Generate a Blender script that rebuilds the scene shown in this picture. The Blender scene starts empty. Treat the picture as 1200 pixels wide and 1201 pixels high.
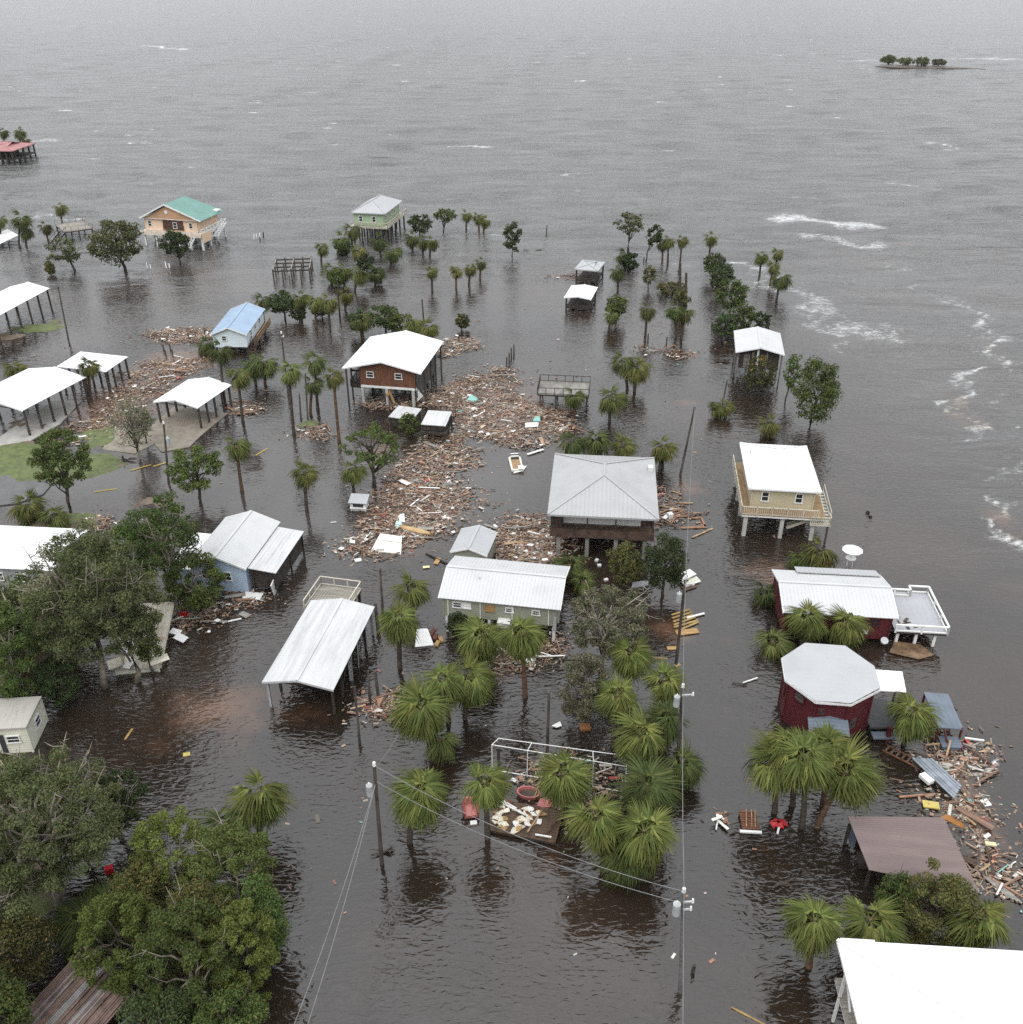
import bpy, math, random
import numpy as np
from mathutils import Vector, Matrix
sc = bpy.context.scene
C = sc.collection
R = math.radians
# ------------------------------------------------------------------ camera
CAM_H, FOC = 56.0, 1120.0                  # metres above the flood, focal length in units of a 1200 wide frame
PITCH = math.atan(650 / FOC)
cam = bpy.data.objects.new('camera', bpy.data.cameras.new('camera'))
C.objects.link(cam)
cam.location = (0, 0, CAM_H)
cam.rotation_euler = (math.pi / 2 - PITCH, 0, 0)
cam.data.sensor_fit = 'HORIZONTAL'
cam.data.sensor_width = 36.0
cam.data.lens = 36.0 * FOC / 1200.0
cam.data.clip_start = 0.5
cam.data.clip_end = 20000
sc.camera = cam
# ------------------------------------------------------------------ sky, sun, exposure (overcast)
SUN_EL, SUN_AZ = 52.0, 200.0
world = bpy.data.worlds.new('World'); sc.world = world; world.use_nodes = True
nt = world.node_tree; nt.nodes.clear()
sky = nt.nodes.new('ShaderNodeTexSky'); sky.sky_type = 'NISHITA'; sky.sun_disc = False
sky.sun_elevation = R(SUN_EL); sky.sun_rotation = R(SUN_AZ)
sky.air_density = 1.0; sky.dust_density = 2.0; sky.ozone_density = 1.0
hs = nt.nodes.new('ShaderNodeHueSaturation'); hs.inputs['Saturation'].default_value = 0.12
# overcast layer: the standard cloudy sky, three times brighter overhead than at the horizon, the same all round
tcw = nt.nodes.new('ShaderNodeTexCoord'); sep = nt.nodes.new('ShaderNodeSeparateXYZ'); nt.links.new(tcw.outputs['Generated'], sep.inputs[0])
cl = nt.nodes.new('ShaderNodeClamp'); nt.links.new(sep.outputs['Z'], cl.inputs[0])
ov = nt.nodes.new('ShaderNodeMath'); ov.operation = 'MULTIPLY_ADD'; ov.inputs[1].default_value = 0.73; ov.inputs[2].default_value = 0.27; nt.links.new(cl.outputs[0], ov.inputs[0])
cn = nt.nodes.new('ShaderNodeTexNoise'); cn.inputs['Scale'].default_value = 3.2; cn.inputs['Detail'].default_value = 6; cn.inputs['Roughness'].default_value = 0.6; nt.links.new(tcw.outputs['Generated'], cn.inputs['Vector'])
cm = nt.nodes.new('ShaderNodeMapRange'); cm.inputs['From Min'].default_value = 0.3; cm.inputs['From Max'].default_value = 0.7; cm.inputs['To Min'].default_value = 0.8; cm.inputs['To Max'].default_value = 1.2; nt.links.new(cn.outputs[0], cm.inputs[0])   # broken cloud, alike in every direction
ovm = nt.nodes.new('ShaderNodeMath'); ovm.operation = 'MULTIPLY'; nt.links.new(ov.outputs[0], ovm.inputs[0]); nt.links.new(cm.outputs[0], ovm.inputs[1]); ov = ovm
oc_ = nt.nodes.new('ShaderNodeVectorMath'); oc_.operation = 'SCALE'; oc_.inputs[0].default_value = (12.5, 12.9, 13.4); nt.links.new(ov.outputs[0], oc_.inputs['Scale'])
mixw = nt.nodes.new('ShaderNodeMix'); mixw.data_type = 'RGBA'; mixw.inputs[0].default_value = 0.94
nt.links.new(oc_.outputs[0], mixw.inputs[7])
bg = nt.nodes.new('ShaderNodeBackground'); bg.inputs['Strength'].default_value = 0.12
wo = nt.nodes.new('ShaderNodeOutputWorld')
nt.links.new(sky.outputs[0], hs.inputs['Color']); nt.links.new(hs.outputs[0], mixw.inputs[6])
nt.links.new(mixw.outputs[2], bg.inputs['Color']); nt.links.new(bg.outputs[0], wo.inputs[0])
sun = bpy.data.objects.new('sun', bpy.data.lights.new('sun', 'SUN'))
C.objects.link(sun)
sun.data.energy = 0.9; sun.data.angle = R(45); sun.data.color = (1.0, 0.97, 0.93)
sd = Vector((math.sin(R(SUN_AZ)) * math.cos(R(SUN_EL)), math.cos(R(SUN_AZ)) * math.cos(R(SUN_EL)), math.sin(R(SUN_EL))))
sun.rotation_euler = sd.to_track_quat('Z', 'Y').to_euler(); sun.location = (0, 0, 120)
sc.view_settings.view_transform = 'Standard'; sc.view_settings.look = 'None'
sc.view_settings.exposure = 0.8; sc.view_settings.gamma = 1.0; sc.view_settings.use_curve_mapping = False
sc.render.engine = 'CYCLES'
sc.cycles.use_denoising = False
sc.cycles.sample_clamp_direct = 4.0; sc.cycles.sample_clamp_indirect = 1.5
sc.cycles.max_bounces = 5; sc.cycles.diffuse_bounces = 2; sc.cycles.glossy_bounces = 3
sc.cycles.transmission_bounces = 2; sc.cycles.transparent_max_bounces = 4
sc.cycles.caustics_reflective = False; sc.cycles.caustics_refractive = False
rnd = random.Random(7)
# ------------------------------------------------------------------ ground coordinates read off the photograph
_c, _s = math.cos(PITCH), math.sin(PITCH)
def at(px, py, z=0.0):
    u, v = (px - 600) / FOC, (py - 600.5) / FOC
    t = (z - CAM_H) / (-_s - v * _c)
    return Vector((u * t, (_c - v * _s) * t, z))
def hgt(px, pyb, pyt):
    b = at(px, pyb); v = (pyt - 600.5) / FOC
    return CAM_H + b.y * (-_s - v * _c) / (_c - v * _s)
def pxm(px, py, z=0.0):
    p = at(px, py, z)
    return FOC / (p.y * _c - (p.z - CAM_H) * _s)
# ------------------------------------------------------------------ materials
MATS = {}
def mat(name, col, rough=0.7, var=0.12, scale=1.5, bump=0.0, bscale=8.0, spec=0.35, col2=None, stretch=(1, 1, 1), metal=0.0, dirt=None, dirt_amt=0.45, dscale=0.5, siding=0.0):
    if name in MATS: return MATS[name]
    if max(col) < 0.6: col = tuple(0.72 * x for x in col); col2 = col2 and tuple(0.72 * x for x in col2); dirt = dirt and tuple(0.72 * x for x in dirt)
    m = bpy.data.materials.new(name); m.use_nodes = True
    n = m.node_tree; p = n.nodes['Principled BSDF']
    p.inputs['Roughness'].default_value = rough; p.inputs['Specular IOR Level'].default_value = spec
    p.inputs['Metallic'].default_value = metal
    tc = n.nodes.new('ShaderNodeTexCoord'); mp = n.nodes.new('ShaderNodeMapping')
    mp.inputs['Scale'].default_value = stretch
    oi = n.nodes.new('ShaderNodeObjectInfo')
    ad = n.nodes.new('ShaderNodeVectorMath'); ad.operation = 'ADD'
    mu = n.nodes.new('ShaderNodeVectorMath'); mu.operation = 'SCALE'; mu.inputs['Scale'].default_value = 0.37
    n.links.new(oi.outputs['Location'], mu.inputs[0])
    n.links.new(tc.outputs['Object'], ad.inputs[0]); n.links.new(mu.outputs[0], ad.inputs[1])
    n.links.new(ad.outputs[0], mp.inputs['Vector'])
    nz = n.nodes.new('ShaderNodeTexNoise'); nz.inputs['Scale'].default_value = scale; nz.inputs['Detail'].default_value = 5
    n.links.new(mp.outputs[0], nz.inputs['Vector'])
    rp = n.nodes.new('ShaderNodeValToRGB')
    c2 = col2 or tuple(c * (1 - 2 * var) for c in col)
    rp.color_ramp.elements[0].position = 0.32; rp.color_ramp.elements[0].color = (*c2, 1)
    rp.color_ramp.elements[1].position = 0.68; rp.color_ramp.elements[1].color = (*(col if col2 else tuple(min(1, c * (1 + var)) for c in col)), 1)
    n.links.new(nz.outputs[0], rp.inputs[0])
    out = rp.outputs[0]
    if dirt:
        d = n.nodes.new('ShaderNodeTexNoise'); d.inputs['Scale'].default_value = dscale; d.inputs['Detail'].default_value = 8; d.inputs['Roughness'].default_value = 0.7
        n.links.new(mp.outputs[0], d.inputs['Vector'])
        dr = n.nodes.new('ShaderNodeValToRGB'); dr.color_ramp.elements[0].position = 0.5; dr.color_ramp.elements[1].position = 0.72
        n.links.new(d.outputs[0], dr.inputs[0])
        ms = n.nodes.new('ShaderNodeMath'); ms.operation = 'MULTIPLY'; ms.inputs[1].default_value = dirt_amt
        n.links.new(dr.outputs[0], ms.inputs[0])
        mx = n.nodes.new('ShaderNodeMix'); mx.data_type = 'RGBA'; mx.inputs[7].default_value = (*dirt, 1)
        n.links.new(ms.outputs[0], mx.inputs[0]); n.links.new(out, mx.inputs[6]); out = mx.outputs[2]
    if siding:
        sz = n.nodes.new('ShaderNodeSeparateXYZ'); n.links.new(tc.outputs['Object'], sz.inputs[0])
        fr = n.nodes.new('ShaderNodeMath'); fr.operation = 'FRACT'; sc_ = n.nodes.new('ShaderNodeMath'); sc_.operation = 'MULTIPLY'; sc_.inputs[1].default_value = siding
        n.links.new(sz.outputs['Z'], sc_.inputs[0]); n.links.new(sc_.outputs[0], fr.inputs[0])
        lt = n.nodes.new('ShaderNodeMath'); lt.operation = 'LESS_THAN'; lt.inputs[1].default_value = 0.16; n.links.new(fr.outputs[0], lt.inputs[0])
        mg = n.nodes.new('ShaderNodeMath'); mg.operation = 'MULTIPLY'; mg.inputs[1].default_value = 0.42; n.links.new(lt.outputs[0], mg.inputs[0])
        mx2 = n.nodes.new('ShaderNodeMix'); mx2.data_type = 'RGBA'; mx2.inputs[7].default_value = (*[c * 0.3 for c in col], 1)
        n.links.new(mg.outputs[0], mx2.inputs[0]); n.links.new(out, mx2.inputs[6]); out = mx2.outputs[2]
    n.links.new(out, p.inputs['Base Color'])
    if bump:
        b = n.nodes.new('ShaderNodeBump'); b.inputs['Strength'].default_value = bump; b.inputs['Distance'].default_value = 0.05
        nb = n.nodes.new('ShaderNodeTexNoise'); nb.inputs['Scale'].default_value = bscale; nb.inputs['Detail'].default_value = 4
        n.links.new(mp.outputs[0], nb.inputs['Vector']); n.links.new(nb.outputs[0], b.inputs['Height'])
        n.links.new(b.outputs[0], p.inputs['Normal'])
    MATS[name] = m
    return m
def leafmat(name, a, b, trans=0.25, rough=0.55, dead=None, dead_amt=0.0):
    if name in MATS: return MATS[name]
    m = bpy.data.materials.new(name); m.use_nodes = True
    n = m.node_tree; p = n.nodes['Principled BSDF']
    p.inputs['Roughness'].default_value = 0.75; p.inputs['Specular IOR Level'].default_value = 0.10
    g = n.nodes.new('ShaderNodeNewGeometry'); rp = n.nodes.new('ShaderNodeValToRGB')
    a, b = [x * 0.72 for x in a], [x * 0.72 for x in b]
    rp.color_ramp.elements[0].color = (*a, 1); rp.color_ramp.elements[1].color = (*b, 1)
    src = g.outputs['Random Per Island']
    oi = n.nodes.new('ShaderNodeObjectInfo')
    n.links.new(src, rp.inputs[0])
    out = rp.outputs[0]
    hsv = n.nodes.new('ShaderNodeHueSaturation')
    mr = n.nodes.new('ShaderNodeMapRange'); mr.inputs['To Min'].default_value = 0.72; mr.inputs['To Max'].default_value = 1.25
    mh = n.nodes.new('ShaderNodeMapRange'); mh.inputs['To Min'].default_value = 0.482; mh.inputs['To Max'].default_value = 0.522
    w1 = n.nodes.new('ShaderNodeTexWhiteNoise'); w1.noise_dimensions = '1D'; n.links.new(oi.outputs['Random'], w1.inputs['W']); n.links.new(w1.outputs['Value'], mh.inputs[0]); n.links.new(mh.outputs[0], hsv.inputs['Hue'])
    n.links.new(oi.outputs['Random'], mr.inputs[0]); n.links.new(mr.outputs[0], hsv.inputs['Value'])
    n.links.new(out, hsv.inputs['Color']); out = hsv.outputs[0]
    if dead:
        gt = n.nodes.new('ShaderNodeMath'); gt.operation = 'GREATER_THAN'; gt.inputs[1].default_value = 1 - dead_amt
        wn = n.nodes.new('ShaderNodeTexWhiteNoise'); wn.noise_dimensions = '1D'
        n.links.new(src, wn.inputs['W']); n.links.new(wn.outputs['Value'], gt.inputs[0])
        mx = n.nodes.new('ShaderNodeMix'); mx.data_type = 'RGBA'; mx.inputs[7].default_value = (*dead, 1)
        n.links.new(gt.outputs[0], mx.inputs[0]); n.links.new(out, mx.inputs[6]); out = mx.outputs[2]
    n.links.new(out, p.inputs['Base Color'])
    tr = n.nodes.new('ShaderNodeBsdfTranslucent'); n.links.new(out, tr.inputs['Color'])
    ms = n.nodes.new('ShaderNodeMixShader'); ms.inputs[0].default_value = trans
    n.links.new(p.outputs[0], ms.inputs[1]); n.links.new(tr.outputs[0], ms.inputs[2])
    n.links.new(ms.outputs[0], n.nodes['Material Output'].inputs[0])
    MATS[name] = m
    return m
# palette
WHITE = mat('white_metal_roof', (0.66, 0.665, 0.67), 0.42, 0.03, 0.6, dirt=(0.36, 0.355, 0.34), dirt_amt=0.35)
OFFW = mat('weathered_white_roof', (0.595, 0.598, 0.599), 0.5, 0.08, 0.8, stretch=(2.5, 0.25, 1), dirt=(0.25, 0.24, 0.23), dirt_amt=0.4, dscale=0.9)
SOFTW = mat('off_white_ribbed_roof', (0.58, 0.583, 0.585), 0.45, 0.05, 0.5, dirt=(0.32, 0.32, 0.32), dirt_amt=0.25)
GREYR = mat('pale_grey_metal_roof', (0.41, 0.412, 0.41), 0.45, 0.05, 0.5, dirt=(0.32, 0.32, 0.33), dirt_amt=0.2)
LIGHTR = mat('light_grey_metal_roof', (0.43, 0.44, 0.45), 0.42, 0.04, 0.5, dirt=(0.38, 0.38, 0.38), dirt_amt=0.22)
TEAL = mat('teal_metal_roof', (0.13, 0.28, 0.24), 0.45, 0.06, 0.5)
BLUER = mat('blue_metal_roof', (0.30, 0.41, 0.55), 0.4, 0.05, 0.5)
REDR = mat('red_metal_roof', (0.40, 0.17, 0.165), 0.5, 0.1, 0.5)
BROWNR = mat('brown_metal_roof', (0.19, 0.138, 0.13), 0.42, 0.08, 0.6, stretch=(0.3, 2.5, 1), dirt=(0.30, 0.22, 0.20), dirt_amt=0.35)
SLATE = mat('slate_metal_roof', (0.14, 0.17, 0.21), 0.45, 0.08, 0.8)
REDW = mat('dark_red_siding', (0.105, 0.016, 0.021), 0.6, 0.15, 1.2, bump=0.2, bscale=3, stretch=(3, 3, 0.4))
PEACH = mat('peach_siding', (0.66, 0.48, 0.34), 0.7, 0.05, 0.7, siding=4.0)
ORANGE = mat('orange_stucco', (0.59, 0.36, 0.21), 0.7, 0.06, 0.7)
GREENW = mat('mint_siding', (0.42, 0.54, 0.34), 0.7, 0.05, 0.7, siding=4.0)
YELLOWW = mat('cream_siding', (0.59, 0.52, 0.36), 0.7, 0.04, 0.7, siding=4.0)
BEIGEW = mat('sage_beige_siding', (0.36, 0.37, 0.29), 0.7, 0.05, 0.8, dirt=(0.22, 0.21, 0.16), dirt_amt=0.3, siding=4.0)
PALEBL = mat('pale_blue_siding', (0.58, 0.66, 0.68), 0.7, 0.04, 0.7, siding=4.0)
BLUEW = mat('light_blue_siding', (0.40, 0.50, 0.62), 0.7, 0.06, 0.7, dirt=(0.3, 0.28, 0.24), dirt_amt=0.4, siding=4.0)
CREAMW = mat('cream_trailer_wall', (0.60, 0.60, 0.50), 0.6, 0.06, 0.7, dirt=(0.28, 0.26, 0.2), dirt_amt=0.4, siding=4.0)
BROWNW = mat('red_brown_siding', (0.185, 0.078, 0.042), 0.75, 0.2, 1.5, bump=0.2, bscale=3, stretch=(5, 5, 0.5))
DARKW = mat('dark_wood', (0.052, 0.040, 0.032), 0.8, 0.3, 2, bump=0.25, bscale=9)
MIDW = mat('brown_deck_wood', (0.115, 0.072, 0.045), 0.8, 0.25, 2, bump=0.25, bscale=9)
TANW = mat('tan_deck_wood', (0.36, 0.235, 0.125), 0.75, 0.2, 2, stretch=(1, 4, 1), bump=0.2, bscale=6)
GREYW = mat('weathered_grey_deck', (0.30, 0.275, 0.235), 0.8, 0.2, 1.3, stretch=(1, 4, 1), dirt=(0.16, 0.12, 0.08), dirt_amt=0.5)
WHITEP = mat('white_painted_wood', (0.64, 0.64, 0.62), 0.5, 0.05, 1)
CREAMP = mat('cream_painted_rail', (0.58, 0.54, 0.44), 0.55, 0.05, 1)
POLEW = mat('weathered_pole_wood', (0.085, 0.07, 0.058), 0.85, 0.3, 2, bump=0.3, bscale=10, stretch=(1, 1, 0.3))
CONC = mat('pale_concrete', (0.40, 0.385, 0.355), 0.85, 0.1, 0.8, dirt=(0.2, 0.18, 0.15), dirt_amt=0.5)
PIER = mat('grey_pier_concrete', (0.27, 0.26, 0.245), 0.85, 0.15, 1.2, dirt=(0.1, 0.09, 0.07), dirt_amt=0.5)
GLASS = mat('dark_window_glass', (0.02, 0.025, 0.03), 0.08, 0.2, 0.6, spec=0.6)
GALV = mat('galvanised_metal', (0.55, 0.56, 0.57), 0.4, 0.08, 1.5, metal=0.3)
DARKM = mat('dark_metal', (0.05, 0.052, 0.055), 0.5, 0.1, 2)
BLACKV = mat('black_pvc', (0.015, 0.015, 0.016), 0.5, 0.1, 2)
GREYDK = mat('grey_deck_paint', (0.42, 0.43, 0.45), 0.6, 0.05, 0.6, dirt=(0.2, 0.17, 0.13), dirt_amt=0.25)
PLY = mat('tan_plywood', (0.44, 0.27, 0.11), 0.75, 0.15, 1.2, stretch=(0.5, 3, 1))
RUST = mat('rusty_brown_debris', (0.17, 0.065, 0.04), 0.8, 0.25, 2)
PINK = mat('faded_pink_plastic', (0.56, 0.19, 0.17), 0.5, 0.08, 1, dirt=(0.3, 0.12, 0.08), dirt_amt=0.4)
RED = mat('bright_red_plastic', (0.52, 0.012, 0.018), 0.4, 0.1, 1)
AQUA = mat('aqua_plastic', (0.24, 0.50, 0.44), 0.5, 0.08, 1)
WHITEPL = mat('white_plastic', (0.62, 0.62, 0.6), 0.45, 0.05, 1.2)
YELLOWF = mat('yellow_foam_board', (0.58, 0.46, 0.13), 0.7, 0.1, 1)
INSUL = mat('torn_cream_insulation', (0.62, 0.58, 0.47), 0.9, 0.12, 1.3, bump=0.6, bscale=5, dirt=(0.18, 0.11, 0.07), dirt_amt=0.8, dscale=0.9)
MUD = mat('wet_brown_mud', (0.075, 0.047, 0.032), 0.5, 0.3, 1.0, bump=0.5, bscale=3)
BARK = mat('grey_brown_bark', (0.085, 0.068, 0.054), 0.9, 0.3, 2, bump=0.4, bscale=9)
PALEB = mat('bleached_bark', (0.30, 0.265, 0.205), 0.9, 0.25, 2, bump=0.3, bscale=9)
PTRUNK = mat('palm_trunk_bark', (0.085, 0.066, 0.052), 0.9, 0.3, 1.5, bump=0.5, bscale=7, stretch=(1, 1, 4))
PTRUNKR = mat('palm_boot_trunk', (0.15, 0.085, 0.052), 0.9, 0.3, 1.5, bump=0.5, bscale=7, stretch=(1, 1, 4))
# ------------------------------------------------------------------ mesh collecting
class MB:
    def __init__(s): s.v = []; s.f = []; s.c = []
    def add(s, vs, fs, col=None):
        o = len(s.v); s.v += [tuple(x) for x in vs]; s.f += [tuple(i + o for i in f) for f in fs]
        if col is not None: s.c += [col] * len(fs)
        return s
    def box(s, c, d, rot=None, col=None):
        x, y, z = d[0] / 2, d[1] / 2, d[2] / 2
        vs = [Vector(q) for q in ((-x, -y, -z), (x, -y, -z), (x, y, -z), (-x, y, -z), (-x, -y, z), (x, -y, z), (x, y, z), (-x, y, z))]
        if rot is not None: vs = [rot @ q for q in vs]
        c = Vector(c)
        return s.add([q + c for q in vs], [(0, 3, 2, 1), (4, 5, 6, 7), (0, 1, 5, 4), (1, 2, 6, 5), (2, 3, 7, 6), (3, 0, 4, 7)], col)
    def bar(s, a, b, w, h=None, col=None):
        a, b = Vector(a), Vector(b); h = h or w
        d = b - a
        if d.length < 1e-6: return s
        m = d.to_track_quat('X', 'Z').to_matrix()
        return s.box((a + b) / 2, (d.length, w, h), m, col)
    def cyl(s, a, b, r0, r1=None, n=8, caps=True):
        a, b = Vector(a), Vector(b); r1 = r0 if r1 is None else r1
        q = (b - a).to_track_quat('Z', 'Y').to_matrix()
        vs = [a + q @ Vector((math.cos(k * 2 * math.pi / n) * r0, math.sin(k * 2 * math.pi / n) * r0, 0)) for k in range(n)]
        vs += [b + q @ Vector((math.cos(k * 2 * math.pi / n) * r1, math.sin(k * 2 * math.pi / n) * r1, 0)) for k in range(n)]
        fs = [(k, (k + 1) % n, n + (k + 1) % n, n + k) for k in range(n)]
        if caps: fs += [tuple(range(n - 1, -1, -1)), tuple(range(n, 2 * n))]
        return s.add(vs, fs)
    def tube(s, pts, rad, n=6):
        pts = [Vector(p) for p in pts]; vs = []; fs = []
        for i, p in enumerate(pts):
            d = (pts[min(i + 1, len(pts) - 1)] - pts[max(i - 1, 0)])
            q = d.to_track_quat('Z', 'Y').to_matrix(); r = rad[i] if hasattr(rad, '__len__') else rad
            vs += [p + q @ Vector((math.cos(k * 2 * math.pi / n) * r, math.sin(k * 2 * math.pi / n) * r, 0)) for k in range(n)]
        for i in range(len(pts) - 1):
            fs += [(i * n + k, i * n + (k + 1) % n, (i + 1) * n + (k + 1) % n, (i + 1) * n + k) for k in range(n)]
        fs += [tuple(range(n - 1, -1, -1)), tuple(range((len(pts) - 1) * n, len(pts) * n))]
        return s.add(vs, fs)
    def prism(s, poly, off):
        n = len(poly); off = Vector(off); vs = [Vector(p) for p in poly]; vs += [p + off for p in vs]
        return s.add(vs, [tuple(range(n)), tuple(range(2 * n - 1, n - 1, -1))] + [(k, n + k, n + (k + 1) % n, (k + 1) % n) for k in range(n)])
    def build(s, name, m, parent=None, loc=None, smooth=False, kind=None, solid=0.0):
        me = bpy.data.meshes.new(name); me.from_pydata(s.v, [], s.f); me.update()
        if s.c and len(s.c) == len(s.f):
            at_ = me.color_attributes.new('piece', 'FLOAT_COLOR', 'CORNER')
            k = 0; flat = []
            for f, cc in zip(s.f, s.c): flat += list(cc) * len(f)
            at_.data.foreach_set('color', flat)
        if smooth: me.polygons.foreach_set('use_smooth', [True] * len(me.polygons))
        me.materials.append(m)
        o = bpy.data.objects.new(name, me); C.objects.link(o)
        if parent is not None: o.parent = parent
        if loc is not None: o.location = loc
        if kind: o['kind'] = kind
        if solid:
            md = o.modifiers.new('thickness', 'SOLIDIFY'); md.thickness = solid; md.offset = -1
        return o
def tag(o, label, cat=None, group=None):
    o['label'] = label
    if cat: o['category'] = cat
    if group: o['group'] = group
    return o
def thing(name, label, cat, loc=(0, 0, 0), yaw=0.0, group=None):
    o = bpy.data.objects.new(name, None); C.objects.link(o); o.empty_display_size = 0.5
    o.location = loc; o.rotation_euler = (0, 0, yaw)
    return tag(o, label, cat, group)
def npmesh(name, V, F4, m, parent=None, smooth=False, kind=None):
    me = bpy.data.meshes.new(name); k = F4.shape[1]
    me.vertices.add(len(V)); me.vertices.foreach_set('co', V.astype(np.float32).ravel())
    me.loops.add(F4.size); me.loops.foreach_set('vertex_index', F4.astype(np.int32).ravel())
    me.polygons.add(len(F4)); me.polygons.foreach_set('loop_start', np.arange(0, F4.size, k, dtype=np.int32))
    if smooth: me.polygons.foreach_set('use_smooth', np.ones(len(F4), dtype=bool))
    me.update(calc_edges=True); me.materials.append(m)
    o = bpy.data.objects.new(name, me); C.objects.link(o)
    if parent is not None: o.parent = parent
    if kind: o['kind'] = kind
    return o
# ------------------------------------------------------------------ the flood water and the sea: one sheet to the horizon
def blobs(X, Y, lst):
    a = np.zeros_like(X)
    for px, py, rx, ry, k in lst:
        p = at(px, py); e = at(px + rx, py); u = at(px, py - ry)
        sx = max(0.3, e.x - p.x); sy = max(0.3, u.y - p.y)
        a = np.maximum(a, k * np.exp(-(((X - p.x) / sx) ** 2 + ((Y - p.y) / sy) ** 2)))
    return a
def strokes(X, Y, lst):
    a = np.zeros_like(X)
    for k, w, pts in lst:
        P = [at(*p) for p in pts]
        d = np.full_like(X, 1e9)
        for p, q in zip(P[:-1], P[1:]):
            dx, dy = q.x - p.x, q.y - p.y; L = dx * dx + dy * dy + 1e-9
            t = np.clip(((X - p.x) * dx + (Y - p.y) * dy) / L, 0, 1)
            d = np.minimum(d, np.hypot(X - p.x - t * dx, Y - p.y - t * dy))
        a = np.maximum(a, k * np.exp(-(d / w) ** 2))
    return a
def sm(x): x = np.clip(x, 0, 1); return x * x * (3 - 2 * x)
def sea_amount(X, Y): return np.maximum(sm((Y - 165) / 90), 0.32 * sm((X - 44) / 26))
FOAM_STROKES = [
    (0.85, 5.5, [(917, 256), (950, 258), (985, 263), (1024, 267)]), (0.72, 4.5, [(945, 275), (975, 280), (1010, 287), (1040, 288)]),
    (0.6, 1.5, [(1018, 298), (1045, 315), (1072, 317)]), (0.6, 2.2, [(1072, 333), (1100, 350), (1130, 358), (1148, 364)]),
    (0.62, 2.4, [(1148, 364), (1158, 385), (1176, 398), (1158, 410), (1172, 428)]), (0.6, 2.0, [(1142, 440), (1118, 448), (1128, 470)]),
    (0.5, 1.2, [(1160, 450), (1185, 495), (1187, 545), (1180, 600)]),
    (0.85, 0.55, [(1148, 364), (1157, 384), (1165, 402), (1160, 425), (1140, 445), (1120, 465), (1126, 488), (1142, 502), (1160, 520), (1180, 548), (1186, 575), (1158, 590), (1165, 605), (1182, 625), (1200, 648)]),
    (0.75, 1.8, [(1115, 470), (1128, 488), (1142, 500), (1135, 505)]), (0.7, 1.5, [(1150, 585), (1165, 600), (1180, 622), (1200, 645)]),
    (0.66, 2.4, [(938, 345), (960, 355), (985, 362)]), (0.62, 2.4, [(955, 375), (985, 392), (1020, 398), (1055, 396)]),
    (0.55, 2.2, [(925, 360), (965, 385), (990, 410)]), (0.58, 1.8, [(1030, 375), (1060, 385)]),
    (0.62, 1.5, [(985, 343), (1000, 345)]), (0.8, 2.0, [(848, 309), (870, 311), (898, 314)]), (0.7, 2.4, [(885, 332), (900, 340), (925, 336)]),
    (0.6, 1.6, [(735, 311), (770, 315), (815, 314)]), (0.6, 1.4, [(543, 264), (562, 267)]), (0.7, 1.6, [(565, 277), (585, 278), (612, 281)]),
    (0.6, 1.0, [(520, 292), (530, 297)]), (0.75, 4.0, [(34, 165), (52, 164), (66, 163)]), (0.8, 1.6, [(38, 253), (70, 256), (105, 257)]),
    (0.8, 6.0, [(985, 71), (1030, 71)]), (0.85, 6.0, [(1110, 69), (1150, 69), (1200, 69)]), (0.6, 4.0, [(1040, 78), (1080, 82), (1110, 84)]),
    (1.0, 4.0, [(170, 54), (216, 58)]), (0.9, 3.0, [(150, 39), (172, 40)]), (0.9, 3.0, [(536, 172), (578, 173)]), (0.8, 2.0, [(355, 108), (372, 109)]),
    (0.9, 3.0, [(1085, 169), (1118, 171)]), (0.8, 4.0, [(1170, 50), (1200, 50)]),
    (0.95, 0.28, [(1132, 910), (1152, 907), (1166, 898), (1172, 886)]), (0.7, 0.25, [(1120, 870), (1150, 872), (1170, 880)])]
FOAM_BLOBS = [(962, 362, 44, 18, 0.66), (1015, 388, 50, 18, 0.68), (940, 340, 30, 14, 0.6), (905, 322, 30, 12, 0.6), (1140, 395, 30, 30, 0.45), (600, 276, 20, 5, 0.5)]
SILT_BLOBS = [(262, 832, 76, 34, 0.85), (210, 860, 60, 30, 0.35), (358, 838, 30, 18, 0.6), (905, 668, 50, 14, 0.75), (915, 680, 26, 10, 0.9), (806, 574, 26, 9, 0.9), (805, 472, 14, 5, 0.7),
    (790, 740, 30, 18, 0.75), (625, 1110, 12, 5, 0.35), (660, 1015, 30, 22, 0.4), (160, 548, 90, 26, 0.30), (445, 528, 16, 14, 0.9), (1063, 287, 22, 3, 0.9), (1125, 490, 16, 12, 0.7),
    (1175, 610, 18, 24, 0.6), (1135, 480, 16, 30, 0.5), (1165, 410, 20, 40, 0.3), (640, 355, 20, 10, 0.35), (620, 340, 25, 6, 0.35), (590, 480, 70, 32, 1.0), (480, 590, 55, 50, 1.0), (610, 640, 40, 22, 1.0), (140, 470, 60, 30, 0.95), (205, 425, 50, 18, 0.95),
    (545, 400, 20, 8, 0.7), (1140, 950, 30, 70, 0.8), (1165, 1010, 26, 50, 0.7), (450, 845, 25, 14, 0.5), (580, 785, 25, 14, 0.8), (350, 1010, 40, 80, 0.22), (850, 720, 30, 90, 0.18), (885, 960, 40, 60, 0.15),
    (930, 600, 40, 16, 0.35), (690, 960, 60, 40, 0.35), (560, 1000, 20, 10, 0.4), (1130, 890, 26, 16, 0.9), (250, 405, 50, 12, 0.4), (665, 940, 40, 25, 0.5)]
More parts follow.
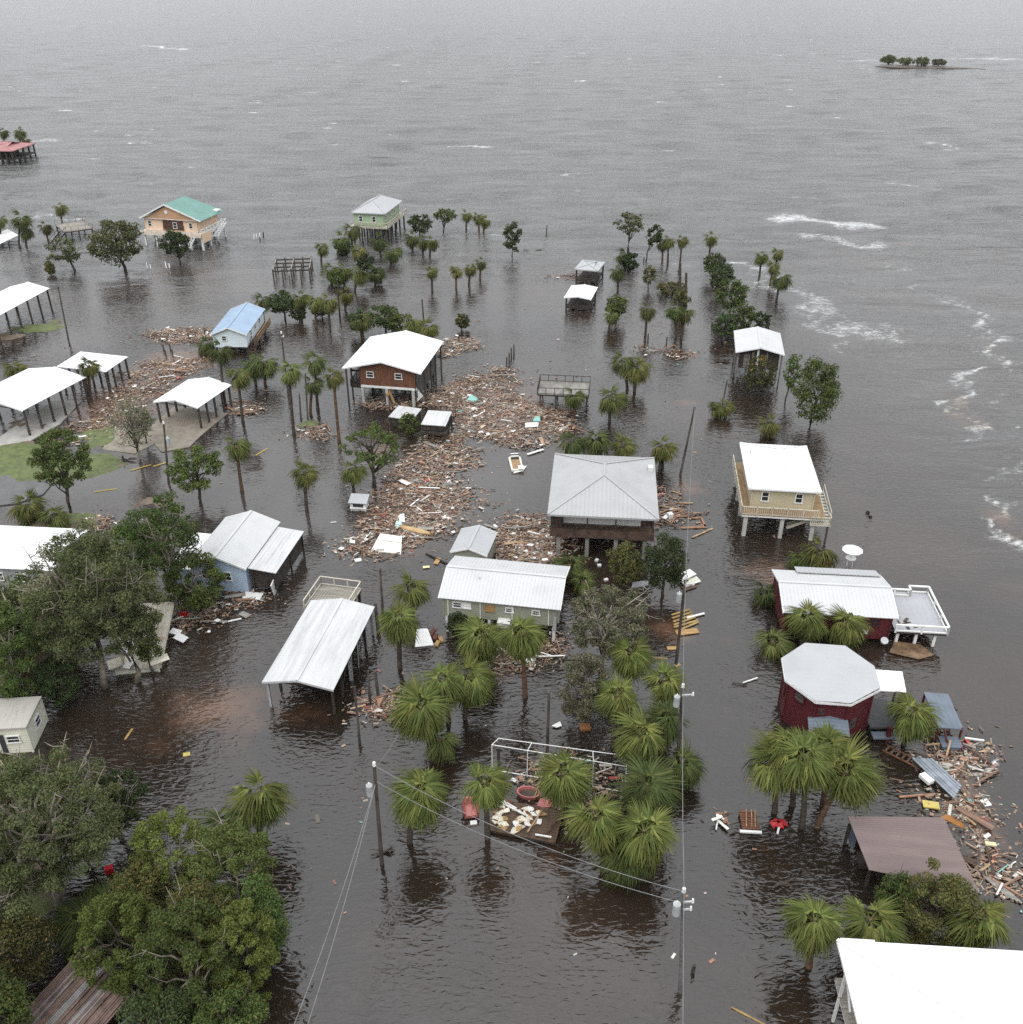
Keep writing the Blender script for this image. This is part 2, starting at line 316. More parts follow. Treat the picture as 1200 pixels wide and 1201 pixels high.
PALE_BLOBS = [(120, 560, 120, 26, 0.75), (210, 540, 70, 20, 0.7), (25, 562, 40, 16, 0.9), (320, 530, 80, 40, 0.45), (360, 590, 70, 60, 0.6), (565, 570, 60, 40, 0.55), (290, 570, 60, 40, 0.6)]
def water_sheet():
    nr, ncol = 640, 460
    yy = np.concatenate([np.linspace(-120, 18, 14), 18 * (5000 / 18) ** (np.linspace(0, 1, nr - 13)[1:])])
    uu = np.linspace(-1.25, 1.25, ncol)
    Y, U = np.meshgrid(yy, uu, indexing='ij'); X = U * (np.maximum(Y, 0) + 70)
    sea = sea_amount(X, Y)
    rg = np.random.default_rng(3); Z = np.zeros_like(X)
    for k in range(26):
        lam = 3.2 * (30 / 3.2) ** (k / 25) * rg.uniform(0.9, 1.1)
        th = R(96) + rg.normal(0, 0.62); kx, ky = math.cos(th) * 2 * math.pi / lam, math.sin(th) * 2 * math.pi / lam
        damp = np.clip((lam / 2.6 - 0.009 * np.maximum(Y, 1)) / (0.004 * np.maximum(Y, 1) + 0.2), 0, 1)
        ph = kx * X + ky * Y + rg.uniform(0, 6.28)
        Z += 0.0105 * lam ** 0.78 * damp * (np.sin(ph) + 0.22 * np.sin(2 * ph + 0.6)) * (0.10 + 0.90 * sea)
    V = np.stack([X, Y, Z], -1).reshape(-1, 3)
    I = np.arange(len(yy) * ncol).reshape(len(yy), ncol)
    F4 = np.stack([I[:-1, :-1], I[:-1, 1:], I[1:, 1:], I[1:, :-1]], -1).reshape(-1, 4)
    m = bpy.data.materials.new('flood_water'); m.use_nodes = True
    n = m.node_tree; p = n.nodes['Principled BSDF']; L = n.links.new
    def attr(k):
        a = n.nodes.new('ShaderNodeAttribute'); a.attribute_name = k; return a.outputs['Fac']
    def math_(op, a, b=None, c=None):
        q = n.nodes.new('ShaderNodeMath'); q.operation = op
        for i, x in enumerate((a, b, c)):
            if x is None: continue
            if isinstance(x, (int, float)): q.inputs[i].default_value = x
            else: L(x, q.inputs[i])
        return q.outputs[0]
    tc = n.nodes.new('ShaderNodeTexCoord')
    def noise(scale, detail, rough, st=(1, 1, 1), rz=0.0, dist=0.0):
        mp = n.nodes.new('ShaderNodeMapping'); mp.inputs['Scale'].default_value = st; mp.inputs['Rotation'].default_value = (0, 0, rz)
        L(tc.outputs['Object'], mp.inputs['Vector'])
        q = n.nodes.new('ShaderNodeTexNoise'); q.inputs['Scale'].default_value = scale; q.inputs['Detail'].default_value = detail
        q.inputs['Roughness'].default_value = rough; q.inputs['Distortion'].default_value = dist
        L(mp.outputs[0], q.inputs['Vector']); return q.outputs[0]
    def ramp(x, lo, hi):
        q = n.nodes.new('ShaderNodeMapRange'); q.interpolation_type = 'SMOOTHSTEP'
        q.inputs['From Min'].default_value = lo; q.inputs['From Max'].default_value = hi; L(x, q.inputs[0]); return q.outputs[0]
    def mixc(f, a, b):
        q = n.nodes.new('ShaderNodeMix'); q.data_type = 'RGBA'; L(f, q.inputs[0])
        for i, x in ((6, a), (7, b)):
            if isinstance(x, tuple): q.inputs[i].default_value = (*x, 1)
            else: L(x, q.inputs[i])
        return q.outputs[2]
    S, FO, SI, PA = attr('sea'), attr('foam'), attr('silt'), attr('pale')
    patch = ramp(noise(0.035, 4, 0.6), 0.42, 0.68)
    c0 = mixc(patch, (0.0140, 0.0100, 0.0072), (0.026, 0.0172, 0.0118))
    c1 = mixc(math_('MULTIPLY', ramp(math_('ADD', SI, math_('MULTIPLY_ADD', noise(0.30, 6, 0.68), 1.5, -0.78)), 0.12, 1.05), 0.78), c0, (0.105, 0.052, 0.028))
    c2 = mixc(PA, c1, (0.052, 0.048, 0.045))
    c3 = mixc(S, c2, (0.064, 0.062, 0.058))
    # whitecaps out at sea, foam where the strokes are
    wc = math_('MULTIPLY', ramp(noise(1.0, 3, 0.55, (0.055, 0.12, 1), R(-4)), 0.68, 0.75), ramp(noise(1.0, 4, 0.65, (0.35, 0.8, 1)), 0.42, 0.60))
    far = ramp(attr('far'), 0.0, 1.0)
    wc = math_('MULTIPLY', wc, far)
    lace = noise(0.55, 6, 0.72, (1, 1.5, 1), 0.5, 1.2)
    vo = n.nodes.new('ShaderNodeTexNoise'); vo.noise_type = 'RIDGED_MULTIFRACTAL'; vo.inputs['Scale'].default_value = 0.38; vo.inputs['Detail'].default_value = 4
    mpv = n.nodes.new('ShaderNodeMapping'); mpv.inputs['Scale'].default_value = (1, 0.7, 1); mpv.inputs['Rotation'].default_value = (0, 0, 0.6); L(tc.outputs['Object'], mpv.inputs[0]); L(mpv.outputs[0], vo.inputs['Vector'])
    lace2 = noise(1.0, 5, 0.7, (0.9, 1.5, 1), -0.4, 0.8)
    val = math_('MULTIPLY_ADD', math_('ADD', math_('MULTIPLY', lace, 0.55), math_('MULTIPLY', lace2, 0.45)), 2.1, math_('ADD', FO, -1.05))
    foam = math_('MULTIPLY', ramp(val, 0.42, 1.25), ramp(FO, 0.06, 0.34))
    streak = math_('MULTIPLY', math_('MULTIPLY', ramp(noise(1.0, 6, 0.75, (0.9, 0.16, 1), R(24)), 0.60, 0.80), ramp(noise(0.012, 3, 0.5), 0.46, 0.66)), math_('MULTIPLY', S, 0.34))
    tot = math_('MAXIMUM', math_('MAXIMUM', wc, foam), streak)
    c4 = mixc(tot, c3, mixc(ramp(SI, 0.1, 0.5), (0.66, 0.67, 0.66), (0.42, 0.36, 0.25)))
    L(c4, p.inputs['Base Color'])
    p.inputs['IOR'].default_value = 1.60; p.inputs['Specular IOR Level'].default_value = 0.5
    L(math_('ADD', math_('MULTIPLY', tot, 0.5), math_('MULTIPLY_ADD', S, 0.12, 0.055)), p.inputs['Roughness'])
    # wind ripples
    b1 = noise(1.0, 1.5, 0.5, (1.3, 3.0, 1), R(-12), 0.7); b2 = noise(1.0, 2, 0.5, (0.32, 0.75, 1), R(14)); b3 = noise(1.0, 4, 0.6, (0.17, 0.42, 1), R(-8), 0.8)
    calm = math_('MULTIPLY', math_('MULTIPLY_ADD', ramp(noise(0.05, 3, 0.5), 0.35, 0.68), 0.75, 0.42), math_('MULTIPLY_ADD', PA, -0.9, 1.0))
    h = math_('ADD', math_('MULTIPLY', math_('MULTIPLY', b1, 0.11), calm), math_('ADD', math_('MULTIPLY', math_('MULTIPLY', b2, 0.07), math_('MULTIPLY_ADD', PA, -0.8, 1.0)), math_('MULTIPLY', math_('ADD', math_('MULTIPLY', b3, 0.7), math_('MULTIPLY', noise(1.0, 5, 0.6, (0.055, 0.15, 1), R(5), 1.0), 3.4)), S)))
    bp = n.nodes.new('ShaderNodeBump'); bp.inputs['Strength'].default_value = 1.0; bp.inputs['Distance'].default_value = 1.0
    L(h, bp.inputs['Height']); L(bp.outputs[0], p.inputs['Normal'])
    o = npmesh('sea_water', V, F4, m, smooth=True)
    o['kind'] = 'structure'; o['label'] = 'brown flood water among the houses passing into the grey open sea'
    Xf, Yf = X.ravel(), Y.ravel()
    nearby = (Yf > 20) & (Yf < 1500)
    def put(name, arr):
        a = o.data.attributes.new(name, 'FLOAT', 'POINT'); a.data.foreach_set('value', arr.astype(np.float32))
    put('sea', sea.ravel()); put('far', sm((Yf - 210) / 160) * 1.0)
    fo_ = np.zeros_like(Xf); si_ = np.zeros_like(Xf); pa_ = np.zeros_like(Xf)
    xs, ys = Xf[nearby], Yf[nearby]
    wx = xs + 1.6 * np.sin(ys * 0.55 + 1) + 0.8 * np.sin(xs * 1.1 + ys * 0.9); wy = ys + 1.8 * np.sin(xs * 0.5) + 0.8 * np.sin(xs * 1.3 - ys * 0.7)
    wx = np.where(ys < 62, xs, wx); wy = np.where(ys < 62, ys, wy)
    fo_[nearby] = np.maximum(strokes(wx, wy, FOAM_STROKES), blobs(wx, wy, FOAM_BLOBS))
    si_[nearby] = blobs(xs, ys, SILT_BLOBS); pa_[nearby] = blobs(xs, ys, PALE_BLOBS)
    put('foam', fo_); put('silt', si_); put('pale', pa_)
    return o
water_sheet()
# ------------------------------------------------------------------ the land under and just above the flood
LAND = [(60, 548, 96, 18, 1.25), (15, 538, 66, 20, 1.3), (112, 514, 36, 15, 1.1), (-60, 560, 80, 40, 1.0), (70, 615, 80, 18, 0.85), (-20, 640, 60, 30, 1.0), (60, 700, 70, 40, 0.9), (20, 760, 60, 40, 0.95), (90, 650, 70, 30, 0.9),
        (-40, 800, 60, 60, 1.0), (40, 384, 45, 7, 0.82), (5, 396, 30, 7, 0.8), (66, 377, 14, 4, 0.75), (20, 1060, 60, 60, 0.9), (-60, 960, 80, 80, 1.0), (-60, 1150, 90, 80, 1.0), (180, 590, 60, 16, 0.62), (210, 505, 26, 14, 0.62), (250, 525, 18, 8, 0.66),
        (362, 497, 22, 6, 0.66), (540, 405, 24, 4, 0.62), (20, 500, 50, 20, 0.7), (930, 672, 22, 8, 0.64), (150, 700, 50, 30, 0.68), (1140, 890, 24, 16, 0.66), (1146, 960, 22, 50, 0.60), (580, 786, 26, 12, 0.63), (690, 935, 45, 28, 0.60), (790, 740, 18, 12, 0.56), (1165, 1035, 18, 26, 0.62)]
def ground_sheet():
    xs = np.linspace(-150, 90, 240); ys = np.linspace(14, 260, 230)
    Y, X = np.meshgrid(ys, xs, indexing='ij')
    h = blobs(X, Y, LAND); rg = np.random.default_rng(5)
    bumps = np.zeros_like(X)
    for k in range(14):
        lam = rg.uniform(2.5, 16); th = rg.uniform(0, 6.28)
        bumps += np.sin((X * math.cos(th) + Y * math.sin(th)) * 6.28 / lam + rg.uniform(0, 6.28)) * 0.03 * (lam / 10) ** 0.5
    for k in range(12):
        lam = rg.uniform(1.2, 4.5); th = rg.uniform(0, 6.28)
        bumps += np.sin((X * math.cos(th) + Y * math.sin(th)) * 6.28 / lam + rg.uniform(0, 6.28)) * 0.035
    Z = -0.85 + 1.5 * h + bumps * (0.6 + h)
    Z = np.minimum(Z, 0.26 + bumps)
    V = np.stack([X, Y, Z], -1).reshape(-1, 3); I = np.arange(X.size).reshape(X.shape)
    F4 = np.stack([I[:-1, :-1], I[:-1, 1:], I[1:, 1:], I[1:, :-1]], -1).reshape(-1, 4)
    m = bpy.data.materials.new('wet_ground'); m.use_nodes = True
    n = m.node_tree; p = n.nodes['Principled BSDF']; L = n.links.new
    tc = n.nodes.new('ShaderNodeTexCoord')
    def noise(s, d):
        q = n.nodes.new('ShaderNodeTexNoise'); q.inputs['Scale'].default_value = s; q.inputs['Detail'].default_value = d; L(tc.outputs['Object'], q.inputs['Vector']); return q.outputs[0]
    r1 = n.nodes.new('ShaderNodeValToRGB'); r1.color_ramp.elements[0].position = 0.36; r1.color_ramp.elements[1].position = 0.62
    r1.color_ramp.elements[0].color = (0.060, 0.040, 0.027, 1); r1.color_ramp.elements[1].color = (0.125, 0.095, 0.066, 1); L(noise(0.8, 8), r1.inputs[0])
    r2 = n.nodes.new('ShaderNodeValToRGB'); r2.color_ramp.elements[0].position = 0.3; r2.color_ramp.elements[1].position = 0.7
    r2.color_ramp.elements[0].color = (0.042, 0.060, 0.015, 1); r2.color_ramp.elements[1].color = (0.098, 0.118, 0.033, 1); L(noise(1.3, 8), r2.inputs[0])
    a = n.nodes.new('ShaderNodeAttribute'); a.attribute_name = 'lawn'
    ad = n.nodes.new('ShaderNodeMath'); ad.operation = 'MULTIPLY_ADD'; L(noise(0.9, 6), ad.inputs[0]); ad.inputs[1].default_value = 1.0; L(a.outputs['Fac'], ad.inputs[2])
    mr = n.nodes.new('ShaderNodeMapRange'); mr.inputs['From Min'].default_value = 0.78; mr.inputs['From Max'].default_value = 1.05; L(ad.outputs[0], mr.inputs[0])
    mx = n.nodes.new('ShaderNodeMix'); mx.data_type = 'RGBA'; L(mr.outputs[0], mx.inputs[0]); L(r1.outputs[0], mx.inputs[6]); L(r2.outputs[0], mx.inputs[7]); L(mx.outputs[2], p.inputs['Base Color'])
    p.inputs['Roughness'].default_value = 0.75
    bp = n.nodes.new('ShaderNodeBump'); bp.inputs['Strength'].default_value = 0.6; bp.inputs['Distance'].default_value = 0.12; L(noise(4, 6), bp.inputs['Height']); L(bp.outputs[0], p.inputs['Normal'])
    o = npmesh('ground', V, F4, m, smooth=True); o['kind'] = 'structure'; o['label'] = 'low muddy ground and lawn rising just above the flood'
    lw = blobs(X.ravel(), Y.ravel(), [(60, 545, 90, 22, 1.1), (15, 540, 60, 20, 1.1), (112, 512, 34, 16, 1.1), (40, 384, 50, 9, 0.8), (100, 605, 60, 14, 0.8), (250, 525, 18, 8, 0.7), (130, 660, 60, 40, 0.55), (20, 1090, 50, 60, 0.7), (540, 405, 20, 5, 0.4), (362, 497, 22, 6, 0.7)])
    a_ = o.data.attributes.new('lawn', 'FLOAT', 'POINT'); a_.data.foreach_set('value', lw.astype(np.float32))
ground_sheet()
def slab(name, label, pts, z0, z1, m):
    P = [at(x, y, z1) for x, y in pts]; mb = MB()
    mb.prism([(p.x, p.y, z1) for p in P][::-1], (0, 0, z0 - z1))
    o = mb.build(name, m); o['kind'] = 'structure'; o['label'] = label; return o
ASPH = mat('wet_asphalt', (0.10, 0.10, 0.10), 0.32, 0.1, 0.6, dirt=(0.045, 0.038, 0.03), dirt_amt=0.6, dscale=0.25)
YPAINT = mat('yellow_road_paint', (0.42, 0.29, 0.06), 0.5, 0.12, 3)
slab('road', 'grey asphalt road coming out of the flood at the left edge', [(-60, 552), (30, 556), (62, 566), (50, 580), (20, 590), (-60, 600)], -0.4, 0.10, ASPH)
slab('driveway', 'pale concrete driveway under the large white carport', [(-30, 520), (0, 512), (62, 470), (95, 470), (70, 497), (30, 520), (0, 540), (-40, 560)], -0.4, 0.14, CONC)
slab('driveway', 'pale sandy concrete drive beside the small gabled carport', [(176, 500), (205, 476), (252, 484), (268, 484), (234, 512), (222, 524), (190, 530), (176, 515)], -0.4, 0.08, mat('sandy_concrete', (0.27, 0.235, 0.19), 0.8, 0.12, 0.8, dirt=(0.12, 0.1, 0.08), dirt_amt=0.5))
slab('pavement', 'sandy concrete apron behind the bare grey shrub', [(120, 527), (132, 503), (172, 498), (182, 520), (158, 532)], -0.4, 0.07, mat('sandy_concrete', (0, 0, 0)))
for a, b, w in (((153, 552), (177, 545), 0.28), ((180, 547), (196, 542), 0.28), ((110, 577), (137, 573), 0.3), ((300, 534), (314, 526), 0.25)):
    p, q = at(*a, 0.05), at(*b, 0.05); d = (q - p).normalized(); nrm = Vector((-d.y, d.x, 0)) * w / 2
    mb = MB(); mb.prism([p - nrm, q - nrm, q + nrm, p + nrm], (0, 0, 0.012)); o = mb.build('road_marking', YPAINT); o['kind'] = 'structure'
# ------------------------------------------------------------------ building helpers (local frame: x right, y away from the camera, z up, origin on the water)
def rectfit(c, z):
    fl, fr, br, bl = [at(x, y, z) for x, y in c]
    e = (fr - fl) + (br - bl); yaw = math.atan2(e.y, e.x); u = Vector((math.cos(yaw), math.sin(yaw), 0)); v = Vector((-u.y, u.x, 0))
    ctr = (fl + fr + br + bl) / 4
    w = ((fr - fl).dot(u) + (br - bl).dot(u)) / 2; d = ((bl - fl).dot(v) + (br - fr).dot(v)) / 2
    return ctr, yaw, w, d
def building(name, label, cat, corners, z, group=None):
    ctr, yaw, w, d = rectfit(corners, z)
    return thing(name, label, cat, (ctr.x, ctr.y, 0), yaw, group), w, d
def ribbed(name, poly, m, parent, sp=0.45, h=0.024, thick=0.09):
    P = [Vector(p) for p in poly]; u = (P[1] - P[0]).normalized()
    n = Vector((0, 0, 0))
    for i in range(len(P)): n += (P[i] - P[0]).cross(P[(i + 1) % len(P)] - P[0])
    n.normalize(); v = n.cross(u); Q = [((p - P[0]).dot(u), (p - P[0]).dot(v)) for p in P]
    u0, u1 = min(q[0] for q in Q), max(q[0] for q in Q)
    us = {round(q[0], 4): 0.0 for q in Q}
    k = u0 + sp * 0.5
    while sp and k < u1 - 0.06:
        for dx, hh in ((-0.05, 0), (-0.025, h), (0.025, h), (0.05, 0)): us[round(k + dx, 4)] = hh
        k += sp
    def span(x):
        vs = []
        for i in range(len(Q)):
            a, b = Q[i], Q[(i + 1) % len(Q)]
            if abs(a[0] - b[0]) < 1e-6:
                if abs(x - a[0]) < 1e-3: vs += [a[1], b[1]]
            elif min(a[0], b[0]) - 1e-4 <= x <= max(a[0], b[0]) + 1e-4:
                vs.append(a[1] + (b[1] - a[1]) * (x - a[0]) / (b[0] - a[0]))
        return min(vs), max(vs)
    mb = MB(); row = []
    for x in sorted(us):
        lo, hi = span(x); a = P[0] + u * x + v * lo + n * us[x]; b = P[0] + u * x + v * hi + n * us[x]
        row.append((a, b))
    vs = [q for r in row for q in r]
    mb.add(vs, [(2 * i, 2 * i + 2, 2 * i + 3, 2 * i + 1) for i in range(len(row) - 1)])
    return mb.build(name, m, parent, solid=thick)
def gable(root, w, d, ze, rise, m, axis='y', sp=0.45, trim=None, off=0.0, cx=0.0, cy=0.0, cap=True):
    x, y = w / 2, d / 2
    if axis == 'y':
        ribbed('roof_slope', [(cx - x, cy + y, ze), (cx - x, cy - y, ze), (cx + off, cy - y, ze + rise), (cx + off, cy + y, ze + rise)], m, root, sp)
        ribbed('roof_slope', [(cx + x, cy - y, ze), (cx + x, cy + y, ze), (cx + off, cy + y, ze + rise), (cx + off, cy - y, ze + rise)], m, root, sp)
        a, b = (cx + off, cy - y - 0.02, ze + rise + 0.02), (cx + off, cy + y + 0.02, ze + rise + 0.02)
        ends = [[(cx - x, cy + s * (y + 0.03), ze - 0.09), (cx + off, cy + s * (y + 0.03), ze + rise - 0.09), (cx + x, cy + s * (y + 0.03), ze - 0.09)] for s in (-1, 1)]
    else:
        ribbed('roof_slope', [(cx - x, cy - y, ze), (cx + x, cy - y, ze), (cx + x, cy + off, ze + rise), (cx - x, cy + off, ze + rise)], m, root, sp)
        ribbed('roof_slope', [(cx + x, cy + y, ze), (cx - x, cy + y, ze), (cx - x, cy + off, ze + rise), (cx + x, cy + off, ze + rise)], m, root, sp)
        a, b = (cx - x - 0.02, cy + off, ze + rise + 0.02), (cx + x + 0.02, cy + off, ze + rise + 0.02)
        ends = [[(cx + s * (x + 0.03), cy - y, ze - 0.09), (cx + s * (x + 0.03), cy + off, ze + rise - 0.09), (cx + s * (x + 0.03), cy + y, ze - 0.09)] for s in (-1, 1)]
    if cap: MB().bar(a, b, 0.28, 0.07).build('ridge_cap', m, root)
    for e in ends:
        f = MB(); f.bar(e[0], e[1], 0.05, 0.2); f.bar(e[1], e[2], 0.05, 0.2); f.build('fascia', trim or m, root)
def hip(root, w, d, ze, rise, m, ridge=None, axis='y', sp=0.45, cx=0.0, cy=0.0, shift=0.0, trim=None):
    x, y = w / 2, d / 2
    def T(px, py, pz): return (cx + px, cy + py, pz)
    if axis == 'y':
        r = (d - w) / 2 if ridge is None else ridge / 2
        A, B = T(0, -r + shift, ze + rise), T(0, r + shift, ze + rise)
        L_ = [T(-x, y, ze), T(-x, -y, ze), A, B]; R_ = [T(x, -y, ze), T(x, y, ze), B, A]; F_ = [T(-x, -y, ze), T(x, -y, ze), A]; K_ = [T(x, y, ze), T(-x, y, ze), B]
    else:
        r = (w - d) / 2 if ridge is None else ridge / 2
        A, B = T(-r + shift, 0, ze + rise), T(r + shift, 0, ze + rise)
        F_ = [T(-x, -y, ze), T(x, -y, ze), B, A]; K_ = [T(x, y, ze), T(-x, y, ze), A, B]; L_ = [T(-x, y, ze), T(-x, -y, ze), A]; R_ = [T(x, -y, ze), T(x, y, ze), B]
    for q in (L_, R_, F_, K_): ribbed('roof_slope', q, m, root, sp)
    caps = [(A, B)] if (Vector(A) - Vector(B)).length > 0.1 else []
    fl, fr, bl, br = T(-x, -y, ze), T(x, -y, ze), T(-x, y, ze), T(x, y, ze)
    caps += [(fl, A), (bl, B if axis == 'y' else A), (fr, A if axis == 'y' else B), (br, B)]
    for a, b in caps:
        a, b = Vector(a) + Vector((0, 0, 0.05)), Vector(b) + Vector((0, 0, 0.05)); MB().bar(a, b, 0.22, 0.05).build('ridge_cap', m, root)
    for a, b in ((fl, fr), (fr, br), (br, bl), (bl, fl)):
        a, b = Vector(a) - Vector((0, 0, 0.11)), Vector(b) - Vector((0, 0, 0.11)); MB().bar(a, b, 0.06, 0.2).build('fascia', trim or m, root)
def boxpart(root, name, x0, x1, y0, y1, z0, z1, m):
    return MB().box(((x0 + x1) / 2, (y0 + y1) / 2, (z0 + z1) / 2), (x1 - x0, y1 - y0, z1 - z0)).build(name, m, root)
def walls(root, x0, x1, y0, y1, z0, z1, m, gable_axis=None, rise=0.0, name='wall'):
    mb = MB()
    if gable_axis == 'y':
        mb.prism([(x0, y0, z0), (x1, y0, z0), (x1, y0, z1), ((x0 + x1) / 2, y0, z1 + rise), (x0, y0, z1)], (0, y1 - y0, 0))
    elif gable_axis == 'x':
        mb.prism([(x0, y0, z0), (x0, y1, z0), (x0, y1, z1), (x0, (y0 + y1) / 2, z1 + rise), (x0, y0, z1)][::-1], (x1 - x0, 0, 0))
    else: mb.box(((x0 + x1) / 2, (y0 + y1) / 2, (z0 + z1) / 2), (x1 - x0, y1 - y0, z1 - z0))
    o = mb.build(name, m, root)
    for x in (x0, x1):
        for y in (y0, y1):
            MB().box((x, y, (z0 + z1) / 2), (0.14, 0.14, z1 - z0 - 0.02)).build('corner_board', m if name != 'wall' else m, o)
    return o
def window(root, x, y, z, w, h, face=0, frame=None, pane=None):
    r = Matrix.Rotation(R(face), 3, 'Z'); c = Vector((x, y, z)); f = MB(); t = 0.1
    for p, s in (((0, 0, h / 2), (w + t, 0.1, t)), ((0, 0, -h / 2), (w + 2 * t, 0.14, t)), ((-w / 2, 0, 0), (t, 0.1, h - t)), ((w / 2, 0, 0), (t, 0.1, h - t)), ((0, 0.005, 0), (w - t, 0.07, 0.06))):
        f.box(c + r @ (Vector(p) + Vector((0, -0.05, 0))), s, r)
    o = f.build('window', frame or WHITEP, root)
    MB().box(c + r @ Vector((0, -0.02, 0)), (w - t * 0.5, 0.06, h - t * 0.5), r).build('pane', pane or GLASS, o)
    return o
def posts(root, pts, z0, z1, s, m, name='stilt', rnd_=False):
    for x, y in pts:
        mb = MB()
        if rnd_: mb.cyl((x, y, z0), (x, y, z1), s / 2, s / 2 * 0.92, 8)
        else: mb.box((x, y, (z0 + z1) / 2), (s, s, z1 - z0))
        mb.build(name, m, root)
def grid(x0, x1, nx, y0, y1, ny):
    return [(x0 + (x1 - x0) * i / max(1, nx - 1), y0 + (y1 - y0) * j / max(1, ny - 1)) for i in range(nx) for j in range(ny)]
def railing(root, pts, h, m, sp=1.6, bal=0.0, rail=0.09, mid=1, name='railing'):
    for a, b in zip(pts[:-1], pts[1:]):
        a, b = Vector(a), Vector(b); L = (b - a).length; n = max(1, round(L / sp)); up = Vector((0, 0, h)); mb = MB()
        mb.bar(a + up, b + up, rail, rail * 0.8)
        for k in range(mid): mb.bar(a + up * (k + 0.15) / (mid + 0.2), b + up * (k + 0.15) / (mid + 0.2), rail * 0.6, rail * 0.8)
        for i in range(n + 1):
            p = a + (b - a) * i / n; mb.bar(p - Vector((0, 0, 0.12)), p + up * 1.04, rail, rail)
        if bal:
            nb = int(L / bal)
            for i in range(1, nb): p = a + (b - a) * i / nb; mb.bar(p + up * 0.1, p + up * 0.98, 0.05, 0.05)
        mb.build(name, m, root)
def deck(root, x0, x1, y0, y1, z, m, board=0.3, along='x', joist=None, gap=0.02, stuff=False):
    """deck of separate boards on a rim joist"""
    L = (y1 - y0) if along == 'x' else (x1 - x0); n = max(1, round(L / board)); b = L / n
    dk = MB().box(((x0 + x1) / 2, (y0 + y1) / 2, z - 0.17), (x1 - x0 - 0.06, y1 - y0 - 0.06, 0.2)).build('deck', joist or m, root)
    base = None
    for i in range(n):
        if along == 'x': c, s = ((x0 + x1) / 2, y0 + b * (i + 0.5), z - 0.03), (x1 - x0, b - gap, 0.06)
        else: c, s = (x0 + b * (i + 0.5), (y0 + y1) / 2, z - 0.03), (b - gap, y1 - y0, 0.06)
        if base is None:
            base = MB().box((0, 0, 0), s).build('board', m, dk, loc=c)
        else:
            q = base.copy(); C.objects.link(q); q.parent = dk; q.location = c
    return dk
def stairs(root, a, b, w, m, n=None, rail=True):
    a, b = Vector(a), Vector(b); d = b - a; n = n or max(3, int(abs(d.z) / 0.25)); h = Vector((d.x, d.y, 0)).normalized(); s = Vector((-h.y, h.x, 0)) * w / 2
    mb = MB()
    mb.bar(a + s, b + s, 0.08, 0.3); mb.bar(a - s, b - s, 0.08, 0.3)
    for i in range(n):
        p = a + d * (i + 0.5) / n; mb.bar(p + s, p - s, 0.3, 0.05)
    o = mb.build('staircase', m, root)
    if rail:
        for k in (1, -1):
            r = MB(); up = Vector((0, 0, 0.95)); r.bar(a + s * k + up, b + s * k + up, 0.07, 0.07)
            for t in (0, 0.5, 1): r.bar(a + d * t + s * k, a + d * t + s * k + up, 0.07, 0.07)
            r.build('handrail', m, o)
# ------------------------------------------------------------------ the houses
# pale grey pyramid roof house, centre
r, w, d = building('stilt_house', 'brown stilt house with broad pale grey hipped metal roof in the centre', 'house', [(641, 603), (771, 609), (769, 537), (652, 532)], 5.5)
hip(r, w, d, 5.5, 1.9, GREYR, trim=GREYR)
DKB = mat('dark_brown_board', (0.095, 0.058, 0.042), 0.8, 0.25, 1.5, bump=0.2, bscale=3)
walls(r, -w/2+0.5, w/2-0.5, -d/2+2.4, d/2-0.6, 3.1, 5.38, DKB)
boxpart(r, 'porch_wall', -w/2+1.6, w/2-1.7, -d/2+2.28, -d/2+2.36, 3.2, 5.3, mat('white_porch_wall', (0.62, 0.63, 0.60), 0.7, 0.05, 1))
deck(r, -w/2+0.3, w/2-0.3, -d/2+0.5, -d/2+2.38, 3.05, MIDW, 0.3, 'x', DARKW)
boxpart(r, 'skirt_board', -w/2+0.3, w/2-0.3, -d/2+0.40, -d/2+0.47, 2.55, 3.55, DKB)
railing(r, [(-w/2+0.4, -d/2+0.6, 3.08), (w/2-0.4, -d/2+0.6, 3.08)], 1.0, DARKW, 2.6, 0)
posts(r, [(-w/2+0.5, -d/2+0.6), (-1.6, -d/2+0.6), (1.4, -d/2+0.6), (w/2-0.5, -d/2+0.6)], 2.9, 5.42, 0.16, DARKW, 'porch_post')
boxpart(r, 'porch_cheek', -w/2+0.3, -w/2+1.5, -d/2+1.1, -d/2+2.2, 3.1, 5.36, DKB)
posts(r, grid(-w/2+1.2, w/2-1.2, 4, -d/2+0.9, d/2-1.2, 4), -0.6, 2.86, 0.42, PIER)
MB().box((w/2-0.55, d/2-3.5, 5.9), (0.5, 0.7, 0.5)).build('roof_vent', WHITEPL, r)
# cream house with wraparound deck
r, w, d = building('stilt_house', 'cream stilt house with bright white hipped roof and tan wraparound deck', 'house', [(877, 572), (962, 577), (948, 523.5), (869, 519.5)], 5.7)
hip(r, w, d, 5.7, 1.35, WHITE, trim=WHITE)
walls(r, -w/2+0.55, w/2-0.55, -d/2+0.6, d/2-0.6, 3.0, 5.58, YELLOWW)
for x in (-1.9, 1.75): window(r, x, -d/2+0.6, 4.45, 0.75, 1.15)
window(r, w/2-0.55, 0.5, 4.4, 0.8, 1.1, 90); window(r, -w/2+0.55, 1.0, 4.4, 0.8, 1.1, -90)
dx0, dx1, dy0 = -w/2-0.55, w/2+0.75, -d/2-1.15
deck(r, dx0, dx1, dy0, -d/2+0.58, 2.95, TANW, 0.28, 'y', WHITEP)
deck(r, dx0, -w/2+0.53, -d/2+0.6, d/2+0.2, 2.95, TANW, 0.28, 'x', WHITEP)
deck(r, w/2-0.53, dx1, -d/2+0.6, d/2+0.2, 2.95, TANW, 0.28, 'x', WHITEP)
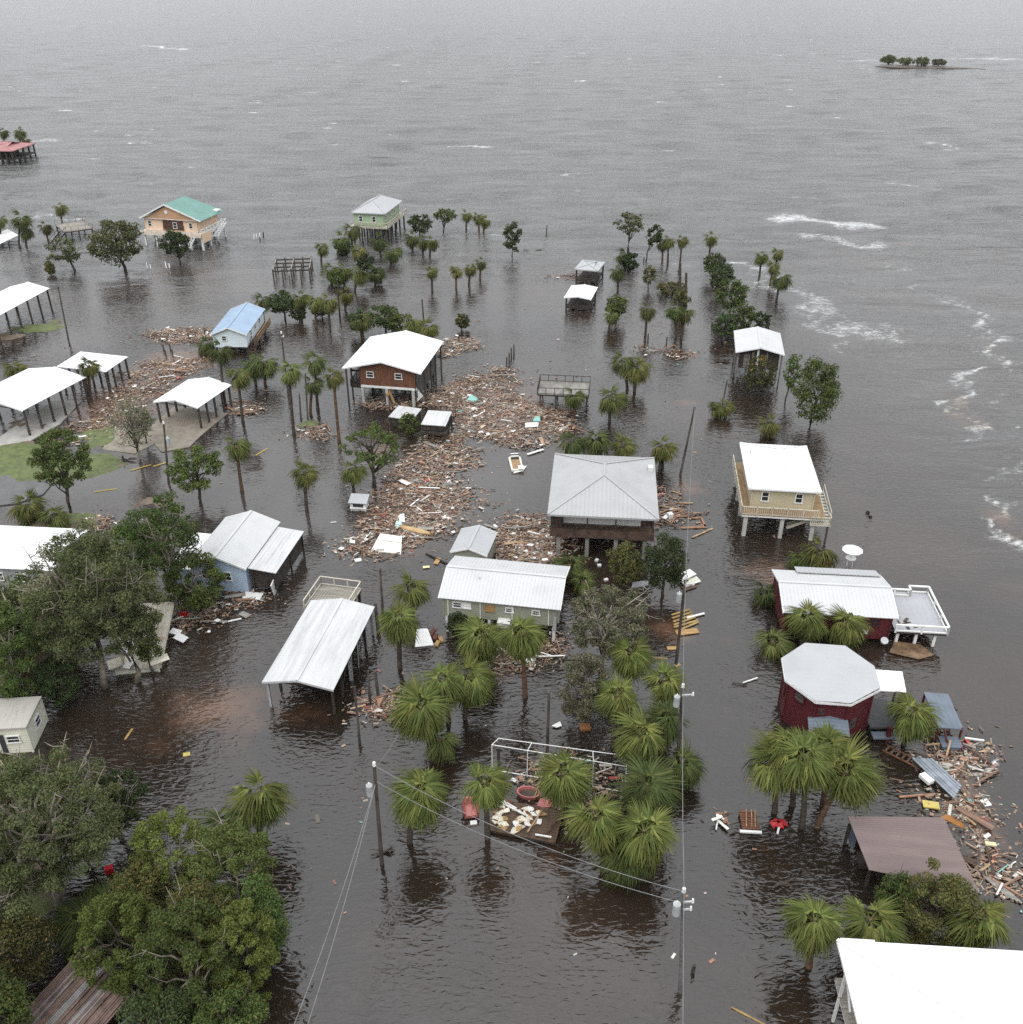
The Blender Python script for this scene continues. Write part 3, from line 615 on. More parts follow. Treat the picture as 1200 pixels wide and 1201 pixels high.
railing(r, [(dx0, d/2+0.2, 2.95), (dx0, dy0, 2.95), (dx1-0.9, dy0, 2.95)], 1.0, CREAMP, 1.8, 0.22, 0.1)
railing(r, [(dx1, 0.4, 2.95), (dx1, d/2+0.2, 2.95), (w/2-0.4, d/2+0.2, 2.95)], 1.0, CREAMP, 1.5, 0.22, 0.1)
boxpart(r, 'landing', w/2-0.9, dx1+0.55, dy0-0.25, dy0+1.0, 2.18, 2.34, CREAMP)
railing(r, [(w/2-0.9, dy0-0.2, 2.34), (dx1+0.5, dy0-0.2, 2.34), (dx1+0.5, dy0+1.0, 2.34)], 0.9, CREAMP, 1.0, 0.2, 0.09)
stairs(r, (dx1+0.28, -0.2, 2.9), (dx1+0.28, dy0+1.0, 2.34), 0.8, CREAMP, 9)
stairs(r, (w/2-1.0, dy0+1.2, 2.2), (w/2-3.0, dy0+1.6, 0.9), 0.9, CREAMP, 8, False)
posts(r, [(x, y) for x in (dx0+0.6, 0.1, dx1-1.2) for y in (dy0+0.5, -1.8, 1.8, d/2-0.5)], -0.6, 2.75, 0.42, mat('white_pier', (0.55, 0.54, 0.5), 0.8, 0.1, 1, dirt=(0.14, 0.12, 0.09), dirt_amt=0.6))
posts(r, [(dx1+0.3, dy0)], -0.6, 2.2, 0.18, POLEW, 'post')
MB().cyl((-w/2+0.9, d/2-3.2, 5.85), (-w/2+0.9, d/2-3.2, 6.5), 0.05).build('vent_pipe', GALV, r)
# brown house with big white gable
r, w, d = building('stilt_house', 'red-brown timber stilt house under an oversized white gable roof', 'house', [(402, 429), (493, 436), (521, 398), (433, 393)], 5.9)
gable(r, w, d, 5.6, 1.35, WHITE, 'y', trim=WHITE)
fx0, fx1, fy = -w/2+2.3, w/2-1.3, -d/2+0.9
walls(r, fx0, fx1, fy, d/2-0.5, 2.9, 5.5, BROWNW, 'y', 1.15)
window(r, fx0+1.5, fy, 4.55, 1.0, 0.85); window(r, fx1-2.3, fy, 4.55, 1.0, 0.85)
boxpart(r, 'floor_beam', fx0, fx1, fy-0.05, fy+0.25, 2.55, 2.88, WHITEP)
posts(r, [(fx0+0.2, fy+0.1), (0.3, fy+0.1), (fx1-0.3, fy+0.1)], -0.6, 2.53, 0.36, mat('white_pier', (0, 0, 0)))
posts(r, grid(fx0+0.3, fx1-0.3, 4, -1.5, d/2-0.8, 3), -0.6, 2.88, 0.32, POLEW)
posts(r, [(-w/2+0.35, y) for y in (-d/2+0.6, -d/2+2.6, 0.5, d/2-1)] + [(w/2-0.3, y) for y in (-d/2+2.6, -0.3, 2.4, d/2-0.8)], -0.6, 5.5, 0.2, POLEW, 'roof_post')
boxpart(r, 'side_wall', w/2-1.25, w/2-1.1, -d/2+1.4, d/2-1.2, 1.2, 5.4, mat('shadow_grey_wall', (0.10, 0.095, 0.09), 0.8, 0.2, 1))  # right side wall, its shadow put into the dark grey colour
deck(r, -w/2+0.5, fx0-0.05, -d/2+1.6, d/2-1, 2.3, DARKW, 0.3, 'x')
railing(r, [(-w/2+0.5, d/2-1, 2.3), (-w/2+0.5, -d/2+1.6, 2.3), (fx0-0.1, -d/2+1.6, 2.3)], 1.0, DARKW, 1.4, 0.25)
stairs(r, (-w/2+1.2, -d/2+1.8, 4.6), (-w/2+1.2, 0.8, 2.3), 1.0, DARKW)
tarp = MB(); tarp.prism([(fx1+0.05, fy+0.4, 2.8), (fx1+0.9, fy+0.9, 1.4), (fx1+0.5, fy+1.3, 0.9), (fx1+0.1, fy+0.6, 0.6)], (0.03, 0.05, 0)); tarp.build('torn_panel', WHITEPL, r)
tarp = MB(); tarp.bar((0.5, fy+0.2, 2.6), (1.4, fy-0.3, 0.5), 0.35, 0.06); tarp.bar((0.7, fy, 1.8), (0.2, fy-0.2, 1.7), 0.5, 0.3); tarp.build('hanging_board', PLY, r)
# two low white sheds on the dark deck beside it
r, w, d = building('shed', 'small white-roofed shed on a dark deck in the wreckage', 'shed', [(495, 497), (526, 499), (527, 484), (501, 482)], 2.6)
ribbed('roof_panel', [(-w/2, -d/2, 2.5), (w/2, -d/2, 2.5), (w/2, d/2, 2.75), (-w/2, d/2, 2.75)], OFFW, r, 0.4, 0.03)
walls(r, -w/2+0.2, w/2-0.2, -d/2+0.2, d/2-0.2, 1.6, 2.4, DARKW)
deck(r, -w/2-0.1, w/2+0.1, -d/2-0.3, d/2+1.4, 1.5, DARKW, 0.3, 'x')
railing(r, [(-w/2-0.1, d/2+1.4, 1.5), (w/2+0.1, d/2+1.4, 1.5), (w/2+0.1, 0, 1.5)], 1.3, DARKW, 1.2)
posts(r, grid(-w/2+0.1, w/2-0.1, 3, -d/2, d/2, 3), -0.6, 1.3, 0.18, POLEW)
r, w, d = building('shed', 'low white slanted shed roof tucked left of the decked shed', 'shed', [(459, 488), (486, 493), (492, 480), (464, 477)], 1.6)
ribbed('roof_panel', [(-w/2, -d/2, 1.5), (w/2, -d/2, 1.5), (w/2, d/2, 1.8), (-w/2, d/2, 1.8)], OFFW, r, 0.4, 0.03)
walls(r, -w/2+0.2, w/2-0.2, -d/2+0.2, d/2-0.2, -0.3, 1.42, DARKW)
# dark deck platform
r, w, d = building('deck_platform', 'dark timber deck on stilts with open railings beside the debris', 'deck', [(631, 462), (691, 465), (692, 449), (633, 447)], 2.2)
deck(r, -w/2, w/2, -d/2, d/2, 2.2, mat('wet_grey_boards', (0.24, 0.225, 0.20), 0.5, 0.2, 1.5), 0.28, 'x', DARKW)
railing(r, [(-w/2, -d/2, 2.2), (w/2, -d/2, 2.2), (w/2, d/2, 2.2), (-w/2, d/2, 2.2), (-w/2, -d/2, 2.2)], 1.0, DARKW, 1.2, 0)
posts(r, grid(-w/2+0.4, w/2-0.3, 4, -d/2+0.3, d/2-0.3, 2), -0.6, 1.95, 0.2, POLEW)
boxpart(r, 'storage_box', 0.3, 1.4, -d/2+0.4, -d/2+1.2, 0.4, 1.9, BROWNW)
# beige long building
r, w, d = building('stilt_house', 'long sage-beige house with low pale ribbed roof behind the palm row', 'house', [(517, 702), (667, 716), (659, 664), (532, 651)], 4.2)
gable(r, w, d, 4.2, 1.15, SOFTW, 'x', 0.34, trim=WHITEP)
walls(r, -w/2+0.35, w/2-0.4, -d/2+0.4, d/2-0.4, 2.0, 4.1, BEIGEW, 'x', 0.95)
for x, ww, hh in ((-w/2+1.7, 0.8, 0.6), (0.95, 0.7, 0.5), (w/2-2.3, 0.7, 0.5)): window(r, x, -d/2+0.4, 3.35, ww, hh)
window(r, -w/2+2.6, -d/2+0.4, 3.35, 0.75, 0.6, 0, WHITEP, WHITEP)
window(r, -w/2+4.8, -d/2+0.4, 3.3, 0.85, 0.6, 0, PLY, PLY)
for x in (-w/2+0.8, -w/2+3.9, 1.2, w/2-1.1): MB().box((x, -d/2+0.36, 3.0), (0.08, 0.06, 1.9)).build('downpipe', WHITEP, r)
posts(r, grid(-w/2+0.6, w/2-0.6, 6, -d/2+0.6, d/2-0.6, 3), -0.6, 1.98, 0.24, WHITEP)
MB().box((w/2-0.5, -d/2+0.34, 2.3), (0.25, 0.14, 1.5)).build('meter_box', GALV, r)
MB().cyl((-2.3, -1.1, 4.7), (-2.3, -1.1, 5.2), 0.06).build('vent_pipe', GALV, r)
boxpart(r, 'air_conditioner', -0.1, 1.1, -d/2-0.45, -d/2+0.38, 1.75, 2.35, WHITEPL)
r, w, d = building('gabled_shed', 'small light grey gabled shed in floating wreckage behind the beige house', 'shed', [(529, 647), (572, 652), (583, 625), (540, 620)], 2.3)
gable(r, w, d, 2.3, 0.7, LIGHTR, 'y', 0.4, trim=WHITEP)
walls(r, -w/2+0.25, w/2-0.25, -d/2+0.2, d/2-0.2, -0.4, 2.25, BEIGEW, 'y', 0.58)
# white corrugated boat shelter and its deck
r, w, d = building('open_shelter', 'long weathered white corrugated shelter on thin posts over brown water', 'carport', [(309, 800), (393, 809), (438, 712), (363, 704)], 3.0)
gable(r, w, d, 3.0, 0.6, OFFW, 'y', 0.26, trim=OFFW)
for k in range(6):
    y = -d/2 + 0.35 + (d - 0.7) * k / 5
    for x in (-w/2+0.3, w/2-0.3): posts(r, [(x, y)], -0.6, 2.95, 0.2, DARKW if (k + (x > 0)) % 3 else GALV, 'post')
    MB().bar((-w/2+0.3, y, 2.86), (w/2-0.3, y, 2.86), 0.1, 0.16).build('cross_beam', DARKW, r)
for y in (-1.2, 0.6, 1.8, 3.2): MB().cyl((w/2-0.12, y, -0.5), (w/2-0.05, y + 0.06, 2.9), 0.045, 0.045, 6).build('pipe', GALV, r)
for y in (-3, 2): MB().bar((w/2-0.35, y, 0.8), (w/2-0.35, y+1.6, 2.8), 0.08, 0.08).build('brace', DARKW, r)
r, w, d = building('deck_platform', 'weathered tan deck with cream railings behind the corrugated shelter', 'deck', [(357, 713), (413, 722), (417, 690), (377, 686)], 2.5)
deck(r, -w/2, w/2, -d/2, d/2, 2.5, GREYW, 0.28, 'y', DARKW)
railing(r, [(-w/2, -d/2, 2.5), (-w/2, d/2, 2.5), (w/2, d/2, 2.5), (w/2, -d/2, 2.5)], 0.95, CREAMP, 1.5, 0, 0.1)
posts(r, grid(-w/2+0.2, w/2-0.2, 3, -d/2+0.2, d/2-0.2, 3), -0.6, 2.25, 0.22, DARKW)
# light blue house with lean-to
r, w, d = building('flooded_house', 'light blue house with white gable roof and dark porch lean-to', 'house', [(228, 662), (298, 668), (320, 612), (256, 606)], 3.2)
gable(r, w, d, 3.2, 1.15, SOFTW, 'y', 0.4, trim=WHITEP)
walls(r, -w/2+0.3, w/2-0.3, -d/2+0.3, d/2-0.4, -0.4, 3.1, BLUEW, 'y', 0.95)
window(r, 0.9, -d/2+0.3, 1.9, 0.75, 0.95); window(r, -1.4, -d/2+0.3, 1.9, 0.9, 0.95)
ribbed('lean_to_roof', [(w/2-0.02, -d/2+0.4, 3.05), (w/2+2.9, -d/2+0.4, 2.75), (w/2+2.9, d/2-0.7, 2.75), (w/2-0.02, d/2-0.7, 3.05)], OFFW, r, 0.4)
boxpart(r, 'porch_wall', w/2+0.1, w/2+2.6, -d/2+0.7, -d/2+0.85, 0.6, 2.6, DARKW)
boxpart(r, 'porch_wall', w/2+2.5, w/2+2.65, -d/2+0.9, d/2-1, 0.6, 2.6, DARKW)
posts(r, [(w/2+2.7, y) for y in (-d/2+0.6, 0, d/2-1)] + [(w/2+0.3, -d/2+0.6)], -0.6, 2.7, 0.16, DARKW, 'post')
boxpart(r, 'annex_wall', -w/2-2.2, -w/2+0.28, -d/2+0.4, d/2-2.5, -0.4, 2.2, BLUEW)
boxpart(r, 'annex_roof', -w/2-2.6, -w/2+0.2, -d/2+0.2, d/2-2.2, 2.22, 2.36, WHITE)
for q in (((w/2+0.4, -d/2-0.3, 0.2), (1.9, 1.0, 0.08), 0.12), ((w/2+2.4, -d/2+0.7, 0.9), (0.1, 1.2, 1.6), 0.3)):
    MB().box(q[0], q[1], Matrix.Rotation(q[2], 3, 'X')).build('torn_panel', WHITEPL, r)
# broken white panel building below the oak
r, w, d = building('collapsed_shed', 'collapsed off-white shed lying under the drooping oak', 'shed', [(132, 782), (197, 778), (197, 710), (150, 716)], 1.0)
ribbed('roof_panel', [(-w/2, -d/2, 0.7), (w/2, -d/2, 0.5), (w/2, d/2, 1.6), (-w/2, d/2, 1.5)], mat('rusted_white_sheet', (0.55, 0.52, 0.43), 0.7, 0.1, 0.7, dirt=(0.22, 0.12, 0.05), dirt_amt=0.8, dscale=0.5), r, 0.5, 0.04)
walls(r, -w/2+0.3, w/2-0.3, -d/2+0.2, d/2-0.3, -0.3, 0.45, CREAMW)
for k in range(5):
    MB().box((-w/2 + rnd.random() * w, -d/2 + rnd.random() * d * 0.5, 1.05 + 0.05 * k), (0.8 + rnd.random(), 0.6 + rnd.random() * 0.6, 0.06), Matrix.Rotation(rnd.random() * 3, 3, 'Z') @ Matrix.Rotation(0.2, 3, 'X')).build('torn_sheet', WHITEPL if k % 2 else INSUL, r)
# long white roof at left edge
r, w, d = building('flooded_house', 'long white-roofed house half hidden by the oak at the left edge', 'house', [(-80, 664), (60, 668), (106, 622), (-20, 614)], 2.9)
gable(r, w, d, 2.9, 0.8, WHITE, 'x', 0.5, trim=WHITEP)
walls(r, -w/2+0.3, w/2-0.3, -d/2+0.3, d/2-0.3, -0.2, 2.85, mat('grey_wall_boards', (0.38, 0.39, 0.39), 0.7, 0.1, 1, dirt=(0.15, 0.13, 0.1), dirt_amt=0.5), 'x', 0.7)
for x in (w/2-1.4, w/2-3.6, w/2-6): window(r, x, -d/2+0.3, 1.7, 0.9, 0.9)
boxpart(r, 'porch', w/2-2.6, w/2-0.3, -d/2-1.4, -d/2+0.25, 0.2, 0.8, WHITEPL)
# cream trailer home lower left
r, w, d = building('mobile_home', 'cream mobile home with dirty flat roof at the left edge', 'mobile home', [(-50, 862), (30, 850), (47, 822), (-30, 820)], 2.6)
boxpart(r, 'roof', -w/2-0.1, w/2+0.1, -d/2-0.1, d/2+0.1, 2.52, 2.72, mat('stained_white_roof', (0.52, 0.50, 0.45), 0.7, 0.1, 0.8, dirt=(0.16, 0.11, 0.07), dirt_amt=0.7, dscale=0.8, stretch=(2, 0.4, 1)))
wl = walls(r, -w/2, w/2, -d/2, d/2, -0.2, 2.5, CREAMW)
window(r, w/2, 0.2, 1.5, 0.9, 0.9, 90); window(r, w/2-1.2, -d/2, 1.5, 1.0, 0.7); window(r, w/2-3.2, -d/2, 1.5, 1.0, 0.5)
boxpart(r, 'door', w/2-2.3, w/2-1.9, -d/2-0.06, -d/2-0.01, 0.1, 2.0, DARKM)
# red house with grey sea deck
r, w, d = building('flooded_house', 'dark red house with white gable roof joined to a railed grey sea deck', 'house', [(917, 717), (1053, 727), (1033, 673), (908, 669)], 3.3)
gable(r, w, d, 3.3, 1.0, SOFTW, 'x', 0.36, trim=WHITEP)
walls(r, -w/2+0.3, w/2-0.4, -d/2+0.45, d/2-0.4, 0.5, 3.2, REDW, 'x', 0.8)
window(r, w/2-1.9, -d/2+0.45, 2.4, 0.9, 0.8, 0, mat('dark_red_trim', (0.10, 0.012, 0.016), 0.6)); boxpart(r, 'white_panel', w/2-3.7, w/2-2.3, -d/2+0.38, -d/2+0.43, 1.1, 1.55, WHITEPL)
for x in (-3.6, -1.2, w/2-3.9): MB().box((x, -d/2+0.40, 1.9), (0.1, 0.06, 2.4)).build('batten', mat('dark_red_trim', (0, 0, 0)), r)
posts(r, grid(-w/2+0.5, w/2-0.6, 5, -d/2+0.6, d/2-0.6, 3), -0.6, 0.48, 0.25, DARKW)
ribbed('porch_roof', [(-w/2+2.2, d/2-0.9, 3.74), (w/2-0.2, d/2-0.9, 3.74), (w/2-0.3, d/2+0.55, 3.42), (-w/2+2.2, d/2+0.55, 3.42)], LIGHTR, r, 0.36)
MB().cyl((w/2-0.9, -d/2-0.2, 0.75), (w/2-0.9, -d/2-0.35, 1.0), 0.35, 0.35, 14).build('satellite_dish', GALV, r)
kx0, kx1, ky0, ky1 = w/2-0.35, w/2+4.75, -d/2+0.15, d/2-0.5
deck(r, kx0+0.4, kx1, ky0, ky1, 1.75, GREYDK, 0.6, 'y', DARKW, 0.006)
railing(r, [(kx0+0.4, ky0, 1.75), (kx1, ky0, 1.75), (kx1, ky1, 1.75), (kx0+3.2, ky1, 1.75), (kx0+3.2, ky1-0.7, 1.75), (kx0+0.2, ky1-0.7, 1.75)], 0.75, WHITEP, 1.9, 0, 0.16)
posts(r, grid(kx0+0.8, kx1-0.9, 3, ky0+0.4, ky1-0.4, 2), -0.6, 1.48, 0.25, WHITEP, 'deck_post')
for k in range(7): MB().box((kx0+0.9+rnd.random()*1.6, ky0+0.6+rnd.random()*2.4, 1.79), (0.2+rnd.random()*0.6, 0.12+rnd.random()*0.2, 0.05), Matrix.Rotation(rnd.random()*3, 3, 'Z')).build('wet_clump', MUD, r)
# octagonal red house
ctr = sum((at(x, y, 4.6) for x, y in ((944, 755), (991, 759.5), (1025, 784), (1032, 809), (999, 826), (957, 823), (921, 797), (917, 772))), Vector()) / 8
r = thing('octagonal_house', 'dark red octagonal house with pale flat-topped roof beside the flooded street', 'house', (ctr.x, ctr.y, 0), 0)
oc = [at(x, y, 4.6) - Vector((ctr.x, ctr.y, 0)) for x, y in ((921, 797), (957, 823), (999, 826), (1032, 809), (1025, 784), (991, 759.5), (944, 755), (917, 772))]
ribbed('roof', [(q_.x, q_.y, 4.62 + 0.03 * (q_.x + 4)) for q_ in (oc[7:] + oc[:7])], LIGHTR, r, 0.55, 0.02)
for i in range(8):
    a, b = oc[i], oc[(i + 1) % 8]
    MB().bar(a - Vector((0, 0, 0.1)), b - Vector((0, 0, 0.1)), 0.08, 0.2).build('fascia', WHITEP, r)
    ia, ib = a * 0.90, b * 0.90; ia.z = ib.z = 0; n_ = (ib - ia).cross(Vector((0, 0, 1))).normalized() * -0.12
    mb = MB(); mb.prism([ia + Vector((0, 0, 0.1)), ib + Vector((0, 0, 0.1)), ib + Vector((0, 0, 4.52)), ia + Vector((0, 0, 4.52))], n_); mb.build('wall_panel', REDW, r)
    MB().bar(ia * 1.004 + Vector((0, 0, 0.1)), ia * 1.004 + Vector((0, 0, 4.5)), 0.13, 0.13).build('corner_post', mat('dark_red_trim', (0, 0, 0)), r)
for i, t, z, ww, hh in ((0, 0.45, 3.6, 1.0, 0.8), (2, 0.35, 1.8, 0.95, 1.2), (7, 0.5, 2.6, 0.8, 1.0), (1, 0.2, 3.4, 0.6, 0.7)):
    a, b = oc[i] * 0.905, oc[(i + 1) % 8] * 0.905; p = a + (b - a) * t; ang = math.degrees(math.atan2((b - a).y, (b - a).x))
    window(r, p.x, p.y, z, ww, hh, ang, mat('dark_red_trim', (0, 0, 0)), mat('dull_window', (0.10, 0.11, 0.10), 0.2, 0.3, 1))
a, b = oc[1] * 0.9, oc[2] * 0.9; p = (a + b) / 2; e = (b - a).normalized(); nn = Vector((e.y, -e.x, 0))
q = [p - e * 1.7 + nn * 0.03, p - e * 1.7 + nn * 1.3, p + e * 1.5 + nn * 1.3, p + e * 1.5 + nn * 0.03]
for (i0, i1, i2, i3) in (((0, 2.6), (1, 2.0), (4, 2.3), (5, 2.9)), ((5, 2.9), (4, 2.3), (2, 2.0), (3, 2.6))):
    qq = q + [p + nn * 1.3, p + nn * 0.03]
    ribbed('awning', [(qq[i].x, qq[i].y, z) for i, z in (i0, i1, i2, i3)], SLATE, r, 0.3, 0.02, 0.05)
e = (oc[3] - oc[4]).normalized(); m_ = (oc[3] + oc[4]) / 2
ribbed('side_roof', [(oc[3].x-0.1, oc[3].y+0.05, 4.5), (oc[3].x+2.3, oc[3].y+0.2, 4.2), (oc[4].x+2.5, oc[4].y+0.1, 4.2), (oc[4].x-0.1, oc[4].y, 4.5)], WHITE, r, 0.3)
posts(r, [(oc[3].x+2.1, oc[3].y+0.4), (oc[4].x+2.2, oc[4].y-0.2)], -0.6, 4.15, 0.14, DARKM, 'post')
boxpart(r, 'side_deck', oc[3].x-0.3, oc[3].x+2.2, oc[3].y-0.6, oc[4].y+0.2, 0.9, 1.1, DARKM)
boxpart(r, 'side_step', oc[3].x-0.2, oc[3].x+1.6, oc[3].y-1.4, oc[3].y-0.62, 0.5, 0.65, SLATE)
boxpart(r, 'side_post', oc[3].x+0.9, oc[3].x+1.2, oc[3].y-1.3, oc[3].y-1.0, -0.5, 1.6, REDW)
# blue-grey dock roof and broken dock
r, w, d = building('dock_shelter', 'low slate-grey dock shelter roof beside the octagonal red house', 'dock', [(1096, 853), (1126, 853), (1117, 815), (1088, 812)], 1.6)
ribbed('roof_panel', [(-w/2, -d/2, 1.55), (w/2, -d/2, 1.45), (w/2, d/2, 1.6), (-w/2, d/2, 1.7)], SLATE, r, 0.5, 0.02)
posts(r, grid(-w/2+0.1, w/2-0.1, 2, -d/2+0.1, d/2-0.1, 3), -0.6, 1.5, 0.14, REDW, 'post')
deck(r, -w/2+0.2, w/2-0.2, -d/2-1.2, -d/2+0.1, 0.55, SLATE, 0.3, 'x')
MB().bar((w/2, -d/2-0.3, 0.3), (w/2-0.4, -d/2-1.6, 0.6), 0.15, 0.15).build('broken_beam', REDW, r); MB().bar((-w/2+0.5, -d/2, 1.4), (-w/2+0.8, -d/2-0.9, 0.3), 0.12, 0.12).build('broken_beam', REDW, r)
# brown metal roof
r, w, d = building('open_shed', 'low brown ribbed-metal roof on a dark open shed by the wreckage', 'shed', [(1020, 1018), (1147, 1044), (1107, 960), (994.5, 959)], 2.3)
def lp(px, py, z): return r.matrix_basis.inverted() @ at(px, py, z)
q = [lp(1019, 1020, 2.1), lp(1148, 1046, 2.1), lp(1107, 960, 2.9), lp(994.5, 958.6, 2.6)]
# boards run across the slope: separate long sheets with raised laps
N = 27
bpy.context.view_layer.update(); Wi = r.matrix_world.inverted()
q = [Wi @ at(1019, 1020, 2.1), Wi @ at(1148, 1046, 2.1), Wi @ at(1107, 960, 2.6), Wi @ at(994.5, 958.6, 2.6)]
for i in range(N):
    a0, a1 = q[0].lerp(q[3], i / N), q[0].lerp(q[3], (i + 1) / N); b0, b1 = q[1].lerp(q[2], i / N), q[1].lerp(q[2], (i + 1) / N)
    up = Vector((0, 0, 0.055))
    mb = MB(); mb.prism([a0 - up, b0 - up, b1 + up, a1 + up], (0, 0, 0.05)); mb.build('roof_sheet', BROWNR, r)
    if i: MB().bar(a0 + Vector((0, 0, 0.05)), b0 + Vector((0, 0, 0.05)), 0.05, 0.06).build('lap_seam', mat('brown_seam', (0.10, 0.065, 0.062), 0.5), r)
posts(r, [(p.x * 0.95, p.y * 0.93) for p in q], -0.6, 2.05, 0.18, DARKW, 'post')
boxpart(r, 'back_wall', -w/2+0.6, w/2-0.6, d/2-0.4, d/2-0.25, -0.3, 2.3, DARKW)
boxpart(r, 'side_board', -w/2-0.1, -w/2+0.2, d/2-1.6, d/2-0.3, 0.6, 2.4, SLATE)
boxpart(r, 'work_bench', -w/2+0.3, -w/2+1.6, -0.5, 0.6, 0.2, 0.7, DARKW)
# bright white roof, bottom right
r = thing('stilt_house', 'large bright white hipped roof house on slim white posts, bottom right corner', 'house', tuple(at(1300, 1330, 0)), R(-4))
bpy.context.view_layer.update(); Wi = r.matrix_world.inverted(); zz = 5.6
A = Wi @ at(982, 1102.5, zz); w2, dd = 15.0, 13.0
cx, cy = A.x + w2 / 2, A.y - dd / 2
hip(r, w2, dd, zz, 1.7, WHITE, axis='x', cx=cx, cy=cy, sp=0.6, trim=WHITEP)
walls(r, A.x + 1.6, A.x + w2 - 1, A.y - dd + 1, A.y - 1.2, 2.6, 5.45, mat('white_siding', (0.62, 0.63, 0.63), 0.7, 0.04, 1))
deck(r, A.x + 0.3, A.x + w2 - 0.3, A.y - dd + 0.3, A.y - 0.3, 2.5, GREYW, 0.5, 'x', WHITEP)
posts(r, [(A.x + 0.35, A.y - 1.5 - 3.2 * k) for k in range(4)] + [(A.x + 3.5 * k, A.y - 0.5) for k in range(1, 4)], -0.6, 5.45, 0.16, WHITEP, 'post')
MB().bar((A.x + 0.35, A.y - 0.6, 5.3), (A.x + 0.35, A.y - 3.2, 3.6), 0.1, 0.1).build('brace', WHITEP, r)
MB().box((A.x + 1.2, A.y + 0.05, zz - 0.02), (2.0, 0.14, 0.14)).build('gutter', WHITEP, r)
# white gabled house over water, right
r, w, d = building('stilt_house', 'dark timber stilt house with white gable roof at the seaward end of the street', 'house', [(863.5, 412.5), (921, 416), (915, 391), (860, 388)], 5.2)
gable(r, w, d, 5.2, 0.9, SOFTW, 'y', 0.4, trim=WHITE)
walls(r, -w/2+0.8, w/2-0.7, -d/2+0.8, d/2-0.4, 2.4, 5.1, DARKW, 'y', 0.7)
boxpart(r, 'tan_panel', 0.3, 1.3, -d/2+0.72, -d/2+0.78, 3.0, 4.6, PLY); boxpart(r, 'white_board', -0.35, -0.05, -d/2+0.70, -d/2+0.78, 2.4, 5.6, WHITEP)
boxpart(r, 'door', -2.2, -1.3, -d/2+0.72, -d/2+0.78, 2.5, 4.6, mat('grey_boards', (0.2, 0.19, 0.18), 0.8, 0.2, 2))
posts(r, grid(-w/2+0.5, w/2-0.3, 4, -d/2+0.5, d/2-0.4, 3), -0.6, 5.1, 0.2, mat('grey_boards', (0, 0, 0)))
# two tiny boat shelters out in the water
for lab, cs, ze in (('farther of two small white-roofed boat shelters standing in open water', [(676, 316), (704, 317.5), (708, 307), (681, 304)], 2.9), ('nearer of two small white-roofed boat shelters standing in open water', [(664, 349), (695, 351), (700, 337), (668, 334.5)], 2.6)):
    r, w, d = building('boat_shelter', lab, 'boat shelter', cs, ze, 'small boat shelters')
    if 'farther' in lab: hip(r, w, d, ze, 0.7, LIGHTR, axis='x', sp=0.5)
    else: gable(r, w, d, ze, 0.35, WHITE, 'y', 0.5)
    posts(r, grid(-w/2+0.4, w/2-0.4, 3, -d/2+0.3, d/2-0.3, 2), -0.6, ze - 0.12, 0.28, DARKW, 'post')
    deck(r, -w/2+0.3, w/2-0.3, -d/2+0.3, d/2-0.3, 0.75, DARKW, 0.5, 'x')
    MB().bar((-w/2+0.5, -d/2+0.35, 0.7), (w/2-0.5, -d/2+0.35, 1.4), 0.1, 0.1).build('brace', DARKW, r)
# teal-roof house
r, w, d = building('stilt_house', 'peach and orange stilt house with teal metal roof in the sea', 'house', [(165, 255.5), (238, 260), (260, 247), (192, 243)], 6.0)
zr = 9.2
ribbed('roof_slope', [(-w/2, d/2, 6.0), (-w/2, -d/2, 6.0), (-0.9, -d/2, zr), (-0.9, d/2-1.5, zr)], TEAL, r, 0.6)
ribbed('roof_slope', [(w/2, -d/2, 6.0), (w/2, d/2, 6.0), (-0.9, d/2-1.5, zr), (-0.9, -d/2, zr)], TEAL, r, 0.6)
ribbed('roof_slope', [(w/2, d/2, 6.0), (-w/2, d/2, 6.0), (-0.9, d/2-1.5, zr)], TEAL, r, 0.6)
for s in ((-w/2, -0.9), (w/2, -0.9)): MB().bar((s[0], -d/2-0.03, 5.95), (s[1], -d/2-0.03, zr-0.05), 0.08, 0.3).build('fascia', WHITEP, r)
MB().prism([(-w/2+0.7, -d/2+0.5, 5.9), (w/2-0.8, -d/2+0.5, 5.9), (-0.9, -d/2+0.5, zr-0.45)], (0, 0.2, 0)).build('gable_wall', ORANGE, r)
walls(r, -w/2+0.6, w/2-1.6, -d/2+0.9, d/2-0.6, 3.2, 5.85, PEACH)
boxpart(r, 'attic_floor', -w/2+0.5, w/2-0.5, -d/2+0.4, d/2-0.4, 5.86, 5.95, WHITEP)
boxpart(r, 'recess_shade_panel', -2.4, 2.6, -d/2+0.8, -d/2+0.88, 3.6, 5.6, mat('shaded_brown_recess', (0.10, 0.05, 0.035), 0.8))  # flat panel on the wall; dark brown paints in the porch's shade
railing(r, [(-2.4, -d/2+0.75, 3.5), (2.6, -d/2+0.75, 3.5)], 0.9, BROWNW, 2.0, 0.4)
window(r, 0.6, -d/2+0.79, 4.6, 0.9, 1.3); window(r, -w/2+1.8, -d/2+0.9, 4.7, 0.8, 1.2); window(r, 4.4, -d/2+0.9, 4.7, 0.8, 1.2)
MB().cyl((-0.9, -d/2+0.46, 7.5), (-0.9, -d/2+0.40, 7.5), 0.4, 0.4, 16).build('round_vent', WHITEP, r)
deck(r, -w/2, w/2, -d/2-0.5, d/2, 3.15, WHITEP, 0.8, 'y')
boxpart(r, 'skirt_board', -w/2, w/2, -d/2-0.6, -d/2-0.53, 2.5, 3.5, mat('cream_skirt', (0.60, 0.52, 0.42), 0.7))
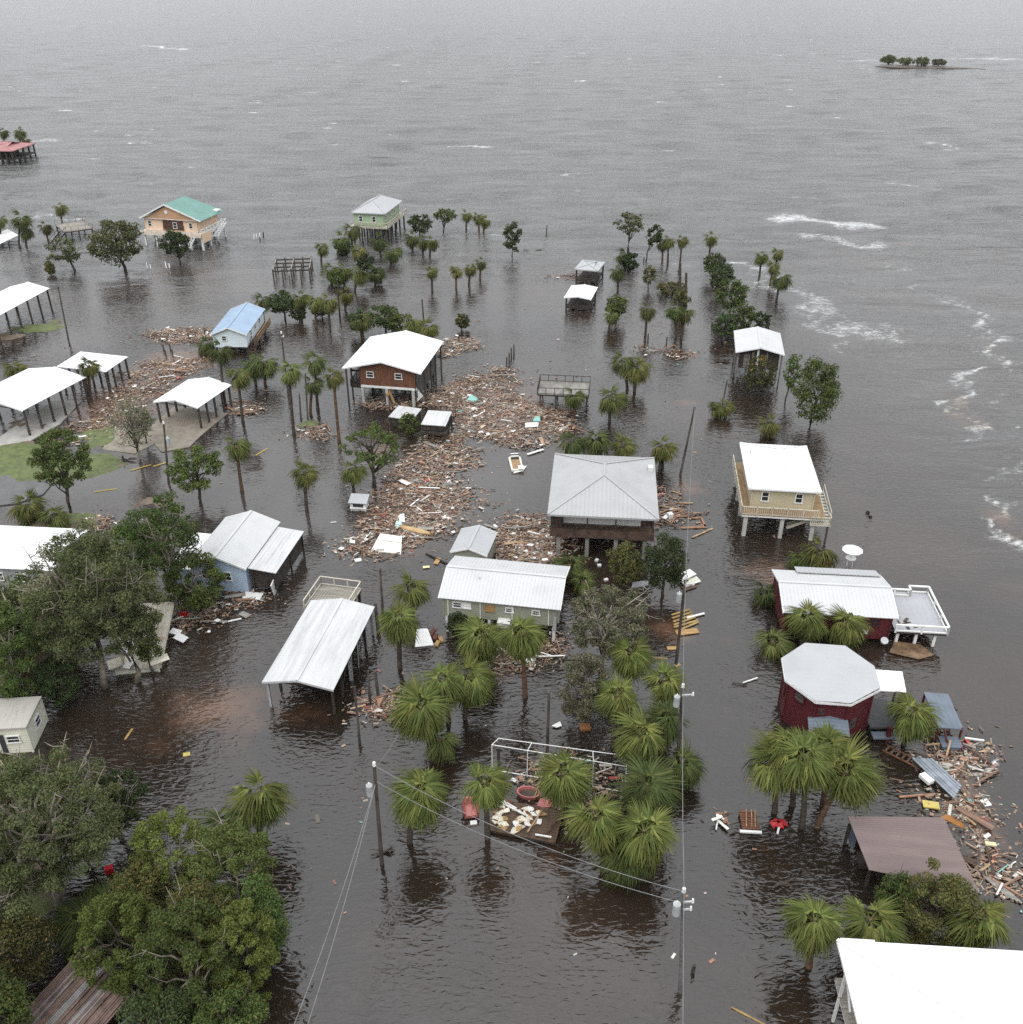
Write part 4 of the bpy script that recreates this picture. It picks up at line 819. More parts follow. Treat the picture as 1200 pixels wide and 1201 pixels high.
boxpart(r, 'side_skirt', w/2+0.02, w/2+0.1, -d/2-0.4, -d/2+3.5, 1.3, 3.4, PEACH)
railing(r, [(w/2, -d/2-0.4, 3.15), (w/2, d/2, 3.15)], 1.1, WHITEP, 1.3, 0.3, 0.14)
posts(r, grid(-w/2+0.6, w/2-0.3, 6, -d/2, d/2-0.5, 4), -0.6, 2.95, 0.34, WHITEP)
stairs(r, (w/2-1.5, -d/2-0.6, 2.9), (w/2-3.0, -d/2-1.4, 0.2), 1.0, WHITEP)
stairs(r, (w/2+0.8, d/2-2.0, 3.9), (w/2+0.8, -1.5, 1.8), 1.0, WHITEP)
MB().box((w/2-0.9, d/2-1.6, 6.45), (1.2, 1.4, 0.35)).build('roof_notch', WHITEP, r)
# mint house
r, w, d = building('stilt_house', 'mint green stilt house with pale grey hipped roof offshore', 'house', [(411, 249), (452, 251), (472, 235), (434.5, 233.5)], 6.6)
hip(r, w, d, 6.6, 2.0, LIGHTR, sp=0.6)
walls(r, -w/2+0.5, w/2-0.7, -d/2+0.5, d/2-1.4, 3.7, 6.5, GREENW)
for x in (-1.9, 1.2): window(r, x, -d/2+0.5, 5.2, 0.8, 1.2)
for y in (-4.5, -1.5, 2): window(r, w/2-0.7, y, 5.2, 0.9, 1.1, 90)
deck(r, -w/2-0.3, w/2+0.5, -d/2-0.4, d/2+0.8, 3.6, CREAMP, 0.8, 'y')
railing(r, [(-w/2-0.3, -d/2-0.4, 3.6), (w/2+0.5, -d/2-0.4, 3.6), (w/2+0.5, d/2+0.8, 3.6)], 1.0, CREAMP, 1.6, 0.5, 0.12)
posts(r, grid(-w/2+0.4, w/2, 5, -d/2+0.1, d/2, 5), -0.6, 3.4, 0.3, POLEW)
# blue roof house
r, w, d = building('stilt_house', 'pale house with light blue metal gable roof and outside wooden stair', 'house', [(248, 393), (293, 392), (308, 363), (268, 362)], 3.4)
gable(r, w, d, 3.4, 1.2, BLUER, 'y', 0.45, trim=WHITEP)
walls(r, -w/2+0.4, w/2-0.4, -d/2+0.5, d/2-0.4, 1.1, 3.3, PALEBL, 'y', 0.95)
window(r, -0.9, -d/2+0.5, 2.6, 0.7, 0.8)
for y in (-3, 0, 3): window(r, w/2-0.4, y, 2.5, 0.9, 0.8, 90)
deck(r, w/2-0.35, w/2+0.75, -d/2+3.0, d/2-0.5, 1.2, MIDW, 0.3, 'x')
railing(r, [(w/2+0.75, d/2-0.5, 1.2), (w/2+0.75, -d/2+3.0, 1.2)], 0.95, TANW, 1.3, 0.3)
stairs(r, (w/2+0.3, -d/2+3.0, 1.2), (w/2+0.2, -d/2+0.6, 0.0), 0.9, MIDW)
posts(r, grid(-w/2+0.6, w/2-0.5, 4, -d/2+0.7, d/2-0.6, 4), -0.6, 1.05, 0.26, DARKW)
# far red-roofed shelter on the left edge
r, w, d = building('stilt_house', 'low red-roofed shelter on stilts far out at the left edge', 'house', [(-14, 177), (26, 177), (30, 168), (-6, 167)], 4.2)
hip(r, w, d, 4.2, 1.6, REDR, axis='x', sp=0.8)
posts(r, grid(-w/2+0.8, w/2-0.6, 6, -d/2+0.6, d/2-0.6, 3), -0.6, 4.1, 0.4, DARKW)
deck(r, -w/2+0.6, w/2-0.4, -d/2+0.5, d/2-0.5, 1.6, DARKW, 0.8, 'x')
walls(r, -w/2+1.5, w/2-6, -d/2+1.5, d/2-1.5, 1.62, 4.1, DARKW)
# left carports
def carport(name, lab, cs, ze, rise, mt, axis, nx, ny, pm=POLEW, group='white metal carports'):
    r, w, d = building(name, lab, 'carport', cs, ze, group)
    if rise: gable(r, w, d, ze, rise, mt, axis, 0.4, trim=mt)
    else: ribbed('roof_panel', [(-w/2, -d/2, ze), (w/2, -d/2, ze - 0.3), (w/2, d/2, ze - 0.3), (-w/2, d/2, ze)], mt, r, 0.4)
    for j in range(ny):
        y = -d/2 + 0.35 + (d - 0.7) * j / (ny - 1)
        posts(r, [(x, y) for x in ([-w/2+0.3, w/2-0.3] if nx == 2 else [-w/2+0.3, 0, w/2-0.3])], -0.7, ze - (0.4 if not rise else 0.1), 0.24, pm, 'post')
        MB().bar((-w/2+0.2, y, ze-0.16), (w/2-0.2, y, ze - (0.46 if not rise else 0.16)), 0.12, 0.1).build('cross_beam', pm, r)
    return r, w, d
carport('carport', 'large white gable carport on dark posts above the concrete drive', [(-42, 470), (35, 483), (93, 441), (30, 432)], 4.0, 0.9, WHITE, 'y', 2, 6)
carport('carport', 'flat white carport roof behind the large gable carport', [(69, 429), (125, 435), (148, 415), (92, 413)], 3.5, 0.0, WHITE, 'y', 3, 4)
carport('carport', 'small white gable carport beside the sandy drive', [(188, 472), (236, 479), (268, 451), (213, 444)], 3.3, 0.75, WHITE, 'y', 2, 5)
carport('boat_shelter', 'white-roofed boat shelter on a row of posts at the left edge', [(-55, 372), (0, 372), (52, 339), (10, 335)], 4.2, 1.0, WHITE, 'y', 2, 6)
# wooden landing and pier
r, w, d = building('pier', 'grey timber landing with ramp left of the peach house', 'pier', [(66, 274), (104, 268), (102, 259), (74, 262)], 2.2)
deck(r, -w/2, w/2, -d/2, d/2, 2.2, GREYW, 0.5, 'x', DARKW); railing(r, [(-w/2, d/2, 2.2), (w/2, d/2, 2.2), (w/2, -d/2, 2.2), (-w/2, -d/2, 2.2)], 1.0, GREYW, 1.6)
posts(r, grid(-w/2+0.2, w/2-0.2, 3, -d/2+0.2, d/2-0.2, 2), -0.6, 1.95, 0.3, POLEW); stairs(r, (-w/2, -d/2+1, 2.2), (-w/2-3.2, -d/2-1.5, 0.3), 1.6, DARKW)
r, w, d = building('pier', 'dark empty pier frame on posts left of the palm thicket', 'pier', [(318, 318), (362, 316), (366, 303), (326, 304)], 2.0)
for y in (-d/2, -d/6, d/6, d/2): MB().bar((-w/2, y, 1.9), (w/2, y, 1.9), 0.2, 0.25).build('beam', DARKW, r)
for x in (-w/2, 0, w/2): MB().bar((x, -d/2, 2.1), (x, d/2, 2.1), 0.2, 0.2).build('beam', GREYW, r)
posts(r, grid(-w/2, w/2, 5, -d/2, d/2, 3), -0.6, 2.3, 0.28, POLEW)
r, w, d = building('boat_shelter', 'collapsed white sheet shelter at the left edge by the palms', 'boat shelter', [(-16, 286), (13, 280), (19, 272), (-4, 275)], 1.6)
ribbed('roof_panel', [(-w/2, -d/2, 0.9), (w/2, -d/2, 2.2), (w/2, d/2, 2.4), (-w/2, d/2, 1.2)], WHITEPL, r, 0.5)
posts(r, grid(-w/2+0.3, w/2-0.3, 3, -d/2+0.3, d/2-0.3, 2), -0.6, 1.0, 0.2, DARKW, 'post')
for k in range(2): MB().bar((w/2 + k, -d/2, -0.3), (w/2 + 2.6 + k, d/2, 2.2), 0.12, 0.12).build('fallen_pole', GALV, r)
# white kiosk in wreckage
p = at(422, 596); r = thing('kiosk', 'tiny white kiosk with ribbed roof standing in wreckage', 'kiosk', tuple(p), R(-6))
walls(r, -0.85, 0.85, -0.6, 0.6, -0.3, 1.05, WHITEPL); ribbed('roof_panel', [(-1.1, -0.9, 1.15), (1.1, -0.9, 1.15), (1.1, 0.8, 1.5), (-1.1, 0.8, 1.5)], LIGHTR, r, 0.3)
boxpart(r, 'counter', -0.95, 0.95, -0.85, -0.62, 0.35, 0.45, WHITEP); boxpart(r, 'hatch', -0.6, 0.6, -0.64, -0.61, 0.5, 0.95, DARKM)
# patio table with parasol
p = at(996, 664); r = thing('parasol_table', 'round white patio table with open white parasol in the water', 'patio table', tuple(p), 0)
MB().cyl((0, 0, 1.0), (0, 0, 1.06), 0.55, 0.55, 18).build('table_top', WHITEPL, r); MB().cyl((0, 0, -0.4), (0, 0, 2.45), 0.03, 0.03).build('pole', GALV, r)
for k in range(10):
    a0, a1 = k * math.pi / 5, (k + 1) * math.pi / 5
    mb = MB(); mb.prism([(math.cos(a0) * 1.08, math.sin(a0) * 1.08, 2.05), (math.cos(a1) * 1.08, math.sin(a1) * 1.08, 2.05), (0, 0, 2.5)], (0, 0, -0.02)); mb.build('canopy_panel', WHITEPL if k % 2 else mat('grey_white_canvas', (0.60, 0.60, 0.59), 0.8), r)
for k in range(4): a0 = k * math.pi / 2 + 0.4; MB().bar((math.cos(a0) * 0.4, math.sin(a0) * 0.4, -0.4), (math.cos(a0) * 0.35, math.sin(a0) * 0.35, 1.0), 0.05).build('leg', WHITEPL, r)
# brown ruined roof lower left
r, w, d = building('collapsed_roof', 'leaf-littered brown plank roof slanting in the lower left corner', 'roof', [(45, 1235), (105, 1222), (132, 1158), (75, 1118)], 1.5)
N = 34; lx, ly = 5.2, 4.6
PINKW = mat('weathered_pinkish_board', (0.19, 0.125, 0.105), 0.85, 0.25, 1.5, dirt=(0.08, 0.06, 0.05), dirt_amt=0.6); GRYB = mat('silvered_board', (0.24, 0.23, 0.225), 0.8, 0.15, 1.5)
for i in range(N):
    x = -lx/2 + lx * (i + 0.5) / N
    mb = MB(); mb.bar((x, -ly/2, 0.9 + rnd.random() * 0.04), (x + rnd.uniform(-0.03, 0.03), ly/2 - rnd.random() * 0.5, 2.3 + rnd.random() * 0.05), lx / N - 0.03, 0.05); mb.build('roof_board', GRYB if rnd.random() < 0.25 else PINKW, r)
r.rotation_euler.z = R(-38)
boxpart(r, 'eave_board', -lx/2 - 0.3, lx/2 + 0.2, -ly/2 - 0.25, -ly/2 - 0.02, 0.75, 0.92, GRYB)
boxpart(r, 'dark_gable', lx/2 + 0.02, lx/2 + 0.2, -ly/2, ly/2, -0.3, 1.0, mat('teal_grey_wall', (0.10, 0.14, 0.13), 0.7))
boxpart(r, 'ridge_board', -lx/2, lx/2, ly/2 - 0.1, ly/2 + 0.2, 2.32, 2.45, PINKW)
posts(r, [(-lx/2, -ly/2+0.2), (lx/2-0.2, -ly/2+0.2), (0, ly/2-0.4), (lx/2-0.2, ly/2-0.4)], -0.6, 1.0, 0.25, DARKW, 'post')
# ------------------------------------------------------------------ utility poles and wires
def pole(lab, px, pyb, top=None, h=9.4, r0=0.16, m=POLEW, arm=None, can=None, name='utility_pole', cat='pole', group=None):
    b = at(px, pyb); r = thing(name, lab, cat, tuple(b), 0, group)
    t = Vector((0, 0, h))
    if top is not None:
        q = at(top[0], top[1], h); t = Vector((q.x - b.x, q.y - b.y, h)); 
        if abs(t.y) > 3: t.y = math.copysign(3, t.y)
    MB().cyl(-t * 0.1, t, r0, r0 * 0.72, 9).build('shaft', m, r)
    def on(f, o=(0, 0, 0)): return t * f + Vector(o)
    if arm:
        for f, L in arm: MB().bar(on(f, (-L * 0.1, -0.2, 0)), on(f, (L, -0.2, 0.05)), 0.1, 0.12).build('bracket_arm', GALV, r); MB().cyl(on(f, (L, -0.2, 0)), on(f, (L, -0.2, 0.28)), 0.09, 0.06, 8).build('insulator', WHITEPL, r)
    if can:
        for f, sx in can:
            o = MB().cyl(on(f, (sx * 0.42, -0.15, -0.45)), on(f, (sx * 0.42, -0.15, 0.45)), 0.23, 0.23, 12).build('transformer', mat('transformer_grey', (0.45, 0.465, 0.47), 0.45), r)
            MB().cyl(on(f, (sx * 0.42, -0.15, 0.46)), on(f, (sx * 0.42, -0.15, 0.68)), 0.07, 0.05, 8).build('bushing', WHITEPL, o)
    if can or arm: MB().cyl(on(1.0), on(1.0, (0, 0, 0.3)), 0.13, 0.1, 8).build('top_insulator', WHITEPL, r)
    return b, t
pA = pole('utility pole with white transformer can standing nearest the bottom edge', 798, 1163, (802, 1046), arm=[(0.93, 0.5), (0.86, 0.4)], can=[(0.86, -1)], m=mat('wet_grey_pole', (0.17, 0.165, 0.16), 0.5, 0.2, 2))
pB = pole('utility pole with grey transformer rising behind the tall street palms', 794, 905, (801, 806), arm=[(0.93, 0.75)], can=[(0.86, -1)])
pC = pole('dark utility pole with grey transformer beside the sunken tan boards', 793, 779, (804, 679), arm=[(0.95, 0.7)], can=[(0.80, -1)])
pD = pole('bare leaning utility pole behind the pale grey hipped roof', 798, 557, (815, 477), h=8.6)
pL = pole('utility pole with white insulator and root-wrapped foot in the flooded lot', 448, 1013, (439, 898), can=[(0.78, -1)])
pole('leaning utility pole among palms right of the brown-railed deck', 845, 487, (853, 446), h=5.0, r0=0.13)
pole('tall bare pole in open water right of the left boat shelter', 81, 402, (68, 336), h=8.8)
pole('utility pole beside the bare grey shrub and flooded road', 198, 567, (192, 497), h=7.6, can=[(0.72, 1)])
pole('tall pole between the blue-roofed house and the brown house', 338, 462, (330, 391), h=9.0, arm=[(0.95, 0.3)])
pole('thin pole in the middle of the palms behind blue-roofed house', 399, 376, (395, 328), h=8.4)
pole('short bare pole in water behind the brown house roof', 497, 376, (495, 351), h=4.0)
pole('dark pole standing beside the two palms near the deck', 449, 718, (446, 668), h=4.6, r0=0.14)
pole('short dark piling right of the corrugated shelter roof', 444, 741, (440, 708), h=2.8, r0=0.2, name='piling', cat='piling')
pole('pole in front of the corrugated shelter near floating boards', 422, 872, (416, 805), h=5.4, r0=0.12)
pole('left of two dark poles rising from the floating boards', 434, 827, (432, 787), h=3.2, r0=0.13, name='piling', cat='piling', group='two dark poles in floating boards')
pole('right of two dark poles rising from the floating boards', 444, 819, (440, 787), h=2.7, r0=0.17, name='piling', cat='piling', group='two dark poles in floating boards')
pole('dark pole beside the white pipe frame', 642, 880, (644, 812), h=6.2, r0=0.14)
pole('thin dark pole standing beside the tall pair of palms', 361, 490, (358, 438), h=6.0, r0=0.13)
pole('white-stained short post beside the palm islet', 353, 492, (351, 462), h=3.5, r0=0.14, name='piling', cat='piling')
for lab, x, y0, y1 in (('taller of two bare dead trunks among far palms', 797, 360, 308), ('shorter of two bare dead trunks among far palms', 804, 360, 320)):
    pole(lab, x, y0, (x + 1, y1), h=hgt(x, y0, y1), r0=0.3, m=PTRUNK, name='dead_trunk', cat='trunk', group='bare dead trunks')
PILE_LABELS = ['stub of dark piling in the flooded road below the grey shrub', 'stub of piling right of the row of pale stakes', 'stub of piling at the foot of the dark pier frame', 'nearest stub of the four in line behind the wide raft', 'second nearest stub of the four in line behind the wide raft', 'third stub of the four in line behind the wide raft', 'farthest stub of the four in line behind the wide raft', 'left front stub of the four pilings in the wreckage left of blue roof', 'right front stub of the four pilings in the wreckage left of blue roof', 'left rear stub of the four pilings in the wreckage left of blue roof', 'right rear stub of the four pilings in the wreckage left of blue roof', 'left of three stubs beside the blue-roofed house drift', 'middle of three stubs beside the blue-roofed house drift', 'right of three stubs beside the blue-roofed house drift', 'dark stub below the palms behind the grey hipped roof', 'dark stub between the far palms and the street drift', 'dark stub beside the bare leaning utility pole', 'dark stub right of the nearest transformer pole', '', 'dark stake left of the white pipe frame', 'lone stake in open sea right of the ragged lone tree', 'dark stub below the wind-bent pine', 'dark stub beside the thin mid-water palm']
for i, (x, y, hh) in enumerate([(145, 541, 0.8), (305, 283, 1), (340, 330, 1.2), (594, 430, 1.6), (597, 425, 1.6), (600, 419, 1.6), (603, 415, 1.6), (195, 418, 1.1), (203, 417, 1.1), (192, 411, 1), (200, 410, 1), (222, 398, 1), (230, 396, 1), (240, 393, 1), (716, 551, 1.2), (782, 402, 1.0), (773, 550, 1.4), (812, 1140, 0.7), (653, 800, 0), (585, 895, 1.6), (641, 275, 2.2), (755, 308, 1.2), (760, 398, 1.0)]):
    if hh: 
        b = at(x, y); o = MB().cyl((0, 0, -0.5), (rnd.uniform(-.1, .1), 0, hh), 0.13, 0.12, 7).build('piling', POLEW); o.location = b
        tag(o, PILE_LABELS[i], 'piling', 'stubs of old pilings')
WIRE = mat('grey_wire', (0.22, 0.22, 0.22), 0.5, 0.1, 1)
def wire(lab, a, b, sag=0.8, r=0.022, group=None):
    pts = [Vector(a).lerp(Vector(b), i / 24) - Vector((0, 0, sag * 4 * (i / 24) * (1 - i / 24))) for i in range(25)]
    o = MB().tube([p - pts[0] for p in pts], r, 5).build('power_line', WIRE, loc=pts[0])
    tag(o, lab, 'power line', group)
def tp(p, f=1.0, dz=0.3): return p[0] + p[1] * f + Vector((0, 0, dz))
wire('power line along the street between the two transformer poles nearest the bottom', tp(pA), tp(pB))
wire('power line along the street between the tall-palm pole and the sunken-board pole', tp(pB), tp(pC), 0.4)
wire('power line from the sunken-board pole to the bare leaning pole', tp(pC), tp(pD), 1.0)
q = tp(pA) + (tp(pA) - tp(pB)) * 1.0
wire('power line running off the bottom edge from the nearest transformer pole', tp(pA), q, 1.0)
wire('upper of two sagging lines crossing the flooded lot between two poles', tp(pL, 0.97), tp(pA, 0.97), 1.1, group='two lines across the lot')
wire('lower of two sagging lines crossing the flooded lot between two poles', tp(pL, 0.82), tp(pA, 0.86), 1.1, group='two lines across the lot')
for k, off in (('left', 0.0), ('right', 0.7)):
    wire(k + ' of two lines running from the flooded-lot pole to the bottom left', tp(pL, 0.80), at(322 + off * 28, 1260, 7.5), 0.8, group='two lines to the bottom left')
wire('thin line from the flooded-lot pole up towards the floating boards', tp(pL, 0.95), at(466, 862, 5.5), 0.3)
# ------------------------------------------------------------------ palms
FR_A = leafmat('palm_frond_green', (0.058, 0.076, 0.017), (0.235, 0.252, 0.072), 0.2, 0.5, (0.24, 0.19, 0.08), 0.02)
FR_B = leafmat('palm_frond_dark', (0.036, 0.052, 0.016), (0.130, 0.150, 0.046), 0.2, 0.5, (0.18, 0.13, 0.06), 0.03)
FR_D = leafmat('palm_frond_dead', (0.12, 0.072, 0.03), (0.25, 0.17, 0.08), 0.15, 0.7)
def frond_arrays(rg, L=0.8, r=1.0, segs=21, droop=0.6):
    V = []; F = []
    def quad(a, b, c, d):
        o = len(V); V.extend([a, b, c, d]); F.append((o, o + 1, o + 2, o + 3))
    def bend(x, y, z): return np.array([x - 0.05 * droop * max(0, x) ** 2, y * (1 - 0.10 * max(0, x)), z - droop * 0.30 * max(0, x) ** 2 - 0.22 * abs(y) ** 1.5])
    quad(bend(0, -0.03, 0), bend(L * 0.5, -0.025, 0.0), bend(L * 0.5, 0.025, 0.0), bend(0, 0.03, 0))
    quad(bend(L * 0.5, -0.025, 0), bend(L * 1.05, -0.02, 0.0), bend(L * 1.05, 0.02, 0.0), bend(L * 0.5, 0.025, 0))
    for i in range(segs):
        a = math.radians(-118 + 236 * i / (segs - 1)) + rg.normal(0, 0.06)
        ln = r * (1.12 - 0.36 * abs(a) / 2.1) * rg.uniform(0.82, 1.12); wd = 0.058 * r
        ca, sa = math.cos(a), math.sin(a)
        def P(rho, side, dz): return bend(L + ca * rho - sa * side, sa * rho + ca * side, dz - 0.20 * (rho / r) * abs(sa))
        d1 = rg.uniform(0.0, 0.10); d2 = rg.uniform(0.30, 0.75) * r; sw = rg.normal(0, 0.07)
        o = len(V)
        V.extend([P(0.03, -0.012, 0), P(0.03, 0.012, 0), P(ln * 0.45, -wd, -d1 * 0.4), P(ln * 0.45, wd, -d1 * 0.4 + 0.02), P(ln * 0.78, -wd * 0.6 + sw * 0.5, -d1 - d2 * 0.3), P(ln * 0.78, wd * 0.6 + sw * 0.5, -d1 - d2 * 0.3), P(ln * 0.95, sw - 0.014, -d1 - d2), P(ln * 0.95, sw + 0.014, -d1 - d2)])
        F.extend([(o, o + 2, o + 3, o + 1), (o + 2, o + 4, o + 5, o + 3), (o + 4, o + 6, o + 7, o + 5)])
    return np.array(V), np.array(F)
_rg = np.random.default_rng(11)
FRONDS = [frond_arrays(_rg, _rg.uniform(0.55, 0.9), _rg.uniform(0.9, 1.1), 21, _rg.uniform(0.8, 1.7)) for _ in range(6)]
DEADF = [frond_arrays(_rg, 0.7, 0.8, 9, 1.4) for _ in range(2)]
FMESH = {}
def fmesh(kind, k, m):
    key = (kind, k, m.name)
    if key not in FMESH:
        V, F = (FRONDS if kind == 'g' else DEADF)[k]
        me = bpy.data.meshes.new('frond'); me.from_pydata(V.tolist(), [], F.tolist()); me.update(); me.materials.append(m); FMESH[key] = me
    return FMESH[key]
WIND = Vector((0.30, -0.10, -0.05))
def frond_frames(rg, n, lo=-0.95, hi=1.0, wind=1.0, pw=0.7):
    out = []
    for i in range(n):
        t = (i + 0.5) / n; z = hi + (lo - hi) * t ** pw; az = i * 2.39996 + rg.normal(0, 0.2)
        el = math.asin(max(-0.98, min(0.97, z + rg.normal(0, 0.08))))
        d = Vector((math.cos(az) * math.cos(el), math.sin(az) * math.cos(el), math.sin(el))) + WIND * wind * rg.uniform(0.5, 1.5)
        d.normalize(); up = Vector((0, 0, 1)) - d * d.z
        if up.length < 0.15: up = Vector((math.cos(az), math.sin(az), 0)) * -1 - d * d.dot(Vector((math.cos(az), math.sin(az), 0)) * -1)
        up.normalize(); y = up.cross(d); roll = rg.normal(0, 0.35)
        u2 = up * math.cos(roll) + y * math.sin(roll); y2 = u2.cross(d)
        s = rg.uniform(0.8, 1.12) * (0.95 if z > 0.8 else 1.0)
        out.append((Matrix((d, y2, u2)).transposed(), s, z, d * 0.16))
    return out
def merged_crown(seed, n, m, dead=4):
    rg = np.random.default_rng(seed); VV = []; FF = []; o = 0
    for k, (M, s, z, p) in enumerate(frond_frames(rg, n, -0.7, 0.97, 1.0, 0.85)):
        V, F = FRONDS[k % 6]; A = np.array(M) * s
        VV.append(V @ A.T + np.array(p)); FF.append(F + o); o += len(V)
    me = bpy.data.meshes.new('crown'); V = np.concatenate(VV); F = np.concatenate(FF)
    me.from_pydata(V.tolist(), [], F.tolist()); me.update(); me.materials.append(m)
    rg = np.random.default_rng(seed + 50); VV = []; FF = []; o = 0
    for k, (M, s, z, p) in enumerate(frond_frames(rg, 9, -0.98, -0.55, 0.4)):
        V, F = DEADF[k % 2]; VV.append(V @ (np.array(M) * s).T + np.array(p)); FF.append(F + o); o += len(V)
    me2 = bpy.data.meshes.new('dead_skirt'); V = np.concatenate(VV); F = np.concatenate(FF)
    me2.from_pydata(V.tolist(), [], F.tolist()); me2.update(); me2.materials.append(FR_D)
    return me, me2
FR_F = leafmat('palm_frond_far', (0.042, 0.056, 0.014), (0.165, 0.175, 0.050), 0.2, 0.5, (0.2, 0.14, 0.06), 0.04)
CROWNS = [merged_crown(100 + k, 30, FR_F if k % 2 else FR_B) for k in range(6)]
HEART = None
def palm(lab, cx, cy, bx=None, by=None, h=None, size=None, detail=None, dark=False, group=None, dead=True, n=72):
    """crown centre at pixel cx,cy; foot at bx,by when it shows"""
    if by is not None:
        b = at(bx, by); hh = hgt(bx, by, cy)
        t = at(cx, cy, hh); lean = Vector((t.x - b.x, max(-1.2, min(1.2, t.y - b.y)), 0))
    else:
        hh = h or 5.0; t = at(cx, cy, hh); lean = Vector((rnd.uniform(-0.5, 0.5), rnd.uniform(-0.4, 0.4), 0)); b = Vector((t.x - lean.x, t.y - lean.y, 0))
    s = 0.99 * (size or rnd.uniform(0.92, 1.1))
    root = thing('palm_tree', lab, 'palm tree', tuple(b), 0, group)
    px_ = pxm(cx, cy, hh) * 3.4 * s
    if detail is None: detail = px_ > 44
    rg = np.random.default_rng(int(cx * 31 + cy * 17) % 99991)
    pts = []; rad = []
    K = 9
    for i in range(K):
        f = i / (K - 1); z = -0.6 + (hh + 0.6) * f
        q = lean * (f ** 1.6); q = Vector((q.x, q.y, z)); pts.append(q)
        rad.append((0.24 - 0.07 * f + (0.10 if i == 0 else 0) + (0.06 if i >= K - 2 else 0)) * (0.85 + 0.15 * s) * rg.uniform(0.92, 1.08))
    MB().tube(pts, rad, 8).build('trunk', PTRUNKR if rg.random() < 0.25 else PTRUNK, root, smooth=True)
    top = Vector((lean.x, lean.y, hh)); m = FR_B if dark else FR_A
    if detail:
        MB().cyl((0, 0, -0.55), (0, 0, 0.25), 0.20, 0.12, 8).build('crown', mat('fibrous_palm_heart', (0.16, 0.12, 0.06), 0.9, 0.3, 4), root, loc=top)
        cr = root.children[-1]
        for o in root.children:
            if o.name.startswith('crown'): cr = o
        cr.rotation_euler = (rg.normal(0, 0.13), rg.normal(0.03, 0.13), 0); wf = rg.uniform(0.2, 2.1); n = int(n * rg.uniform(0.72, 1.12))
        for k, (M, sf, z, p) in enumerate(frond_frames(rg, n, rg.uniform(-0.98, -0.75), 1.0, wf, rg.uniform(0.85, 1.1))):
            f = bpy.data.objects.new('frond', fmesh('g', int(rg.integers(6)), m)); C.objects.link(f); f.parent = cr
            f.matrix_local = Matrix.Translation(p * s) @ (M * (sf * s)).to_4x4()
        for k, (M, sf, z, p) in enumerate(frond_frames(rg, int(rg.integers(6, 13)), -0.98, -0.6, 0.4)):
            f = bpy.data.objects.new('dead_frond', fmesh('d', int(rg.integers(2)), FR_D)); C.objects.link(f); f.parent = cr
            f.matrix_local = Matrix.Translation(p * s) @ (M * (sf * s)).to_4x4()
    else:
        me, me2 = CROWNS[int(rg.integers(3)) * 2 + (0 if dark else 1)]
        f = bpy.data.objects.new('crown', me); C.objects.link(f); f.parent = root; f.location = top; f.scale = (s, s, s * 1.0); f.rotation_euler = (rg.normal(0, 0.12), rg.normal(0, 0.12), rg.normal(0, 0.7))
        if dead:
            g = bpy.data.objects.new('dead_skirt', me2); C.objects.link(g); g.parent = f
    return root
